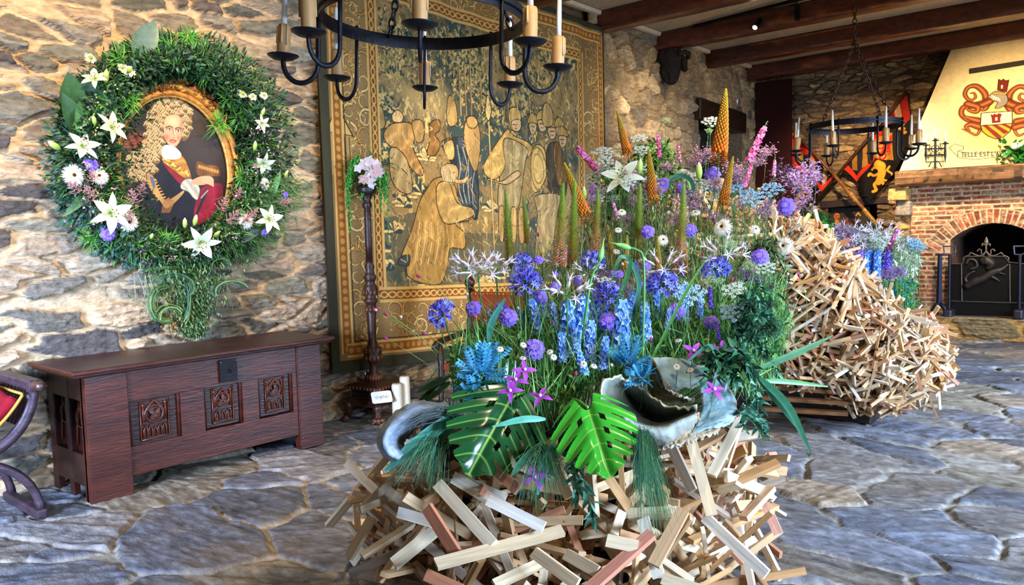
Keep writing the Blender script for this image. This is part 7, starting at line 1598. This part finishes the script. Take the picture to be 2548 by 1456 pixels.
# ================================================================ TORCHERE BOUQUET
tb=np.array((tx,ty,zt_(470))); bq=thing('bouquet','bouquet of pale pink blooms with trailing green amaranth, on top of the torchere','bouquet',tuple(tb))
dB=(tb-CAM)@FWD
b=MB(); R9=random.Random(90)
for i in range(26):
    x=924+R9.gauss(0,14); y=420+R9.gauss(0,14); c=atd(x,y,dB-.08-R9.uniform(0,.06)); cc=np.array(lin(R9.choice(['#f4e6df','#efd5cc','#f8efe6','#e2b8ae','#f3ddd2'])))
    d=nrm(CAM-c+np.array((R9.gauss(0,2.5),R9.gauss(0,2.5),R9.gauss(1,2)))); s_,u_,_=frame(d)
    for k in range(5): t=2*pi*k/5; b.leaf(c,d*.5+s_*math.cos(t)+u_*math.sin(t),d,.045,.036,cc*R9.uniform(.9,1.05),.5,.2,3)
b.build('pale_blooms',M_PETAL,bq,smooth=True)
def strand(name,pts,w):
    b=MB(); P_=spline([atd(x,y,dB-.05) for x,y in pts],8)
    for i,p in enumerate(P_):
        for k in range(7): b.ball(p+np.array([R9.gauss(0,w*(1-.6*i/len(P_))) for _ in range(3)]),.010*(1-.5*i/len(P_)),np.array(lin(R9.choice(['#3f9a30','#5ab840','#2f7a28'])))*R9.uniform(.8,1.1),5,3,sc=(1,1,1.5))
    b.tube(P_,.003,lin('#3f8a30'),5); return b.build(name,M_LEAF,bq,smooth=True)
for pts,w in (([(890,400),(872,430),(868,480),(872,575)],.016),([(885,410),(866,440),(862,520)],.014),([(905,470),(900,490)],.012),([(940,430),(947,460),(948,525)],.012),([(950,430),(963,460),(966,600)],.011),([(948,425),(957,450),(958,500)],.014),([(890,395),(878,415),(872,450)],.018)): strand('amaranth_tassel',pts,w)
cl=Cloud(); xy=np.stack([912+RG.normal(size=900)*26,440+RG.normal(size=900)*24],1); P=P3(xy,np.full(900,dB)+RG.uniform(-.05,.15,900)); cl.add(leafcloud(P,RG.normal(size=(900,3))+np.array([0,0,.2]),RG.uniform(.04,.13,900),RG.uniform(.003,.012,900),rcols(['#2f5a2a','#4a8a38','#1f3f20','#3f7a34'],900,RG),.6,seed=21))
o=cl.build('greenery',M_LEAF,bq); part('dish',lambda b:b.lathe([(.02,-.12),(.07,-.09),(.09,-.04),(.07,-.01)],tuple(tb+(0,0,.04)),lin('#17120e'),14),M_OAK,bq,smooth=True)
# mantel bouquet at the right picture edge
mq=at(2545,400,1,12.55); mb_=thing('bouquet','small white rose bouquet with round green leaves on the right of the mantel beam','bouquet',tuple(mq))
b=MB(); 
for i in range(12): c=mq+np.array((R9.gauss(.03,.09),R9.gauss(-.1,.03),R9.gauss(.18,.07))); b.ball(c,.045,lin('#f4efe4'),8,6); 
b.build('white_blooms',M_PETAL,mb_,smooth=True)
cl=Cloud(); P=mq+RG.normal(size=(160,3))*np.array((.10,.05,.07))+np.array((0,-.05,.1)); cl.add(leafcloud(P,RG.normal(size=(160,3)),.09,.07,rcols(['#2f7a2a','#3f9a38','#1f5a24'],160,RG),.3,seed=22)); cl.build('leaves',M_GLOSS,mb_,kind=None)
# ================================================================ WREATH AROUND THE PORTRAIT
WC=(438,392)
def ring_px(a,rho):   # angle (0=right, 90=up), rho 0 inner .. 1 outer
    ca,sa=math.cos(a),math.sin(a); ri=(132,188); ro=(300 if ca>0 else 308,(305 if sa>0 else 285))
    return WC[0]+ca*(ri[0]+(ro[0]-ri[0])*rho), WC[1]-sa*(ri[1]+(ro[1]-ri[1])*rho)
def WP(x,y,h): return at(x,y,0,XW+.10+h)
wr=thing('floral_wreath','large oval wreath of dark greenery, white lilies and pink blossoms, around the portrait','wreath',tuple(WP(438,392,0)))
part('straw_ring',lambda b:b.tube([WP(*ring_px(a,.5),.10) for a in np.linspace(0,2*pi,49)],.11,lin('#1c2a16'),10,cap=False),M_MATT,wr,smooth=True)
RW=np.random.RandomState(71)
def ringpts(n,lo=0,hi=1,amin=0,amax=2*pi,hm=.30):
    a=RW.uniform(amin,amax,n); rho=RW.beta(2.0,2.0,n)*(hi-lo)+lo; h=.05+hm*np.sin(pi*np.clip(rho,.03,.97))*RW.uniform(.45,1,n)
    P=np.array([WP(*ring_px(x,y),z) for x,y,z in zip(a,rho,h)]); O=np.stack([np.zeros(n)+.6,np.cos(a)*(rho-.35)*2,np.sin(a)*(rho-.35)*2],1); return P,O,a
def cloud_part(name,n,L,W,cols,lo=0,hi=1,a0=0,a1=360,curl=.4,hm=.3,rand=.7,seed=1):
    P,O,a=ringpts(n,lo,hi,math.radians(a0),math.radians(a1),hm); D=O+RW.normal(size=(n,3))*rand; c=Cloud(); c.add(leafcloud(P,D,RW.uniform(L*.7,L*1.3,n),RW.uniform(W*.8,W*1.2,n),rcols(cols,n,RW,.3)*.8,curl,up=np.array([1.,0,.3])+RW.normal(size=(n,3))*.4,seed=seed)); return c.build(name,M_LEAF,wr,kind='stuff')
cloud_part('dark_greenery',7500,.055,.016,['#1e4020','#2a5228','#16321a','#34602f','#24482a'],-.08,1.05,seed=1)
cloud_part('eucalyptus',1800,.05,.02,['#33604a','#41705a','#264c3a','#4a7a58'],.05,1.12,20,160,seed=2)
cloud_part('eucalyptus',700,.05,.022,['#4a7560','#5a8a70','#3a6450'],.3,1.15,165,250,seed=3)
cloud_part('dark_greenery',2200,.06,.018,['#1e4020','#2a5a2c','#173a1c','#34602f'],-.30,.25,100,280,seed=14)
cloud_part('fern_leaves',2600,.07,.007,['#3f8a2c','#58a838','#2f7024','#74bb48'],-.02,1.1,seed=4,rand=.9)
cloud_part('fern_leaves',1100,.08,.007,['#5a9a40','#78b050','#467f36'],.3,1.3,300,350,seed=5,rand=.8)
cloud_part('pink_waxflower',1300,.018,.012,['#c89aa8','#b888a0','#dcb4b8','#a07890'],.55,1.12,205,335,seed=6)
cloud_part('pink_waxflower',260,.018,.014,['#d88aa8','#e6a8bc','#f0c4c8'],.1,.9,150,225,seed=7,hm=.36); cloud_part('pink_waxflower',260,.018,.014,['#d88aa8','#e6a8bc','#f0c4c8'],.1,.9,300,380,seed=8,hm=.36)
cloud_part('yellow_sprigs',420,.016,.011,['#d8d870','#e8e4a0','#b8c850'],0,.8,120,215,seed=9,hm=.34); cloud_part('yellow_sprigs',260,.016,.011,['#d8d870','#e8e4a0','#b8c850'],0,.8,250,330,seed=10,hm=.34)
# feathery bright tufts
q=random.Random(72)
for (x,y,n) in ((415,120,60),(455,150,60),(500,140,60),(470,95,50),(300,150,50),(330,250,60),(545,310,60),(570,250,50),(600,290,60),(235,310,60),(200,330,40),(625,480,60),(560,560,50),(600,440,50),(300,520,50),(410,600,60),(520,620,60),(230,590,40),(350,130,40),(650,510,50),(505,180,50),(280,230,50)):
    b=MB(); c=WP(x,y,.22)
    for k in range(n):
        d=np.array((q.uniform(.1,1),q.gauss(0,.8),q.gauss(0,.8))); b.leaf(c+np.array([0,q.gauss(0,.02),q.gauss(0,.02)]),d,(1,0,.3),q.uniform(.07,.13),.007,np.array(lin(q.choice(['#3f8f2a','#58a838','#2f7524','#6ab844'])))*q.uniform(.8,1.1),.5,.2,3)
    b.build('feathery_tuft',M_LEAF,wr,smooth=True)
# big broad leaves
for (x,y,x2,y2,w,c) in ((335,140,384,66,.16,'#5f7a66'),(175,270,180,200,.16,'#3f6a3c'),(190,330,172,250,.13,'#35603a'),(215,300,262,240,.12,'#2f5a34'),(200,280,240,190,.12,'#35663a'),(250,290,260,240,.10,'#4a7a4c'),(270,240,275,290,.10,'#3f7a44'),(230,250,205,300,.14,'#4a8050'),(255,205,300,210,.07,'#234a2a'),(570,600,640,575,.10,'#2a4a38'),(660,510,700,440,.06,'#5f9a50'),(610,410,660,400,.05,'#4a8a44'),(230,470,180,520,.06,'#4f7a50')):
    A,B=WP(x,y,.22),WP(x2,y2,.34); part('broad_leaf',lambda b:b.leaf(A,B-A,(1,0,.2),np.linalg.norm(B-A)*1.15,w,lin(c),.25,.35,8),M_LEAF,wr,smooth=True)
def wflower(parts_,x,y,s,d=(1,0,.1),h=.34,jit=.35):
    P=WP(x,y,h); dd=nrm(np.array(d)+np.array([q.uniform(-jit,jit) for _ in range(3)])+.5*nrm(CAM-P)); return bloom(wr,parts_,P,dd,s,q.uniform(0,6))
for (x,y,s,d) in ((268,322,1.0,(1,.5,.3)),(203,372,.95,(1,.2,.9)),(270,532,1.2,(1,-.1,.1)),(497,597,1.2,(1,.1,-.2)),(652,402,.8,(1,.4,-.5)),(664,547,1.0,(1,.5,0)),(648,306,.6,(1,0,-.6)),(240,205,.8,(.4,0,1))):
    o=wflower([('lily_petals','lily'),('lily_stamens','stamens')],x,y,s,d); 
    if o: pass
for (x,y,s,d) in ((262,208,1.1,(.2,0,1)),(150,372,1.15,(.3,-1,.5)),(236,312,.8,(.3,-.3,1)),(460,568,.95,(.3,0,1)),(483,562,1.0,(.3,.1,1)),(375,595,.7,(.5,0,.6)),(633,376,.9,(.3,0,1)),(708,440,.7,(.3,.4,1)),(530,590,.8,(.4,.6,.6)),(650,290,.8,(.3,.2,1))): wflower([('lily_bud','lily_bud')],x,y,s,d,jit=.1)
for (x,y,s,d) in ((184,436,1.1,(1,0,0)),(247,438,.9,(1,-.2,.6)),(320,553,1.05,(1,0,0)),(612,550,1.0,(1,.1,0)),(661,458,.8,(1,.8,0))): wflower([('daisy_petals','gerbera'),('daisy_centre','centre')],x,y,s*1.35,d,jit=.15)
for (x,y,s,d) in ((226,411,1.15,(1,0,0)),(270,582,1.2,(1,0,0)),(660,580,.7,(1,.4,-.8)),(713,485,.7,(1,1,0)),(290,560,.6,(1,0,0))): wflower([('scabiosa','scabious')],x,y,s*1.1,d,jit=.15)
for (x,y,s) in ((222,148,1.0),(318,180,1.2),(600,238,1.1),(628,244,.9),(655,240,.9),(300,170,.8)): wflower([('ornithogalum','ornithogalum')],x,y,s*1.1,(.8,0,.6))
for (x,y,a,s) in ((205,480,.9,1.1),(240,500,.8,1.2),(230,460,.2,.9),(335,520,.2,1.2),(330,560,.3,1.0),(345,490,-.1,.9),(545,530,-.2,1.1),(600,555,-.9,1.2),(585,500,-.3,.9),(640,420,.9,.6),(690,510,-1.2,.9),(560,560,-.6,1.1)): wflower([('astilbe','astilbe')],x,y,s*.9,(.5,-math.sin(a),math.cos(a)),jit=.1)
# trailing tail of grass loops and hanging sprigs
RT=np.random.RandomState(73)
def loop(x,y,rx,ry,a0,a1,n,cols):
    b=MB()
    for k in range(n):
        s=q.uniform(.7,1.1); c=np.array(lin(q.choice(cols)))*q.uniform(.8,1.15); h=q.uniform(.12,.28); dx=q.gauss(0,4); b.tube([WP(x+dx+rx*s*math.cos(t),y-ry*s*math.sin(t),h) for t in np.linspace(a0,a1,10)],.0028,c,4,cap=False)
    b.build('grass_loop',M_LEAF,wr,smooth=True)
GG=['#5f8a4a','#86a860','#3f6a48','#a0bc70','#4a7a68']
for a in ((420,680,62,16,2.9,.1,26),(430,715,55,34,2.6,-.6,30),(415,755,40,48,1.5,5.0,26),(455,745,20,60,-1.2,1.6,18),(540,665,30,26,3.4,.2,26),(575,725,45,28,3.6,.4,10),(420,790,34,30,.4,3.4,16)): loop(*a[:4],a[4],a[5],a[6],GG)
n=2600; t=RT.uniform(0,1,n)**.8; x=468+RT.normal(size=n)*(46*(1-t)+13)+12*t; y=640+t*195; P=np.array([WP(a,b_,.10+.16*(1-c)*abs(math.sin(i*1.7))+.05) for i,(a,b_,c) in enumerate(zip(x,y,t))])
c=Cloud(); c.add(leafcloud(P,RT.normal(size=(n,3))*.5+np.array([.5,0,-1.]),RT.uniform(.02,.045,n),RT.uniform(.009,.016,n),rcols(['#4a6e38','#628a48','#2f4f2a','#7c9c58','#3a5a40'],n,RT,.3),.5,seed=31)); c.build('trailing_sprigs',M_LEAF,wr)
b=MB()
for k in range(26):
    x0=q.uniform(400,520); L=q.uniform(60,150); y0=q.uniform(660,720); x1=x0+q.uniform(-20,30); b.tube([WP(x0,y0,.2),WP((x0+x1)/2+q.uniform(-6,6),y0+L*.5,.16),WP(x1,min(y0+L,852),.12)],.0022,np.array(lin('#7a9a50'))*q.uniform(.7,1.1),4)
for k in range(14):
    x0=q.uniform(330,380) if k%2 else q.uniform(540,560); b.tube([WP(x0,680,.15),WP(x0+q.uniform(-8,20),730,.1),WP(x0+q.uniform(-12,30),q.uniform(740,790),.08)],.0018,lin('#b8c090'),4)
b.build('hanging_stems',M_LEAF,wr,smooth=True)
b=MB()
for k in range(260): b.ball(WP(q.gauss(435,14),q.choice([q.gauss(740,14),q.gauss(800,14)]),q.uniform(.12,.2)),.007,np.array(lin('#a87a38'))*q.uniform(.6,1.2),5,3)
b.build('seed_heads',M_MATT,wr)['kind']='stuff'
